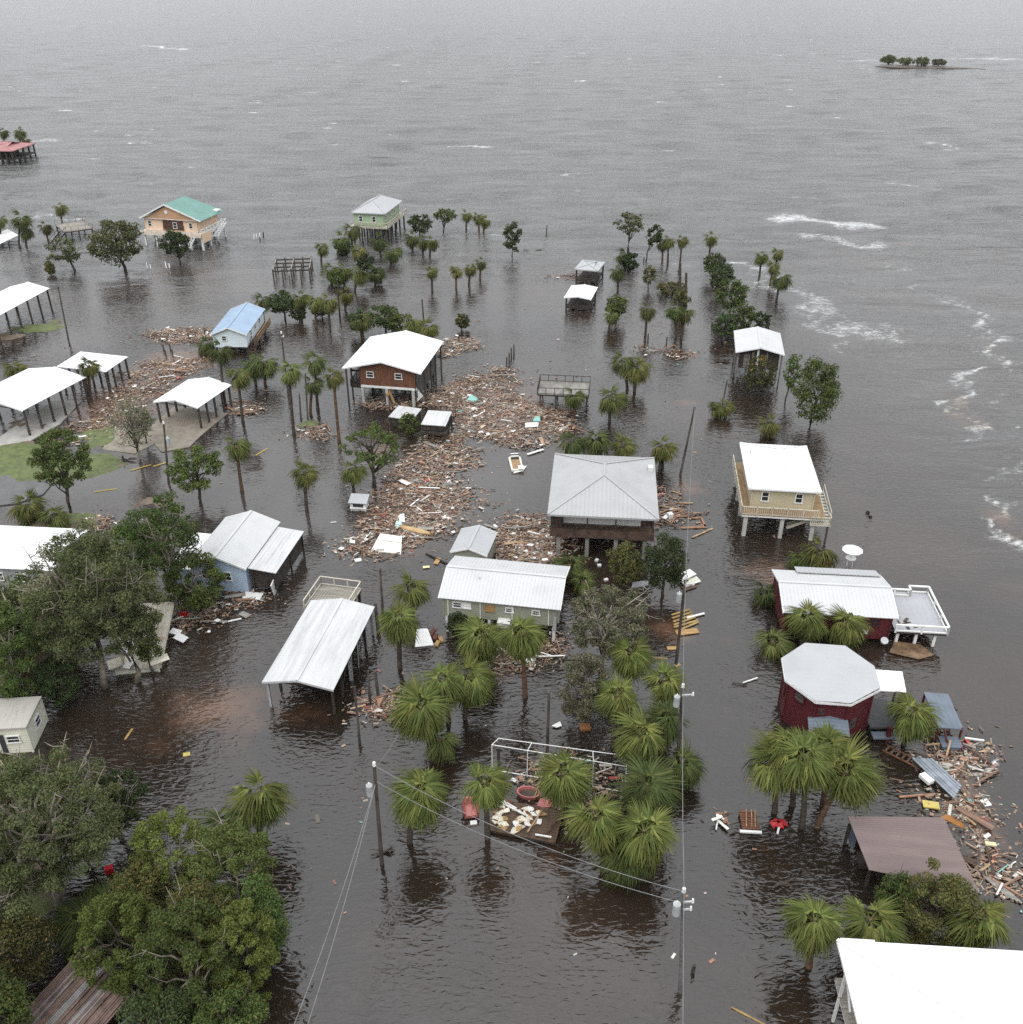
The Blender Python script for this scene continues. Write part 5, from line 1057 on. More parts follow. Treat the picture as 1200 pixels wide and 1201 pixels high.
PALMS = [
 # left and far left
 ('lone tall palm farthest out left of the peach house', 70, 244, 73, 262, {}),
 ('small palm left of the grey timber landing', 53, 266, 57, 285, {}),
 ('taller palm of the pair beside the collapsed white sheet shelter', 24, 258, 23, 291, dict(size=1.3, dark=True)),
 ('shorter palm of the pair beside the collapsed white sheet shelter', 30, 272, 31, 290, {}),
 ('palm cut by the left edge above the collapsed sheet shelter', 0, 258, 2, 284, {}),
 ('palm left of the far red-roofed shelter at the edge', 4, 155, 5, 168, dict(dark=True, size=1.2)),
 ('palm directly right of the far red-roofed shelter', 23, 155, 24, 170, dict(dark=True, size=1.3)),
 ('leaning palm at the right corner of the far red-roofed shelter', 30, 165, 29, 172, dict(dark=True)),
 ('short palm behind the large gable carport', 17, 433, 18, 449, {}),
 ('palm between the large gable carport and the flat carport', 104, 429, 107, 469, {}),
 ('slender palm in front of the blue-roofed house', 258, 412, 264, 475, dict(dark=True)),
 ('slender palm at the right corner of the small gable carport', 279, 439, 285, 495, {}),
 ('left palm of the thick pair below the blue-roofed house', 298, 428, 300, 452, dict(dark=True, size=1.1)),
 ('right palm of the thick pair below the blue-roofed house', 311, 427, 311, 452, dict(dark=True, size=1.15)),
 ('squat dark palm against the blue-roofed house wall', 241, 405, 242, 414, dict(dark=True)),
 ('tall slender palm left of the palm islet', 339, 435, 345, 511, {}),
 ('tallest palm of the group behind the palm islet', 369, 424, 373, 481, dict(dark=True)),
 ('short-crowned palm below the tallest palm of the islet group', 367, 451, 364, 485, dict(dark=True, size=0.85)),
 ('very tall thin palm nearest the brown house', 391, 442, 398, 519, dict(size=0.8)),
 ('palm standing alone in the flooded road', 277, 523, 284, 577, dict(size=0.95)),
 ('palm with mirrored crown right of the flooded road', 357, 554, 360, 600, dict(size=0.95)),
 ('short pale palm above the white kiosk', 413, 551, 415, 577, dict(size=0.95)),
 ('bushy low palm left of the long white roof', 32, 592, 33, 612, dict(size=1.15)),
 ('second bushy low palm, right beside the first above the long white roof', 62, 607, 62, 620, dict(size=1.05)),
 # behind the blue-roofed house
 ('dark palm rising directly behind the blue roof', 308, 352, 309, 374, dict(dark=True)),
 ('second palm in the row right of the blue roof', 352, 350, 354, 376, {}),
 ('third palm in the row right of the blue roof', 369, 354, 371, 383, {}),
 ('fourth palm in the row right of the blue roof', 385, 354, 387, 386, {}),
 ('yellowed palm just right of the thin middle pole', 406, 345, 405, 364, dict(size=0.95)),
 # thicket below the mint house
 ('topmost palm of the thicket under the mint house', 412, 270, 413, 287, dict(dark=True, size=1.2)),
 ('dense palm on the left of the mint house thicket', 400, 282, 402, 300, dict(dark=True, size=1.15)),
 ('palm in the middle of the mint house thicket', 421, 294, 422, 312, dict(size=1.1)),
 ('palm standing against the stilts of the mint house', 444, 283, 447, 302, dict(dark=True, size=1.1)),
 ('round palm at the right end of the mint house thicket', 460, 296, 458, 312, dict(dark=True, size=1.25)),
 ('small palm left of the mint house thicket by the pier', 377, 290, 377, 310, {}),
 ('leftmost palm in the lower row of the thicket', 388, 317, 389, 332, dict(dark=True, size=1.1)),
 ('second palm in the lower row of the thicket', 403, 317, 404, 334, dict(size=1.1)),
 ('third palm in the lower row of the thicket', 420, 321, 416, 342, dict(size=1.1)),
 ('rightmost palm in the lower row of the thicket', 441, 321, 440, 335, dict(dark=True, size=1.1)),
 ('left palm of the trio right of the mint house', 483, 279, 484, 294, dict(size=1.1)),
 ('middle palm of the trio right of the mint house', 496, 283, 496, 300, dict(size=0.95)),
 ('right palm of the trio right of the mint house', 506, 284, 504, 301, dict(size=0.95)),
 ('thin palm out at sea, left of the close palm pair', 547, 252, 547, 272, dict(size=0.85)),
 ('left palm of the close pair out at sea', 561, 255, 562, 275, dict(size=0.9)),
 ('right palm of the close pair out at sea', 569, 259, 567, 275, dict(size=0.85)),
 ('leftmost of four slender palms in open water', 506, 317, 507, 340, dict(size=0.85)),
 ('second of four slender palms in open water', 535, 317, 535, 339, dict(size=0.8)),
 ('third of four slender palms in open water', 552, 315, 550, 336, dict(size=0.8)),
 ('rightmost of four slender palms in open water', 564, 308, 563, 327, dict(size=0.75)),
 ('palm at the upper left corner of the big brown house roof', 423, 375, 426, 396, dict(size=1.1, dark=True)),
 ('left of two palms peeping over the brown house ridge', 484, 379, None, None, dict(h=4.5)),
 ('right of two palms peeping over the brown house ridge', 502, 384, None, None, dict(h=4.2)),
 # right-hand far group
 ('left palm of the far trio right of the pine', 777, 286, 777, 307, dict(size=0.8)),
 ('middle palm of the far trio right of the pine', 784, 283, 783, 313, dict(size=0.85)),
 ('right palm of the far trio right of the pine', 800, 282, 797, 316, dict(size=0.8)),
 ('lone round-headed palm above the far leafy tree', 834, 279, 832, 300, dict(size=0.95)),
 ('palm beneath the pine, above the short palm', 732, 300, 733, 314, dict(dark=True, size=1.05)),
 ('short palm beneath the pine with visible trunk', 724, 319, 725, 340, dict(dark=True, size=0.95)),
 ('left palm of the seaward four by the surf', 893, 301, 891, 323, dict(size=0.9)),
 ('topmost palm of the seaward four by the surf', 912, 296, 909, 322, dict(size=0.85)),
 ('middle palm of the seaward four by the surf', 907, 312, 903, 336, dict(size=0.85)),
 ('lowest thick palm of the seaward four by the surf', 916, 327, 911, 350, dict(size=1.15, dark=True)),
 ('thin palm left of the palm pair in mid water', 759, 364, 757, 393, dict(size=0.9)),
 ('left palm of the pair right of the thin mid-water palm', 790, 364, 793, 396, dict(size=0.95, dark=True)),
 ('right palm of the pair right of the thin mid-water palm', 803, 368, 799, 396, dict(size=0.95)),
 ('pale low palm in front of the leafy shrub by the boat shelters', 717, 370, 714, 389, dict(size=0.8)),
 ('left palm of the big pair above the deck', 731, 425, 736, 458, dict(dark=True, size=1.15)),
 ('right palm of the big pair above the deck', 747, 432, 744, 460, dict(size=1.2)),
 ('palm in front of the dark timber deck', 673, 466, 674, 491, dict(dark=True, size=0.9)),
 ('orange-trunked palm right of the dark timber deck', 716, 467, 715, 495, dict(size=1.2)),
 ('left palm of the three behind the pale grey hipped roof', 671, 519, None, None, dict(h=4.6, dark=True, size=1.05)),
 ('middle palm of the three behind the pale grey hipped roof', 699, 517, None, None, dict(h=4.8, dark=True, size=1.15)),
 ('right palm of the three behind the pale grey hipped roof', 731, 522, None, None, dict(h=4.4, size=1.0)),
 ('palm at the back right corner of the grey hipped roof', 776, 525, 777, 549, dict(size=1.05)),
 ('left stubby palm by the leaning pole in the street', 841, 478, 842, 490, dict(size=0.75)),
 ('right stubby palm by the leaning pole in the street', 851, 477, 851, 490, dict(size=0.75)),
 ('low wide palm behind the cream stilt house', 903, 498, 902, 512, dict(size=0.95)),
 ('bushy palm between the cream house and the red house', 961, 648, 955, 668, dict(size=1.15)),
 ('scrubby young palm beside the sandy patch', 937, 656, 938, 668, dict(size=0.75)),
 ('left palm in front of the long red house wall', 947, 726, 939, 760, dict(size=1.05)),
 ('right palm in front of the long red house wall', 991, 732, 982, 762, dict(size=1.05)),
 ('dark low palm at the left end of the red house', 897, 696, 893, 706, dict(size=0.85, dark=True)),
 ('dark low palm between red house and octagonal house', 906, 752, 907, 764, dict(size=1.0, dark=True)),
 ('tilted palm at the right wall of the octagonal house', 1069, 838, 1060, 873, dict(size=1.05)),
 # cluster below the octagonal house
 ('leftmost palm of the big cluster below the octagonal house', 906, 893, 909, 952, dict(size=1.15)),
 ('central palm of the big cluster below the octagonal house', 942, 888, 941, 970, dict(size=1.15)),
 ('rear palm of the big cluster under the grey awning', 968, 874, 966, 940, dict(size=1.05)),
 ('rear left palm of the big cluster below the octagonal house', 924, 872, 930, 945, dict(size=1.0)),
 ('rightmost leaning palm of the big cluster below the octagonal house', 994, 908, 958, 970, dict(size=1.2)),
 ('palm with one upright frond beside the white corner roof', 955, 1081, 949, 1133, dict(size=1.0)),
 ('palm just above the corner of the bright white roof', 1020, 1080, None, None, dict(h=3.6, size=1.1)),
 ('palm above the bright white roof near the right edge', 1147, 1076, None, None, dict(h=3.2, size=1.1)),
 # street row, centre
 ('young feathery palm under the grey hipped house', 668, 662, 668, 684, dict(size=1.0, dark=True)),
 ('second feathery palm at the right end of beige roof', 684, 682, 684, 700, dict(size=0.8)),
 ('tall single palm in front of the beige house', 611, 745, 616, 818, dict(size=1.05)),
 ('palm under the left window of the beige house', 563, 748, None, None, dict(h=3.6, size=1.15)),
 ('dark low palm against the beige wall', 546, 722, None, None, dict(h=1.6, size=0.9, dark=True)),
 ('upper palm of the diagonal clump below the beige house', 550, 795, None, None, dict(h=4.2, size=1.1)),
 ('middle palm of the diagonal clump below the beige house', 519, 801, None, None, dict(h=4.4, size=1.1)),
 ('bright lower palm of the diagonal clump below the beige house', 493, 832, 507, 890, dict(size=1.2)),
 ('dark short palm under the diagonal clump', 516, 868, 512, 893, dict(size=0.85, dark=True)),
 ('rear palm of the pair beside the tan railed deck', 482, 690, 484, 728, dict(size=1.05)),
 ('front palm of the pair beside the tan railed deck', 468, 728, 469, 783, dict(size=1.05)),
 ('bright palm in front of the grey feathery tree', 740, 768, 735, 815, dict(size=1.0)),
 ('palm below the grey feathery tree, second down the street row', 724, 818, 719, 873, dict(size=1.0)),
 ('palm beside the transformer pole at the street edge', 779, 799, 778, 845, dict(size=0.95)),
 ('large shaggy palm in the middle of the street row', 749, 863, 752, 920, dict(size=1.12)),
 ('palm tucked between the shaggy palm and the transformer pole', 779, 844, 781, 890, dict(size=0.95, dark=True)),
 ('grey-green palm below the shaggy street palm', 758, 922, 760, 975, dict(size=1.15, dark=True)),
 ('dark palm at the foot of the transformer pole', 800, 896, 801, 920, dict(size=0.9, dark=True)),
 ('full palm inside the white pipe frame', 660, 911, 662, 955, dict(size=1.1)),
 ('palm at the lower corner of the pipe frame', 698, 960, 708, 1018, dict(size=1.1)),
 ('bright palm at the lower end of the street row', 755, 977, 752, 1030, dict(size=1.12)),
 ('dark skirted palm behind the lowest street palm', 733, 1000, 733, 1028, dict(size=1.1, dark=True)),
 ('leaning palm beside the flooded-lot pole', 490, 930, 480, 988, dict(size=1.1)),
 ('straight palm beside the pink debris', 569, 919, 572, 983, dict(size=0.95)),
 ('tall palm rising from the bright green bushes at lower left', 301, 932, 306, 985, dict(size=1.15)),
 ('dark palm below the tall lower-left palm', 262, 968, 262, 990, dict(size=0.95, dark=True)),
 ('dark palmetto under the pale oak branches at lower left', 128, 1066, 128, 1085, dict(size=1.2, dark=True)),
 ('second dark palmetto nearer the plank roof', 98, 1080, 98, 1100, dict(size=1.0, dark=True)),
]
for lab, cx, cy, bx, by, kw in PALMS: palm(lab, cx, cy, bx, by, **kw)
# ------------------------------------------------------------------ broadleaf trees and shrubs
LEAF = {
 'oak': leafmat('oak_leaf', (0.064, 0.080, 0.030), (0.150, 0.164, 0.070), 0.2, 0.6, (0.15, 0.12, 0.05), 0.04),
 'dark': leafmat('dark_leaf', (0.03, 0.048, 0.018), (0.072, 0.096, 0.034), 0.2, 0.6),
 'bright': leafmat('bright_leaf', (0.066, 0.100, 0.020), (0.165, 0.198, 0.052), 0.25, 0.6),
 'grey': leafmat('grey_green_leaf', (0.105, 0.108, 0.060), (0.215, 0.210, 0.125), 0.2, 0.7, (0.19, 0.15, 0.09), 0.06),
 'mid': leafmat('mid_green_leaf', (0.052, 0.084, 0.020), (0.125, 0.152, 0.046), 0.22, 0.6, (0.16, 0.12, 0.04), 0.03),
 'olive': leafmat('olive_leaf', (0.055, 0.066, 0.020), (0.125, 0.125, 0.042), 0.2, 0.6, (0.17, 0.11, 0.04), 0.08)}
def limbs(rg, base, top, n, r, crown_r, zlo, zhi, twigs=3):
    mb = MB(); ends = []
    mid = [base.lerp(top, f) + Vector((rg.normal(0, 0.12), rg.normal(0, 0.12), 0)) * (base - top).length * 0.12 * (f > 0.05) for f in (0, 0.15, 0.35, 0.55, 0.8, 1)]
    mb.tube(mid, [r * 1.5, r * 1.05, r * 0.85, r * 0.65, r * 0.4, r * 0.15], 7)
    for k in range(n):
        f = rg.uniform(0.25, 0.85); p = base.lerp(top, f); az = k * 2.4 + rg.normal(0, 0.4); L = crown_r * rg.uniform(0.6, 1.0)
        e = Vector((top.x + math.cos(az) * L, top.y + math.sin(az) * L, zlo + (zhi - zlo) * rg.uniform(0.25, 1.02)))
        m1 = p.lerp(e, 0.35) + Vector((0, 0, rg.uniform(0, 0.12) * L)) + Vector((rg.normal(0, .08), rg.normal(0, .08), 0)) * L; m2 = p.lerp(e, 0.7) + Vector((rg.normal(0, .1), rg.normal(0, .1), rg.normal(0, .08))) * L
        mb.tube([p, m1, m2, e], [r * 0.5, r * 0.34, r * 0.2, r * 0.07], 5); ends.append(e)
        for j in range(twigs):
            q = m2.lerp(e, rg.uniform(0, 0.8)); w_ = q + Vector((rg.normal(0, .35), rg.normal(0, .35), rg.uniform(-.1, .35))) * L * 0.6
            mb.tube([q, q.lerp(w_, 0.5) + Vector((rg.normal(0, .05), rg.normal(0, .05), rg.normal(0, .05))) * L, w_], [r * 0.18, r * 0.11, r * 0.04], 4)
    return mb, ends
def foliage(rg, c, rx, ry, rz, nl, leaf, lobes, lobe_r, up=0.3):
    """leaf faces in clumps through an ellipsoid volume"""
    d = rg.normal(size=(lobes, 3)); d /= np.linalg.norm(d, axis=1)[:, None]
    rad = rg.uniform(0.35, 1.0, lobes) ** 0.5
    cen = d * rad[:, None] * np.array([rx, ry, rz]) * (1 - lobe_r * 0.55)
    lr = rg.uniform(0.6, 1.25, lobes) * lobe_r * (rx * ry * rz) ** (1 / 3)
    wts = lr ** 2; idx = rg.choice(lobes, nl, p=wts / wts.sum())
    v = rg.normal(size=(nl, 3)); v /= np.linalg.norm(v, axis=1)[:, None]
    v[:, 2] = np.where(rg.random(nl) < up, np.abs(v[:, 2]), v[:, 2])
    rr = rg.uniform(0, 1, nl) ** 0.42
    P = cen[idx] + v * (lr[idx] * rr)[:, None] * np.array([1, 1, 0.72]) + np.array(c)
    nrm = v * 0.7 + rg.normal(size=(nl, 3)) * 0.55 + np.array([0, 0, 0.45]); nrm /= np.linalg.norm(nrm, axis=1)[:, None]
    a = np.cross(nrm, rg.normal(size=(nl, 3))); a /= np.linalg.norm(a, axis=1)[:, None]; b = np.cross(nrm, a)
    s = leaf * rg.uniform(0.6, 1.4, nl)[:, None]
    V = np.stack([P - a * s, P - b * s * 0.5, P + a * s, P + b * s * 0.5], 1).reshape(-1, 3)
    return V, np.arange(nl * 4).reshape(-1, 4)
def tree(lab, bx, by, cx, ty, hw, style='oak', bot=0.25, n=None, flat=1.0, pale=False, name='tree', lobes=26, lobe_r=0.36, leaf=None, trunk=None, dens=1.0, limbn=9, twigs=3, deep=1.0, group=None, cat='tree', h=None):
    b = at(bx, by); hh = h or max(0.8, hgt(bx, by, ty)); s = pxm(bx, by, hh * 0.6); rx = hw / s
    if not h:      # the silhouette's top is the far rim of the crown, so the crown is a little lower
        hh = max(1.0, hh - rx * 0.25)
    zlo, zhi = hh * bot, hh; rz = (zhi - zlo) / 2; cz = (zhi + zlo) / 2
    off = (cx - bx) / s
    root = thing(name, lab, cat, tuple(b), 0, group)
    rg = np.random.default_rng(int(bx * 13 + by * 7) % 99991)
    lf = leaf or max(0.085, min(0.30, 1.7 / s)); lobes = int(lobes * 2.2); lobe_r *= 0.74; nn = n or int(dens * min(30000, 4.4 * (rx * rx * deep + 2 * rx * rz) / lf ** 2 * 1.0))
    nn = max(900, nn)
    r = trunk or 0.05 + 0.045 * rx
    mb, ends = limbs(rg, Vector((0, 0, -0.6)), Vector((off, 0, zlo + (zhi - zlo) * 0.75)), limbn, r, rx * 0.85, zlo, zhi, twigs)
    mb.build('trunk', PALEB if pale else BARK, root, smooth=True)
    V, F = foliage(rg, (off, 0, cz), rx, rx * deep, rz, nn, lf, lobes, lobe_r)
    V[:, 2] = np.maximum(V[:, 2], 0.05)
    npmesh('crown', V, F, LEAF[style], root)
    return root
TREES = [
 ('broad dark oak standing in the sea left of the peach house', 147, 318, 142, 248, 40, dict(style='oak', bot=0.12, lobes=40, lobe_r=0.30)),
 ('smaller dark oak in front of the peach house', 213, 309, 208, 264, 21, dict(style='dark', bot=0.18)),
 ('sparse grey-green oak left of the broad dark oak', 88, 316, 78, 272, 25, dict(style='oak', bot=0.2, dens=0.55, lobes=16, lobe_r=0.3)),
 ('low shrub at the foot of the sparse oak', 60, 322, 60, 305, 7, dict(style='olive', bot=0.0)),
 ('dark leafy tree left of the spreading tree offshore', 493, 276, 492, 246, 18, dict(style='dark', bot=0.1)),
 ('spreading umbrella-shaped tree offshore behind the palm trio', 520, 273, 523, 241, 16, dict(style='oak', bot=0.45, dens=0.8)),
 ('narrow ragged tree standing alone in open water', 601, 303, 601, 253, 13, dict(style='dark', bot=0.08, lobes=18)),
 ('tall open-crowned pine among the far palms', 737, 294, 737, 243, 23, dict(style='oak', bot=0.42, dens=0.5, lobes=34, lobe_r=0.22, limbn=16)),
 ('wind-bent pine right of the open-crowned pine', 757, 306, 766, 258, 13, dict(style='dark', bot=0.35, dens=0.6, lobes=14)),
 ('bare brushy sapling below the far pines', 760, 340, 761, 308, 9, dict(style='grey', bot=0.2, dens=0.35)),
 ('leafy shrub behind the pale low palm', 722, 378, 722, 340, 17, dict(style='mid', bot=0.2)),
 ('upper ragged tree in the seaward hedge', 836, 328, 836, 291, 15, dict(style='mid', bot=0.1)),
 ('dense small tree in the middle of the seaward hedge', 841, 348, 841, 310, 12, dict(style='dark', bot=0.05)),
 ('largest broad tree of the seaward hedge', 855, 372, 856, 320, 24, dict(style='mid', bot=0.15, lobes=30)),
 ('tangled shrub behind the seaward timber house', 846, 398, 850, 362, 20, dict(style='dark', bot=0.05)),
 ('rounded dark tree at the back right of the seaward timber house', 893, 398, 891, 359, 12, dict(style='dark', bot=0.1)),
 ('dark drooping tree in front of the seaward timber house', 889, 462, 889, 412, 21, dict(style='olive', bot=0.02, dens=0.7)),
 ('large bright tree right of the seaward timber house', 950, 500, 952, 412, 33, dict(style='mid', bot=0.04, lobes=40)),
 ('ragged half-bare tree between timber house and bright tree', 921, 470, 926, 408, 13, dict(style='mid', bot=0.2, dens=0.4)),
 ('dark leafy tree behind the blue-roofed house', 335, 374, 333, 335, 20, dict(style='dark', bot=0.1)),
 ('round leafy tree behind the big brown house', 453, 390, 452, 350, 22, dict(style='mid', bot=0.1)),
 ('leafy shrub left of the round tree behind brown house', 424, 394, 420, 357, 14, dict(style='dark', bot=0.05)),
 ('drifting green shrub in open water behind brown house', 541, 386, 543, 364, 9, dict(style='olive', bot=0.0, limbn=4)),
 ('half-bare tree beside the wreckage and low shed', 438, 570, 440, 488, 44, dict(style='mid', bot=0.38, dens=0.42, pale=False, lobes=24, lobe_r=0.24, limbn=14)),
 ('green shrub against the decked shed', 483, 512, 480, 480, 15, dict(style='mid', bot=0.05, dens=0.8)),
 ('dark green cedar on the left lawn', 82, 595, 87, 492, 40, dict(style='mid', bot=0.25, lobes=34, lobe_r=0.27)),
 ('bare grey bushy shrub in front of the small gable carport', 164, 543, 164, 452, 33, dict(style='grey', bot=0.15, dens=0.10, pale=True, limbn=46, twigs=7)),
 ('low dark green bush inside the bare grey shrub', 172, 520, 172, 470, 14, dict(style='dark', bot=0.1, dens=0.7)),
 ('leafy tree at the flooded road beside the utility pole', 236, 588, 236, 518, 37, dict(style='mid', bot=0.2, lobes=26, lobe_r=0.28)),
 ('tall airy oak leaning over the blue house', 214, 720, 208, 570, 50, dict(style='mid', bot=0.3, lobes=40, lobe_r=0.24, dens=0.8, limbn=20, pale=True)),
 ('drooping oak limbs over the blue house wall', 232, 715, 235, 640, 42, dict(style='mid', bot=0.05, lobes=34, lobe_r=0.25, dens=1.1, pale=True)),
 ('huge sprawling oak over the left bank', 122, 806, 138, 596, 84, dict(style='oak', bot=0.18, lobes=70, lobe_r=0.20, dens=1.3, limbn=26, pale=True)),
 ('right half of the sprawling oak growth over the broken shed', 158, 800, 165, 640, 58, dict(style='oak', bot=0.25, lobes=44, lobe_r=0.22, limbn=20, pale=True, dens=0.9)),
 ('oak crown over the long white roof at the left edge', 20, 770, 20, 676, 66, dict(style='oak', bot=0.08, lobes=40, lobe_r=0.22, limbn=20, pale=True, dens=0.8)),
 ('tree on the left edge above the cream mobile home', 36, 830, 30, 700, 52, dict(style='mid', bot=0.1, lobes=34, lobe_r=0.26, pale=True)),
 ('low bushes on the bank above the cream mobile home', 80, 826, 80, 765, 30, dict(style='dark', bot=0.0, dens=0.7)),
 ('leaning green shrub at the right of the broken white shed', 178, 790, 178, 720, 22, dict(style='mid', bot=0.1, dens=0.6)),
 ('grey feathery tree in front of the beige house', 704, 785, 712, 682, 60, dict(style='grey', bot=0.28, lobes=50, lobe_r=0.2, dens=0.9, limbn=26, pale=True)),
 ('lower grey feathery bush beside the street palms', 686, 850, 685, 760, 36, dict(style='grey', bot=0.05, lobes=26, lobe_r=0.26, dens=0.8)),
 ('olive drooping shrub under the grey hipped house', 730, 690, 730, 630, 24, dict(style='olive', bot=0.02)),
 ('dark glossy tree right of the grey hipped house', 778, 700, 776, 618, 32, dict(style='dark', bot=0.08, lobes=34)),
 ('low dark shrub under the beige house wall', 540, 745, 540, 715, 18, dict(style='dark', bot=0.0)),
 ('broad windswept shrub in front of the brown metal roof', 1085, 1100, 1085, 1015, 54, dict(style='olive', bot=0.0, lobes=40, lobe_r=0.26, limbn=14)),
 ('leafy shrub at the left end of the brown metal roof', 1040, 1090, 1040, 1020, 26, dict(style='mid', bot=0.0)),
 ('huge pale-branched oak in the lower left corner', 70, 1060, 82, 878, 104, dict(style='oak', bot=0.25, lobes=74, lobe_r=0.19, dens=1.3, limbn=34, pale=True)),
 ('oak crown cut by the left edge in the lower left corner', -20, 1130, 5, 960, 84, dict(style='oak', bot=0.25, lobes=40, lobe_r=0.22, limbn=24, pale=True, dens=0.8)),
 ('dark oak bough hanging over the water at lower left', 140, 985, 150, 905, 42, dict(style='dark', bot=0.3, lobes=26, lobe_r=0.25, pale=True)),
 ('bright green bush left of the tall lower-left palm', 218, 1060, 218, 945, 52, dict(style='bright', bot=0.15, lobes=64, lobe_r=0.18, pale=True)),
 ('bright green bush under the tall lower-left palm', 286, 1085, 288, 955, 54, dict(style='mid', bot=0.1, lobes=64, lobe_r=0.18, pale=True)),
 ('bright green bush beside the leaf-littered plank roof', 155, 1160, 158, 1045, 58, dict(style='bright', bot=0.1, lobes=70, lobe_r=0.17)),
 ('largest bright green bush at the bottom edge', 240, 1195, 238, 1060, 70, dict(style='mid', bot=0.05, lobes=90, lobe_r=0.16, pale=True)),
 ('bright green bush at the bottom edge by the water', 296, 1175, 298, 1055, 46, dict(style='bright', bot=0.02, lobes=60, lobe_r=0.19)),
 ('green thicket at the bottom edge below the plank roof', 190, 1260, 190, 1165, 60, dict(style='dark', bot=0.0, lobes=34)),
 ('olive bush along the bottom edge by the water', 280, 1250, 280, 1160, 46, dict(style='mid', bot=0.0, lobes=34)),
 ('leafy bush covering the top of the plank roof', 24, 1160, 30, 1062, 56, dict(style='olive', bot=0.15, lobes=40)),
 ('grassy green thicket at the bottom left corner', 10, 1235, 12, 1130, 50, dict(style='mid', bot=0.0, lobes=40)),
 ('leafy bush filling the gap beside the lower-left oak', 176, 1105, 174, 1010, 44, dict(style='olive', bot=0.1, lobes=40)),
 ('dark oak growth behind the red container', 105, 1015, 108, 905, 66, dict(style='oak', bot=0.2, lobes=50, lobe_r=0.24, pale=True, limbn=22)),
 ('olive oak growth at the left edge above the lower-left oak', 10, 1000, 16, 885, 66, dict(style='olive', bot=0.15, lobes=50, lobe_r=0.24, pale=True, limbn=22, dens=0.9)),
 ('green bush at the water edge right of the bright bushes', 318, 1125, 318, 1015, 32, dict(style='mid', bot=0.0, lobes=36)),
 ('bright bush between the lower-left palm and the bottom edge', 250, 1140, 252, 1030, 50, dict(style='olive', bot=0.05, lobes=50, pale=True)),
 ('grey-green oak growth between the white roof and the broken shed', 85, 770, 100, 650, 62, dict(style='grey', bot=0.15, lobes=60, lobe_r=0.22, pale=True, limbn=26)),
 ('green undergrowth on the left bank below the white roof', 40, 745, 44, 668, 60, dict(style='mid', bot=0.0, lobes=50, dens=0.9)),
 ('leafy growth above the light blue house', 170, 690, 172, 600, 46, dict(style='mid', bot=0.15, lobes=44, lobe_r=0.25, pale=True, dens=0.9)),
 ('dark shrub under the left side of the mint house', 405, 300, 404, 276, 13, dict(style='dark', bot=0.0)),
 ('dark shrub in the heart of the palm thicket', 430, 318, 430, 292, 13, dict(style='dark', bot=0.0)),
 ('low shrub between the lower palms of the thicket', 398, 336, 398, 312, 12, dict(style='mid', bot=0.0)),
 ('dark shrub at the right end of the lower palm row', 443, 334, 443, 310, 10, dict(style='dark', bot=0.0)),
 ('low dark shrub beside the tree behind the blue roof', 352, 376, 350, 352, 12, dict(style='dark', bot=0.0)),
 ('green tangle of branches below the far bare sapling', 790, 345, 786, 326, 22, dict(style='olive', bot=0.0, dens=0.5)),
 ('dark broad shrub at the head of the seaward hedge', 845, 335, 846, 303, 16, dict(style='dark', bot=0.0)),
 ('leafy shrub joining the hedge to the timber house', 872, 392, 868, 350, 20, dict(style='mid', bot=0.0)),
 ('olive shrub among the far dead trunks', 800, 372, 797, 335, 12, dict(style='olive', bot=0.05, dens=0.7)),
 ('dark shrub under the tall pine and short palms', 737, 318, 738, 292, 13, dict(style='dark', bot=0.0, dens=0.8)),
 ('low dark shrub left of the round tree behind brown house', 470, 392, 470, 362, 18, dict(style='mid', bot=0.0)),
 ('dark shrub in the lower palm row by the blue roof', 378, 372, 376, 345, 14, dict(style='dark', bot=0.0)),
 ('left tree on the far wooded islet', 1042, 75, 1042, 61, 13, dict(style='mid', bot=0.05)),
 ('middle tree on the far wooded islet', 1062, 77, 1062, 64, 11, dict(style='mid', bot=0.05)),
 ('round tree on the far wooded islet', 1080, 78, 1081, 63, 11, dict(style='mid', bot=0.05)),
 ('right scrubby tree on the far wooded islet', 1100, 78, 1101, 66, 11, dict(style='olive', bot=0.05)),
]
for lab, bx, by, cx, ty, hw, kw in TREES: tree(lab, bx, by, cx, ty, hw, **kw)
p = at(1080, 79); mb = MB()
isl = [(-28, 2), (-18, -5), (0, -9), (20, -12), (34, -14), (24, -4), (8, 6), (-14, 10)]
mb.prism([(x * 0.95, y, 0.5) for x, y in isl], (0, 0, -1.2)); o = mb.build('islet', MUD, loc=(p.x, p.y, 0)); o['kind'] = 'structure'; o['label'] = 'low brown islet far out at sea'
# ------------------------------------------------------------------ wreckage
def debris_material():
    m = bpy.data.materials.new('mixed_wreckage'); m.use_nodes = True; n = m.node_tree; p = n.nodes['Principled BSDF']
    a = n.nodes.new('ShaderNodeAttribute'); a.attribute_name = 'piece'
    tc = n.nodes.new('ShaderNodeTexCoord'); nz = n.nodes.new('ShaderNodeTexNoise'); nz.inputs['Scale'].default_value = 3; nz.inputs['Detail'].default_value = 6
    n.links.new(tc.outputs['Object'], nz.inputs['Vector'])
    mr = n.nodes.new('ShaderNodeMapRange'); mr.inputs['To Min'].default_value = 0.48; mr.inputs['To Max'].default_value = 1.18; n.links.new(nz.outputs[0], mr.inputs[0])
    mx = n.nodes.new('ShaderNodeVectorMath'); mx.operation = 'SCALE'; n.links.new(a.outputs['Color'], mx.inputs[0]); n.links.new(mr.outputs[0], mx.inputs['Scale'])
    n.links.new(mx.outputs[0], p.inputs['Base Color']); p.inputs['Roughness'].default_value = 0.7
    return m
WRECK = debris_material()
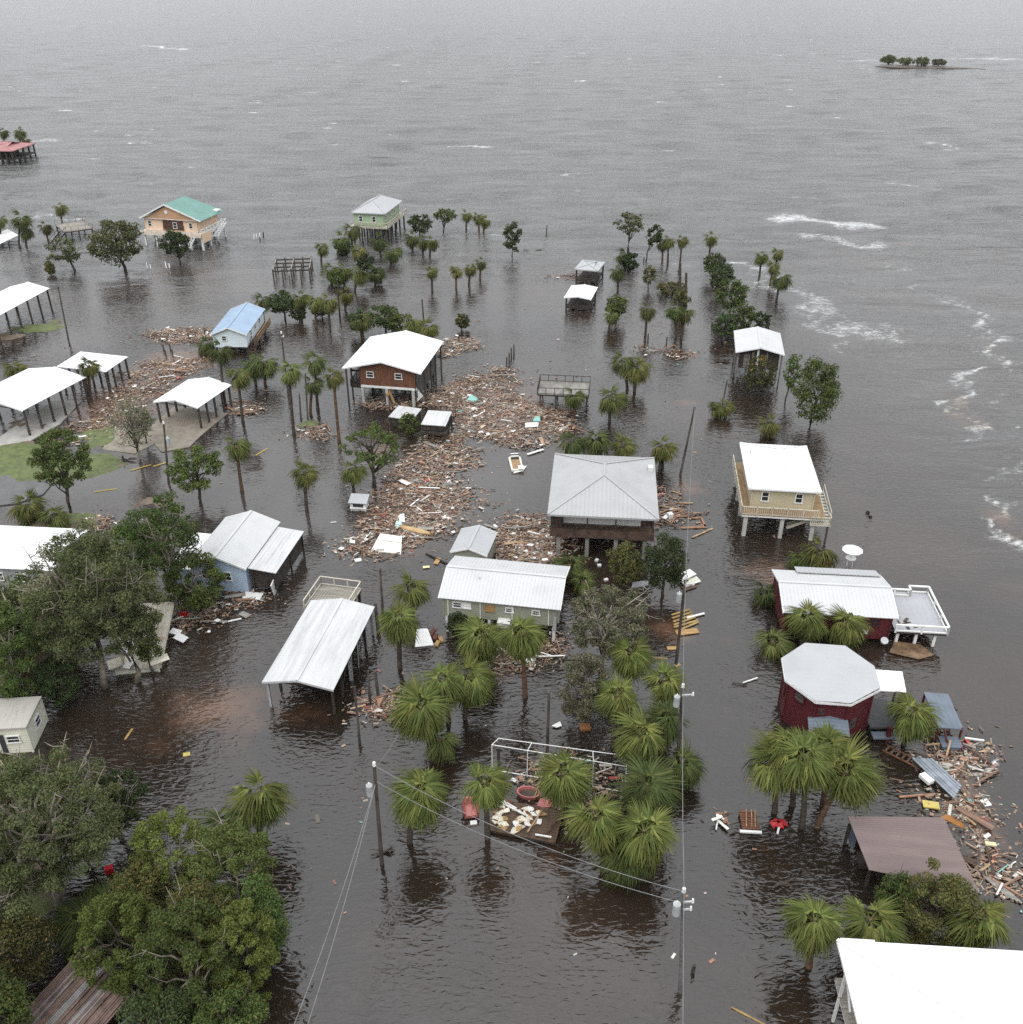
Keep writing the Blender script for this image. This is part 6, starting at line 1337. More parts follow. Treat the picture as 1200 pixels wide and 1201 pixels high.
PALETTE = [((0.22, 0.135, 0.095), 13), ((0.30, 0.18, 0.125), 12), ((0.30, 0.17, 0.105), 10), ((0.14, 0.095, 0.07), 14), ((0.30, 0.21, 0.15), 18), ((0.06, 0.045, 0.035), 8), ((0.52, 0.50, 0.46), 2.5), ((0.40, 0.37, 0.32), 18), ((0.46, 0.33, 0.20), 6), ((0.18, 0.36, 0.32), 0.8), ((0.42, 0.05, 0.04), 0.8)]
_pc = [c for c, w in PALETTE]; _pw = [w for c, w in PALETTE]
def inside(p, poly):
    k = False; n = len(poly)
    for i in range(n):
        a, b = poly[i], poly[(i + 1) % n]
        if (a[1] > p[1]) != (b[1] > p[1]) and p[0] < (b[0] - a[0]) * (p[1] - a[1]) / (b[1] - a[1]) + a[0]: k = not k
    return k
def sample(poly, rr):
    xs = [p[0] for p in poly]; ys = [p[1] for p in poly]
    while True:
        p = (rr.uniform(min(xs), max(xs)), rr.uniform(min(ys), max(ys)))
        if inside(p, poly): return p
PLANKM = [mat('plank_red_brown', (0.24, 0.145, 0.10), 0.75, 0.25, 2), mat('plank_orange', (0.36, 0.20, 0.12), 0.75, 0.2, 2), mat('plank_tan', (0.42, 0.29, 0.17), 0.75, 0.2, 2), mat('plank_dark', (0.09, 0.055, 0.04), 0.8, 0.3, 2), mat('plank_white', (0.66, 0.65, 0.62), 0.6, 0.1, 2), mat('plank_grey', (0.32, 0.30, 0.27), 0.8, 0.2, 2)]
UNIT = []
for m in PLANKM:
    o = MB().box((0, 0, 0), (1, 1, 1)); me = bpy.data.meshes.new('plank'); me.from_pydata(o.v, [], o.f); me.update(); me.materials.append(m); UNIT.append(me)
def plank(lab, group, pos, L, wd, th, yaw, tilt, k, name='plank', cat='plank'):
    o = bpy.data.objects.new(name, UNIT[k]); C.objects.link(o); o.location = pos; o.scale = (L, wd, th); o.rotation_euler = (rnd.uniform(-0.06, 0.06), tilt, yaw)
    return tag(o, lab, cat, group)
def raft(lab, plab, poly, small, big, seed, chips=True, wmix=1.0):
    rr = random.Random(seed); W = [at(x, y) for x, y in poly]; P = [(p.x, p.y) for p in W]
    cx, cy = sum(p[0] for p in P) / len(P), sum(p[1] for p in P) / len(P)
    mb = MB()
    # clump centres: wreckage lies in windrows, not evenly
    cl = [sample(P, rr) for _ in range(max(4, small // 28))]
    for _ in range(int(small * 2.0)):
        if rr.random() < 0.72:
            c = rr.choice(cl); p = (c[0] + rr.gauss(0, 1.5), c[1] + rr.gauss(0, 0.9))
        else: p = sample(P, rr)
        L = min(2.2, rr.lognormvariate(-1.2, 0.7)); w_ = rr.uniform(0.04, 0.12) if rr.random() < 0.8 else rr.uniform(0.12, 0.32); t = rr.uniform(0.03, 0.07)
        col = rr.choices(_pc, _pw)[0]; v = rr.uniform(0.7, 1.25)
        if rr.random() < 0.012: col = (0.68, 0.68, 0.66); L = rr.uniform(0.25, 0.7); w_ = L * rr.uniform(0.5, 1)
        yaw = rr.gauss(0.2, 0.75) if rr.random() < 0.65 else rr.uniform(0, math.pi)
        rot = Matrix.Rotation(yaw, 3, 'Z') @ Matrix.Rotation(rr.gauss(0, 0.13), 3, 'Y') @ Matrix.Rotation(rr.gauss(0, 0.12), 3, 'X')
        mb.box((p[0] - cx, p[1] - cy, rr.uniform(0.0, 0.22)), (L, w_, t), rot, tuple(min(0.8, c * v) for c in col) + (1.0,))
    for _ in range(int(small * 1.6)):
        if rr.random() < 0.6:
            c = rr.choice(cl); p = (c[0] + rr.gauss(0, 1.8), c[1] + rr.gauss(0, 1.2))
        else: p = sample(P, rr)
        L = rr.uniform(0.08, 0.3); v = rr.uniform(0.6, 1.3)
        mb.box((p[0] - cx, p[1] - cy, 0.03), (L, L * rr.uniform(0.3, 0.9), 0.04), Matrix.Rotation(rr.uniform(0, 3.1), 3, 'Z'), tuple(c * v for c in rr.choice(((0.16, 0.10, 0.07), (0.22, 0.15, 0.10), (0.11, 0.075, 0.055), (0.28, 0.21, 0.15)))) + (1.0,))
    o = mb.build('debris_raft', WRECK, loc=(cx, cy, 0), kind='stuff'); o['label'] = lab
    for _ in range(big):
        if rr.random() < 0.6:
            c = rr.choice(cl); p = (c[0] + rr.gauss(0, 1.6), c[1] + rr.gauss(0, 1.0))
        else: p = sample(P, rr)
        k = rr.choices(range(6), [24, 9, 14, 18, 4 * wmix, 14])[0]
        L = rr.uniform(1.0, 2.8); yaw = rr.gauss(0.1, 0.7)
        wide = rr.random() >= 0.88; size_word = 'wide' if wide else 'long' if L > 2.1 else 'short' if L < 1.4 else 'mid-length'
        tint = ('red-brown', 'orange', 'tan', 'dark', 'white', 'grey')[k]
        plank(size_word + ' ' + tint + ' ' + plab.replace('long ', '').replace('orange-red ', ''), lab, (p[0], p[1], rr.uniform(0.12, 0.34)), L, rr.uniform(0.3, 0.7) if wide else rr.uniform(0.08, 0.2), 0.06, yaw, rr.gauss(0, 0.06), k)
raft('wide raft of splintered timber right of the brown house', 'long broken board on the wide timber raft by brown house', [(500, 462), (545, 440), (595, 432), (612, 448), (600, 460), (635, 478), (662, 490), (676, 500), (655, 520), (610, 530), (580, 518), (548, 512), (525, 500), (512, 480)], 2100, 62, 1)
raft('trail of timber wreckage below the decked shed', 'long broken board in the wreckage trail below the decked shed', [(500, 515), (545, 505), (548, 530), (535, 560), (520, 580), (545, 575), (556, 588), (530, 610), (515, 625), (490, 640), (430, 652), (408, 648), (440, 605), (448, 575), (470, 545)], 2000, 62, 2, wmix=1.8)
raft('tangle of splintered timber behind the beige house', 'long broken board in the tangle behind the beige house', [(586, 622), (604, 606), (640, 612), (655, 640), (650, 660), (600, 656), (585, 648), (572, 640)], 900, 30, 3)
raft('broken red timber heaped right of the grey hipped house', 'orange-red broken board right of the grey hipped house', [(770, 568), (790, 580), (806, 590), (800, 605), (782, 614), (771, 612)], 170, 22, 4)
raft('spread of wreckage around the flat white carport', 'broken board in the wreckage around the flat white carport', [(150, 436), (180, 425), (215, 420), (240, 428), (215, 445), (205, 462), (172, 470), (150, 490), (130, 508), (88, 522), (82, 508), (118, 480), (132, 455)], 950, 42, 5, wmix=2.2)
raft('drift of wreckage left of the blue-roofed house', 'broken board drifting left of the blue-roofed house', [(165, 392), (205, 386), (248, 384), (240, 400), (205, 405), (175, 400)], 420, 12, 6, wmix=2)
raft('shoreline wreckage between the dock and the brown metal roof', 'broken board in the shoreline wreckage at the right edge', [(1096, 875), (1135, 870), (1150, 885), (1130, 902), (1120, 925), (1138, 955), (1158, 980), (1172, 1020), (1184, 1050), (1175, 1056), (1156, 1030), (1140, 990), (1120, 955), (1108, 920), (1088, 890)], 420, 18, 7, wmix=1.2)
raft('islet of brown wreckage behind the big brown house', 'broken board on the brown islet behind the brown house', [(520, 402), (545, 396), (566, 404), (560, 411), (535, 412), (522, 420)], 240, 6, 8)
raft('floating boards around the two dark poles', 'floating board around the two dark poles', [(425, 826), (440, 818), (468, 812), (466, 832), (440, 845), (428, 836)], 110, 9, 9)
raft('scatter of wreckage under the beige house stilts', 'broken board under the beige house stilts', [(560, 775), (600, 765), (640, 752), (664, 748), (655, 768), (620, 778), (580, 790), (560, 792)], 260, 8, 10)
raft('muddy wreckage inside the white pipe frame', 'broken board on the mud inside the white pipe frame', [(612, 890), (650, 878), (690, 880), (720, 905), (722, 930), (680, 945), (640, 950), (610, 925)], 100, 3, 11)
raft('wreckage on the bank under the sprawling oak', 'broken board on the bank under the sprawling oak', [(82, 612), (128, 606), (122, 618), (90, 622)], 120, 6, 12, wmix=2)
raft('wreckage against the light blue house wall', 'broken board against the light blue house wall', [(200, 715), (225, 705), (270, 706), (298, 690), (300, 700), (262, 722), (220, 732), (205, 752), (192, 750)], 260, 12, 13, wmix=2)
raft('small drift of boards beside the boat shelters', 'board drifting beside the two small boat shelters', [(650, 322), (680, 321), (682, 328), (655, 330)], 70, 3, 14)
raft('small drift of timber in the street near far palms', 'board drifting in the street near the far palm pair', [(742, 403), (775, 402), (810, 410), (820, 418), (790, 420), (745, 408)], 70, 3, 15)
raft('palm islet wreckage left of the brown house', 'board on the palm islet left of the brown house', [(350, 505), (375, 498), (392, 510), (382, 520), (352, 515)], 90, 5, 16, wmix=2)
raft('boards beside the small gable carport', 'board beside the small gable carport', [(262, 472), (290, 470), (310, 480), (290, 486), (270, 482)], 90, 6, 17)
raft('wreckage on the water under the brown house', 'board in the water under the brown house', [(420, 470), (470, 462), (510, 462), (515, 478), (470, 480), (430, 478)], 200, 6, 18)
raft('sparse flecks of wreckage by the pink plastic', 'board floating by the torn wooden floor', [(660, 930), (700, 925), (705, 955), (668, 965)], 60, 3, 19)
# flakes of drifting wreckage spread thinly through the flood
rr = random.Random(77); mb = MB()
for _ in range(620):
    px, py = rr.choice([(rr.gauss(560, 110), rr.gauss(560, 90)), (rr.gauss(180, 90), rr.gauss(450, 60)), (rr.gauss(720, 140), rr.gauss(470, 90)), (rr.uniform(300, 900), rr.uniform(420, 1150)), (rr.gauss(1140, 30), rr.gauss(960, 60))])
    p = at(px, py)
    if p.y < 20: continue
    L = rr.lognormvariate(-1.5, 0.5); mb.box((p.x, p.y, 0.02), (L, L * rr.uniform(0.15, 0.6), 0.05), Matrix.Rotation(rr.uniform(0, 3.1), 3, 'Z'), tuple(c * rr.uniform(0.8, 1.2) for c in rr.choices(_pc, _pw)[0]) + (1.0,))
o = mb.build('flotsam', WRECK, kind='stuff'); o['label'] = 'tiny flecks of flotsam scattered over the flood'
# --- single pieces one can point to
def at_box(name, lab, cat, px, py, dims, yaw, m, z=0.1, tilt=(0, 0), group=None):
    o = MB().box((0, 0, 0), dims, Matrix.Rotation(R(yaw), 3, 'Z') @ Matrix.Rotation(R(tilt[0]), 3, 'Y') @ Matrix.Rotation(R(tilt[1]), 3, 'X')).build(name, m); p = at(px, py, z); o.location = p
    return tag(o, lab, cat, group)
def panel(name, lab, cat, pts, z, m, th=0.06):
    P = [at(x, y, z if not isinstance(z, list) else z[i]) for i, (x, y) in enumerate(pts)]; c = sum(P, Vector()) / len(P)
    o = MB().prism([p - c for p in P][::-1], (0, 0, -th)).build(name, m); o.location = c; return tag(o, lab, cat)
# fallen white roof with two faces
c = at(457, 640); r = thing('fallen_roof', 'white fallen roof with folded edge lying in the wreckage', 'roof', tuple(c), R(-8))
s = 1 / pxm(457, 640)
MB().prism([(-18*s, -1.3, 0.15), (18*s, -1.6, 0.15), (13*s, 0.9, 0.75), (-14*s, 1.2, 0.75)], (0, 0, -0.06)).build('roof_panel', WHITEPL, r)
MB().prism([(-18*s, -1.32, 0.13), (-18*s, -1.45, -0.25), (18*s, -1.75, -0.25), (18*s, -1.62, 0.13)], (0, 0.03, 0)).build('edge_panel', CREAMW, r)
MB().bar((-15*s, 0.2, 0.62), (15*s, -0.1, 0.6), 0.1, 0.05).build('seam', CREAMW, r)
# canoe
p = at(488, 623); r = thing('canoe', 'tan upturned canoe hull floating in the wreckage trail', 'boat', tuple(p), R(-24)); mb = MB(); K = 12; vs = []; fs = []
for i in range(K + 1):
    t = i / K * 2 - 1; wd = 0.42 * (1 - abs(t) ** 2.4) + 0.01
    vs += [Vector((t * 2.2, wd * math.cos(a), 0.02 + (0.32 * (1 - 0.4 * abs(t) ** 3)) * math.sin(a))) for a in [j * math.pi / 6 for j in range(7)]]
for i in range(K):
    for j in range(6): fs.append((i * 7 + j, (i + 1) * 7 + j, (i + 1) * 7 + j + 1, i * 7 + j + 1))
mb.add(vs, fs); mb.build('hull', mat('tan_hull', (0.50, 0.34, 0.16), 0.4, 0.08, 1), r, smooth=True, solid=0.03); MB().bar((-2.1, 0, 0.27), (2.1, 0, 0.27), 0.05, 0.16).build('keel', PLY, r)
# white boat with striped seats
p = at(605, 545); r = thing('boat', 'swamped pale flat boat with striped seat beyond the wide raft', 'boat', tuple(p), R(96))
MB().prism([(-2.0, -0.75, 0), (1.5, -0.8, 0), (2.4, 0, 0), (1.5, 0.8, 0), (-2.0, 0.75, 0)], (0, 0, 0.32)).build('hull', CREAMW, r)
MB().box((-0.2, 0, 0.36), (3.0, 1.1, 0.06)).build('floor', TANW, r)
for k in range(5): MB().box((0.9 + k * 0.26, 0, 0.55 + 0.06 * k), (0.2, 1.0, 0.14)).build('seat_slat', WHITEPL if k % 2 else DARKM, r)
MB().box((-1.6, -0.5, 0.42), (0.9, 0.7, 0.1)).build('bow_panel', WHITEPL, r)
panel('plastic_sheet', 'white sheet floating below the swamped flat boat', 'sheet', [(602, 555), (614, 552), (618, 546), (608, 548)], 0.12, WHITEPL)
at_box('plank', 'long white plank right of the swamped flat boat', 'plank', 628, 530, (2.6, 0.3, 0.1), 35, WHITEPL)
panel('plastic_tarp', 'rumpled turquoise tarp on the wide timber raft', 'tarp', [(546, 471), (553, 462), (561, 468), (558, 471)], [0.15, 0.6, 0.5, 0.15], AQUA)
panel('plastic_sheet', 'rectangular white sheet near the right end of the wide raft', 'sheet', [(616, 501), (631, 500), (632, 495), (616, 496)], 0.3, WHITEPL)
panel('plastic_sheet', 'dull green sheet near the right end of the wide raft', 'sheet', [(625, 494), (634, 494), (633, 488), (627, 489)], 0.35, AQUA)
panel('plastic_sheet', 'small pale aqua sheet below the white kiosk', 'sheet', [(463, 617), (473, 618), (470, 611), (465, 611)], 0.2, mat('pale_aqua', (0.35, 0.6, 0.65), 0.5))
panel('plastic_sheet', 'pale green torn sheet above the aqua sheet', 'sheet', [(468, 612), (475, 612), (474, 602), (469, 603)], 0.25, mat('pale_green', (0.50, 0.60, 0.55), 0.5))
at_box('foam_slab', 'white slab floating left of the fallen white roof', 'slab', 420, 657, (0.7, 0.5, 0.15), 20, WHITEPL)
at_box('foam_board', 'cream foam board floating above the rear deck palm', 'board', 500, 665, (0.7, 0.35, 0.08), 10, mat('cream_foam', (0.6, 0.52, 0.3), 0.7))
at_box('foam_board', 'tan board floating behind the shed left of the beige house', 'board', 513, 658, (0.5, 1.2, 0.08), -12, PLY)
at_box('beam', 'dark pole floating slantwise left of the beige house', 'beam', 512, 655, (3.2, 0.14, 0.14), -40, DARKW)
# overturned patio table
p = at(498, 752); r = thing('table', 'overturned white table with wreckage beside the deck palms', 'table', tuple(p), R(20))
MB().prism([(-1.1, -0.6, 0.1), (0.6, -0.9, 0.1), (0.5, 0.7, 0.9), (-0.5, 0.8, 1.0)], (0.05, -0.05, -0.05)).build('table_top', WHITEPL, r)
for q in ((-0.7, 0.5), (0.3, 0.4)): MB().bar((q[0], q[1], 0.6), (q[0] + 0.4, q[1] + 0.7, 1.2), 0.08).build('leg', BROWNW, r)
for q in ((1.1, 0.1, 0.15, RUST), (1.5, -0.4, 0.1, PLY), (0.9, 0.6, 0.3, RUST), (1.0, -0.9, 0.1, PLY)): MB().box(q[:3], (0.8, 0.4, 0.2), Matrix.Rotation(q[0], 3, 'Z')).build('attached_debris', q[3], r)
# white pipe frame
F_ = dict(a=(575, 873), b=(585, 866), c=(732, 886), d=(735, 898)); zt = 2.8
r = thing('pipe_frame', 'bare white pipe frame of a lost canopy among the street palms', 'frame', tuple(at(655, 930)), 0)
O = at(655, 930)
TL, TR = at(577, 873.5, zt), at(735, 899, zt); BL_, BR_ = at(585, 866, zt), at(731, 886, zt)
D = Vector((0, (BL_.y - TL.y), 0))
def pipe(nm, a, b, rr_=0.03): MB().cyl(Vector(a) - O, Vector(b) - O, rr_, rr_, 7).build(nm, WHITEP, r)
depth = 2.2
FL_, FR_ = TL.copy(), TR.copy(); BL2, BR2 = BL_.copy(), BR_.copy()
pipe('top_rail', FL_, FR_); pipe('top_rail', BL2, BR2)
for f in (0, 0.27, 0.76, 1.0):
    a = FL_.lerp(FR_, f); b = BL2.lerp(BR2, f); pipe('cross_pipe', a, b, 0.03); pipe('upright', a, (a.x, a.y, -0.4), 0.04)
pipe('bottom_rail', (FL_.x, FL_.y, 0.12), (FR_.x, FR_.y, 0.12), 0.035)
# torn wooden floor with insulation
c = at(617, 966); r = thing('torn_floor', 'torn wooden floor section with shredded cream insulation on it', 'wreckage', tuple(c), R(-14)); s = 1 / pxm(617, 966)
fx, fyy = 40 * s, 1.55
deck(r, -fx, fx, -fyy, fyy, 0.35, MIDW, 0.3, 'x', DARKW)
for k in range(46):
    x, y = rnd.uniform(-fx * 0.92, fx * 0.45), rnd.uniform(-fyy * 0.85, fyy * 0.9)
    MB().prism([(x + math.cos(a) * rnd.uniform(0.15, 0.48), y + math.sin(a) * rnd.uniform(0.12, 0.36), 0.38 + rnd.random() * 0.14) for a in (0, 1.1, 2.2, 3.3, 4.3, 5.3)], (0, 0, 0.05)).build('insulation_scrap', rnd.choice([INSUL, INSUL, WHITEPL, PLY, RUST]), r)
for a, b in (((-1.8, 0.9), (0.1, 0.2)), ((0.4, -1.2), (1.0, 1.0)), ((1.0, -1.3), (2.2, -1.3)), ((1.9, -0.9), (2.3, 0.8)), ((-2.2, 1.3), (-0.9, 0.7))): MB().bar((*a, 0.55), (*b, 0.6), 0.12, 0.08).build('loose_stick', rnd.choice([PLANKM[4], PLANKM[2], PLANKM[3]]), r)
def tub(lab, px, py, sx, sy, yaw, m=PINK):
    p = at(px, py); r = thing('plastic_tub', lab, 'tub', tuple(p), R(yaw))
    n = 14; vs = []; 
    for z, k in ((-0.1, 0.86), (0.32, 1.0), (0.32, 0.86), (0.0, 0.74)): vs += [(math.cos(a) * sx * k, math.sin(a) * sy * k, z) for a in [i * 2 * math.pi / n for i in range(n)]]
    fs = [(l * n + i, l * n + (i + 1) % n, (l + 1) * n + (i + 1) % n, (l + 1) * n + i) for l in range(3) for i in range(n)]
    MB().add(vs, fs).build('shell', m, r, smooth=False); MB().cyl((0, 0, 0.02), (0, 0, 0.12), sx * 0.74, sx * 0.7, 14).build('muddy_water', MUD, r).scale = (1, sy / sx, 1)
tub('faded pink oval tub full of mud above the torn floor', 620, 932, 0.95, 0.6, -10)
o = panel('plastic_cover', 'crumpled pink plastic cover right of the pink tub', 'plastic cover', [(628, 948), (648, 946), (648, 937), (634, 936)], [0.15, 0.35, 0.6, 0.55], PINK)
p = at(552, 955); r = thing('pink_armchair', 'pink upholstered chair tilted in the water beside the straight palm', 'chair', tuple(p), R(10))
MB().box((0, 0, 0.35), (1.0, 1.0, 0.35), Matrix.Rotation(0.2, 3, 'X')).build('seat', PINK, r); MB().box((0.05, 0.55, 0.75), (1.0, 0.22, 0.8), Matrix.Rotation(-0.25, 3, 'X')).build('backrest', PINK, r)
for x in (-0.5, 0.52): MB().box((x, 0, 0.55), (0.18, 1.0, 0.4), Matrix.Rotation(0.2, 3, 'X')).build('armrest', mat('dull_red_upholstery', (0.30, 0.06, 0.06), 0.7), r)
MB().box((0.1, -0.9, 0.05), (0.5, 0.35, 0.12)).build('cushion', WHITEPL, r)
# red bundle, slat stack, board heap in the street
p = at(913, 968); r = thing('red_tarp', 'bright red crumpled plastic floating below the palm cluster', 'tarp', tuple(p), 0)
for k in range(9): a = k * 0.7; MB().prism([(math.cos(a) * 0.2, math.sin(a) * 0.15, 0.3), (math.cos(a + 0.3) * rnd.uniform(.5, .85), math.sin(a + 0.3) * 0.5, rnd.uniform(0.0, .35)), (math.cos(a + 1.1) * rnd.uniform(.4, .8), math.sin(a + 1.1) * 0.5, rnd.uniform(0, .4)), (math.cos(a + 1.3) * 0.15, math.sin(a + 1.3) * 0.1, 0.4)], (0.02, 0.03, -0.03)).build('fold', RED, r)
MB().bar((-0.3, -0.9, 0.1), (0.0, -0.2, 0.2), 0.14, 0.1).build('white_strut', WHITEPL, r)
p = at(878, 965); r = thing('slat_stack', 'square stack of brown slats floating left of the red plastic', 'slats', tuple(p), R(-4))
for k in range(8): MB().box((0, -0.75 + k * 0.22, 0.25 + 0.02 * (k % 2)), (1.25, 0.15, 0.08)).build('slat', BROWNW, r)
for x in (-0.3, 0.1, 0.35): MB().bar((x, -0.7, 0.36), (x + 0.2, 0.9, 0.45), 0.06, 0.05).build('strut', PLANKM[2], r)
MB().box((0, -1.0, 0.15), (1.6, 0.2, 0.14)).build('white_board', WHITEPL, r); MB().box((0, 0, 0.08), (1.2, 1.7, 0.16)).build('base', DARKW, r)
p = at(845, 963); r = thing('board_heap', 'small heap of brown and white boards left of the slat stack', 'boards', tuple(p), 0)
for k in range(9): MB().box((rnd.gauss(0, .35), rnd.gauss(0, .35), 0.1 + 0.05 * k), (rnd.uniform(.5, 1.1), 0.22, 0.06), Matrix.Rotation(rnd.uniform(0, 3), 3, 'Z')).build('board', PLANKM[[0, 1, 4, 2, 0, 4, 3, 1, 4][k]], r)
MB().bar((-0.5, -0.9, 0.1), (-0.2, 0.0, 0.15), 0.1, 0.06).build('board', WHITEPL, r)
at_box('branch', 'thin white branch floating left of the octagonal house', 'branch', 880, 798, (1.6, 0.1, 0.1), 25, WHITEPL); at_box('branch', 'brown twig beside the thin white branch', 'branch', 868, 802, (1.3, 0.07, 0.07), -15, DARKW)
# sunken tan boards, orange frame, right of the street pole
YS = mat('yellow_plywood', (0.36, 0.235, 0.085), 0.6, 0.2, 1.2)
for k in range(6): 
    o = at_box('board', ['lowest', 'second lowest', 'third lowest', 'third highest', 'second highest', 'topmost'][k] + ' yellow board of the half-sunken fan by the transformer pole', 'board', 806 - k * 1.5, 735 - k * 3.4, (2.9 - k * 0.15, 0.24, 0.06), 27 + rnd.uniform(-9, 9), YS, 0.07 + k * 0.01, group='half-sunken yellow boards')
at_box('plank', 'white-edged plank on the upper edge of the sunken yellow boards', 'plank', 816, 722, (2.0, 0.2, 0.1), 22, WHITEPL, 0.12)
at_box('plywood_sheet', 'orange plywood sheet below the sunken yellow boards', 'plywood', 806, 741, (2.2, 0.8, 0.05), 12, PLY, 0.06)
at_box('plywood_sheet', 'small orange scrap left of the transformer pole', 'plywood', 788, 760, (0.9, 0.5, 0.05), 5, PLY, 0.05)
at_box('plank', 'faded red plank in the water left of the transformer pole', 'plank', 774, 772, (1.4, 0.3, 0.05), -8, PLANKM[0], 0.05)
p = at(806, 682); r = thing('roof_fragment', 'white roof fragment with brown edge right of the dark glossy tree', 'roof', tuple(p), R(30))
MB().box((0, 0.3, 0.6), (1.9, 1.1, 0.08), Matrix.Rotation(-0.15, 3, 'Y')).build('sheet', WHITEPL, r); MB().box((0.1, -0.5, 0.25), (2.0, 0.8, 0.07), Matrix.Rotation(0.2, 3, 'X')).build('sheet', CREAMW, r); MB().box((-0.6, -1.0, 0.1), (1.5, 0.8, 0.08)).build('plywood_edge', MIDW, r)
p = at(814, 616); r = thing('timber_frame', 'orange rectangular timber frame floating in the street', 'frame', tuple(p), R(4))
for a, b, w_ in (((-1.6, -0.6), (1.3, -0.6), 0.35), ((1.2, -0.6), (1.2, 1.5), 0.25), ((-0.2, 1.4), (1.2, 1.5), 0.2), ((0.6, -0.3), (1.3, -0.2), 0.4)): MB().bar((*a, 0.08), (*b, 0.08), w_, 0.08).build('beam', PLANKM[1], r)
at_box('plank', 'long tan plank floating slantwise in the street', 'plank', 824, 625, (3.3, 0.22, 0.07), 36, PLANKM[2], 0.07); at_box('plank', 'white plank across the power line in the street', 'plank', 805, 590, (1.6, 0.18, 0.1), 0, PLANKM[2])
at_box('oil_drum', 'white drum in the red timber heap', 'drum', 786, 605, (0.6, 0.6, 0.7), 20, WHITEPL, 0.3)
panel('boat_hull', 'overturned grey dinghy under the dark glossy tree', 'dinghy', [(741, 689), (760, 686), (762, 680), (742, 683)], [0.15, 0.15, 0.45, 0.45], GREYDK, 0.2)
for i, (x, y) in enumerate(((703, 663), (711, 680), (700, 657))): at_box('foam_float', ['upper right', 'lowest', 'topmost'][i] + ' white foam float drifting under the grey hipped house', 'float', x, y, (0.4, 0.32, 0.2), 30 * i, WHITEPL, 0.05, group='foam floats under the house')
# broken dock and boards near the right shore
p = at(1100, 915); r = thing('dock_section', 'grey torn-off dock section lying aslant on the shoreline wreckage', 'dock', tuple(p), R(-66))
for k in range(6): MB().box((0, -0.62 + k * 0.25, 0.55 + 0.02 * (k % 3)), (4.4 - 0.25 * k, 0.22, 0.07), Matrix.Rotation(0.05, 3, 'Y')).build('board', mat('blue_grey_board', (0.27, 0.30, 0.34), 0.7, 0.15, 1.5), r)
for y in (-0.6, 0.5): MB().bar((-2.1, y, 0.4), (2.0, y, 0.2), 0.14, 0.2).build('joist', DARKW, r)
MB().box((-0.2, -1.1, 0.45), (1.0, 0.6, 0.3)).build('white_sink', WHITEPL, r)
p = at(1060, 890); r = thing('ladder_frame', 'brown ladder-like timber frame floating beside the octagonal house', 'frame', tuple(p), R(-44))
for y in (-0.4, 0.4): MB().bar((-1.6, y, 0.12), (1.6, y, 0.2), 0.1, 0.12).build('rail', BROWNW, r)
for k in range(7): MB().box((-1.4 + k * 0.45, 0, 0.2), (0.16, 0.8, 0.08)).build('rung', MIDW, r)
at_box('foam_board', 'yellow foam board beside the torn-off dock section', 'board', 1092, 944, (1.2, 0.7, 0.1), -12, YELLOWF, 0.2)
at_box('plank', 'long brown plank floating left of the torn-off dock section', 'plank', 1076, 933, (2.9, 0.16, 0.1), 6, PLANKM[1], 0.12)
panel('plywood_sheet', 'curled orange plywood at the corner of the brown metal roof', 'plywood', [(1103, 958), (1131, 972), (1130, 966), (1112, 955)], [0.3, 0.2, 0.5, 0.6], mat('orange_plywood', (0.50, 0.22, 0.06), 0.7, 0.15, 1))
at_box('foam_board', 'cream cushion on the shoreline wreckage', 'cushion', 1162, 990, (0.75, 0.3, 0.15), -10, mat('cream_foam', (0, 0, 0)), 0.3)
for i in range(4): at_box('plank', ['leftmost', 'second', 'third', 'rightmost'][i] + ' grey plank of the parallel row at the lower right shore', 'plank', 1168 + i * 5, 1040 + i * 2, (2.1, 0.12, 0.08), -62, PLANKM[5], 0.15, group='parallel grey planks at the right shore')
at_box('plank', 'white plank pointing seaward above the foam by the dock', 'plank', 1143, 867, (1.5, 0.14, 0.1), -12, PLANKM[4], 0.2); at_box('plank', 'tan upright plank beside the torn-off dock', 'plank', 1112, 880, (1.9, 0.14, 0.1), 60, PLANKM[2], 0.5, (-25, 0))
panel('plywood_sheet', 'torn tan floor sheet under the red house deck', 'plywood', [(1043, 765), (1078, 773), (1096, 768), (1080, 756), (1050, 752)], [0.15, 0.15, 0.2, 0.3, 0.35], mat('muddy_sheet', (0.17, 0.10, 0.055), 0.6, 0.3, 1.2, dirt=(0.4, 0.3, 0.18), dirt_amt=0.5))
at_box('plank', 'yellow plank submerged at the bottom edge', 'plank', 878, 1192, (2.2, 0.12, 0.05), -32, YS, 0.05)
at_box('foam_board', 'square yellow float in the open flood at left', 'float', 219, 885, (0.55, 0.4, 0.1), 15, YELLOWF, 0.06); at_box('plank', 'upright-lying yellow plank in the open flood at left', 'plank', 151, 861, (0.2, 1.3, 0.05), -8, YS, 0.05)
p = at(142, 914); r = thing('wooden_box', 'small grey wooden box floating by the lower left oak', 'box', tuple(p), R(20)); MB().box((0, 0, 0.1), (0.9, 0.7, 0.3), Matrix.Rotation(0.2, 3, 'Y')).build('crate', GREYW, r); MB().box((0.1, 0.1, 0.33), (0.3, 0.25, 0.2)).build('lump', MIDW, r)
panel('plastic_sheet', 'crumpled white sheet in the flood beside the frame pole', 'sheet', [(647, 851), (653, 853), (659, 851), (657, 846)], 0.15, WHITEPL); at_box('crate', 'orange crate floating right of the frame pole', 'crate', 686, 853, (0.9, 0.7, 0.3), 5, mat('orange_wood', (0.30, 0.13, 0.05), 0.7), 0.1)
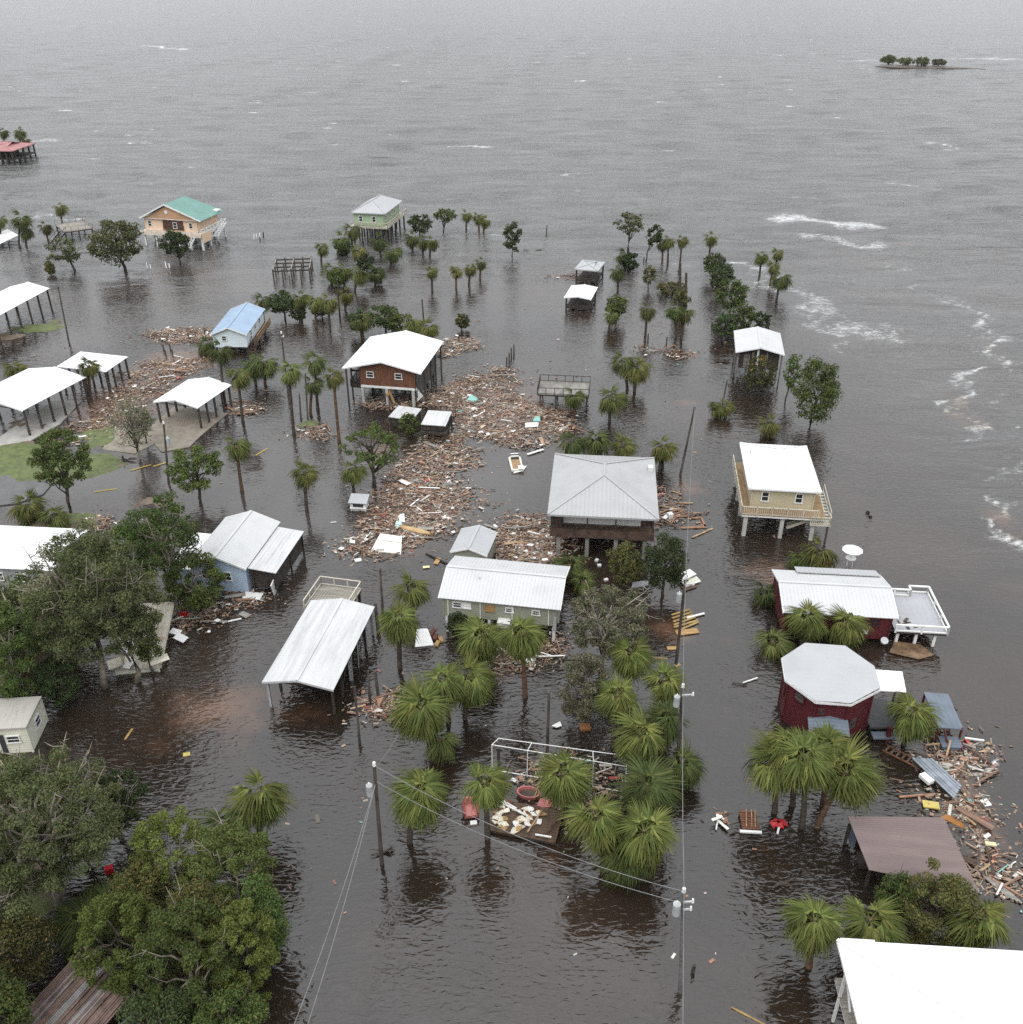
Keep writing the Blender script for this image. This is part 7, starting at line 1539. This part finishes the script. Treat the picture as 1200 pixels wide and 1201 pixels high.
for i, (px, py, w_, h_, z) in enumerate(((212, 748, 1.2, 0.8, 0.3), (206, 741, 1.0, 0.7, 0.35))): at_box('white_panel', ['lower', 'upper'][i] + ' of two white panels washed up beside the broken shed', 'panel', px, py, (w_, h_, 0.08), -25 + 12 * i, WHITEPL, z, (10, 6), group='two white panels')
panel('grey_panel', 'folded grey-white panel under the blue house porch', 'panel', [(303, 690), (323, 690), (326, 681), (306, 682)], [0.1, 0.1, 0.5, 0.5], mat('grey_white', (0.5, 0.51, 0.52), 0.6))
at_box('plank', 'white plank along the blue house wreckage edge', 'plank', 272, 728, (1.8, 0.16, 0.08), 22, WHITEPL); at_box('cross_board', 'white cross-shaped boards off the blue house corner', 'boards', 297, 705, (0.2, 1.0, 0.08), -15, WHITEPL)
at_box('red_cooler', 'red cooler in the wreckage by the blue house', 'cooler', 216, 720, (0.6, 0.4, 0.4), 10, RED, 0.3)
at_box('red_container', 'small red container in the lower left oak branches', 'container', 128, 1020, (0.55, 0.45, 0.45), 25, RED, 0.4)
at_box('black_buoy', 'larger of two black objects in the calm water at right', 'buoy', 1018, 601, (0.35, 0.3, 0.35), 40, BLACKV, 0.1, (30, 10)); at_box('black_buoy', 'smaller of two black objects in the calm water at right', 'buoy', 1021, 606, (0.3, 0.2, 0.3), 10, BLACKV, 0.05, (20, 30))
# barrier posts far left, white stakes
for i, (x, y) in enumerate(((298, 281), (301, 280), (305, 279), (309, 278))): 
    o = MB().cyl((0, 0, -0.4), (0.1, 0, 1.1), 0.16, 0.14, 7).build('stake', WHITEP if i < 3 else DARKW); o.location = at(x, y); tag(o, ['leftmost pale', 'second pale', 'third pale', 'dark rightmost'][i] + ' stake of the short row right of the peach house', 'stake', 'short row of pale stakes')
for lab, x, y in (('left pair of white stakes under the peach house oak', 175, 316), ('right pair of white stakes under the peach house oak', 197, 315)):
    p = at(x, y); r = thing('stake_pair', lab, 'stakes', tuple(p), 0); MB().bar((-0.3, 0, -0.3), (-0.5, 0.4, 1.4), 0.18).build('stake', WHITEP, r); MB().bar((0.4, 0, -0.3), (0.2, 0.4, 1.0), 0.18).build('stake', WHITEP, r)
# fallen branches and root mats round the trunks
tw = []
rr = random.Random(5)
for i, (lab, x, y, L) in enumerate((('root tangle hugging the flooded-lot pole', 452, 1000, 1.3), ('torn branch below the street palm row', 713, 1014, 1.6), ('drifting branch at the foot of the half-bare tree', 460, 566, 2.2), ('mat of twigs below the ladder frame', 918, 1038, 1.0), ('drifted branch behind the seaward timber house', 845, 425, 2.6), ('drift of twigs beside the grey carport drive', 150, 540, 1.4), ('branch in the surf right of the ragged lone tree', 625, 295, 3.0))):
    mb = MB(); 
    for k in range(9):
        a = rr.uniform(-0.5, 0.5) + (math.pi if k % 3 == 0 else 0); l = L * rr.uniform(0.4, 1); mb.tube([(0, 0, 0.08), (math.cos(a) * l * 0.5, math.sin(a) * l * 0.5, rr.uniform(0.1, 0.4)), (math.cos(a) * l, math.sin(a) * l + rr.uniform(-.2, .2), rr.uniform(0.02, 0.4))], [0.09, 0.06, 0.02], 5)
    o = mb.build('fallen_branch', BARK); o.location = at(x, y); tag(o, lab, 'branch')

# ------------------------------------------------------------------ the damp air
hm = bpy.data.materials.new('damp_air'); hm.use_nodes = True; hn = hm.node_tree; hn.nodes.clear()
pv = hn.nodes.new('ShaderNodeVolumePrincipled'); pv.inputs['Color'].default_value = (0.86, 0.88, 0.90, 1); pv.inputs['Density'].default_value = 0.00005; pv.inputs['Anisotropy'].default_value = 0.2
ho = hn.nodes.new('ShaderNodeOutputMaterial'); hn.links.new(pv.outputs[0], ho.inputs['Volume'])
hz = MB().box((0, 2440, 28.5), (13200, 5200, 63)).build('haze', hm, kind='stuff'); hz['label'] = 'thin damp haze over the flood'
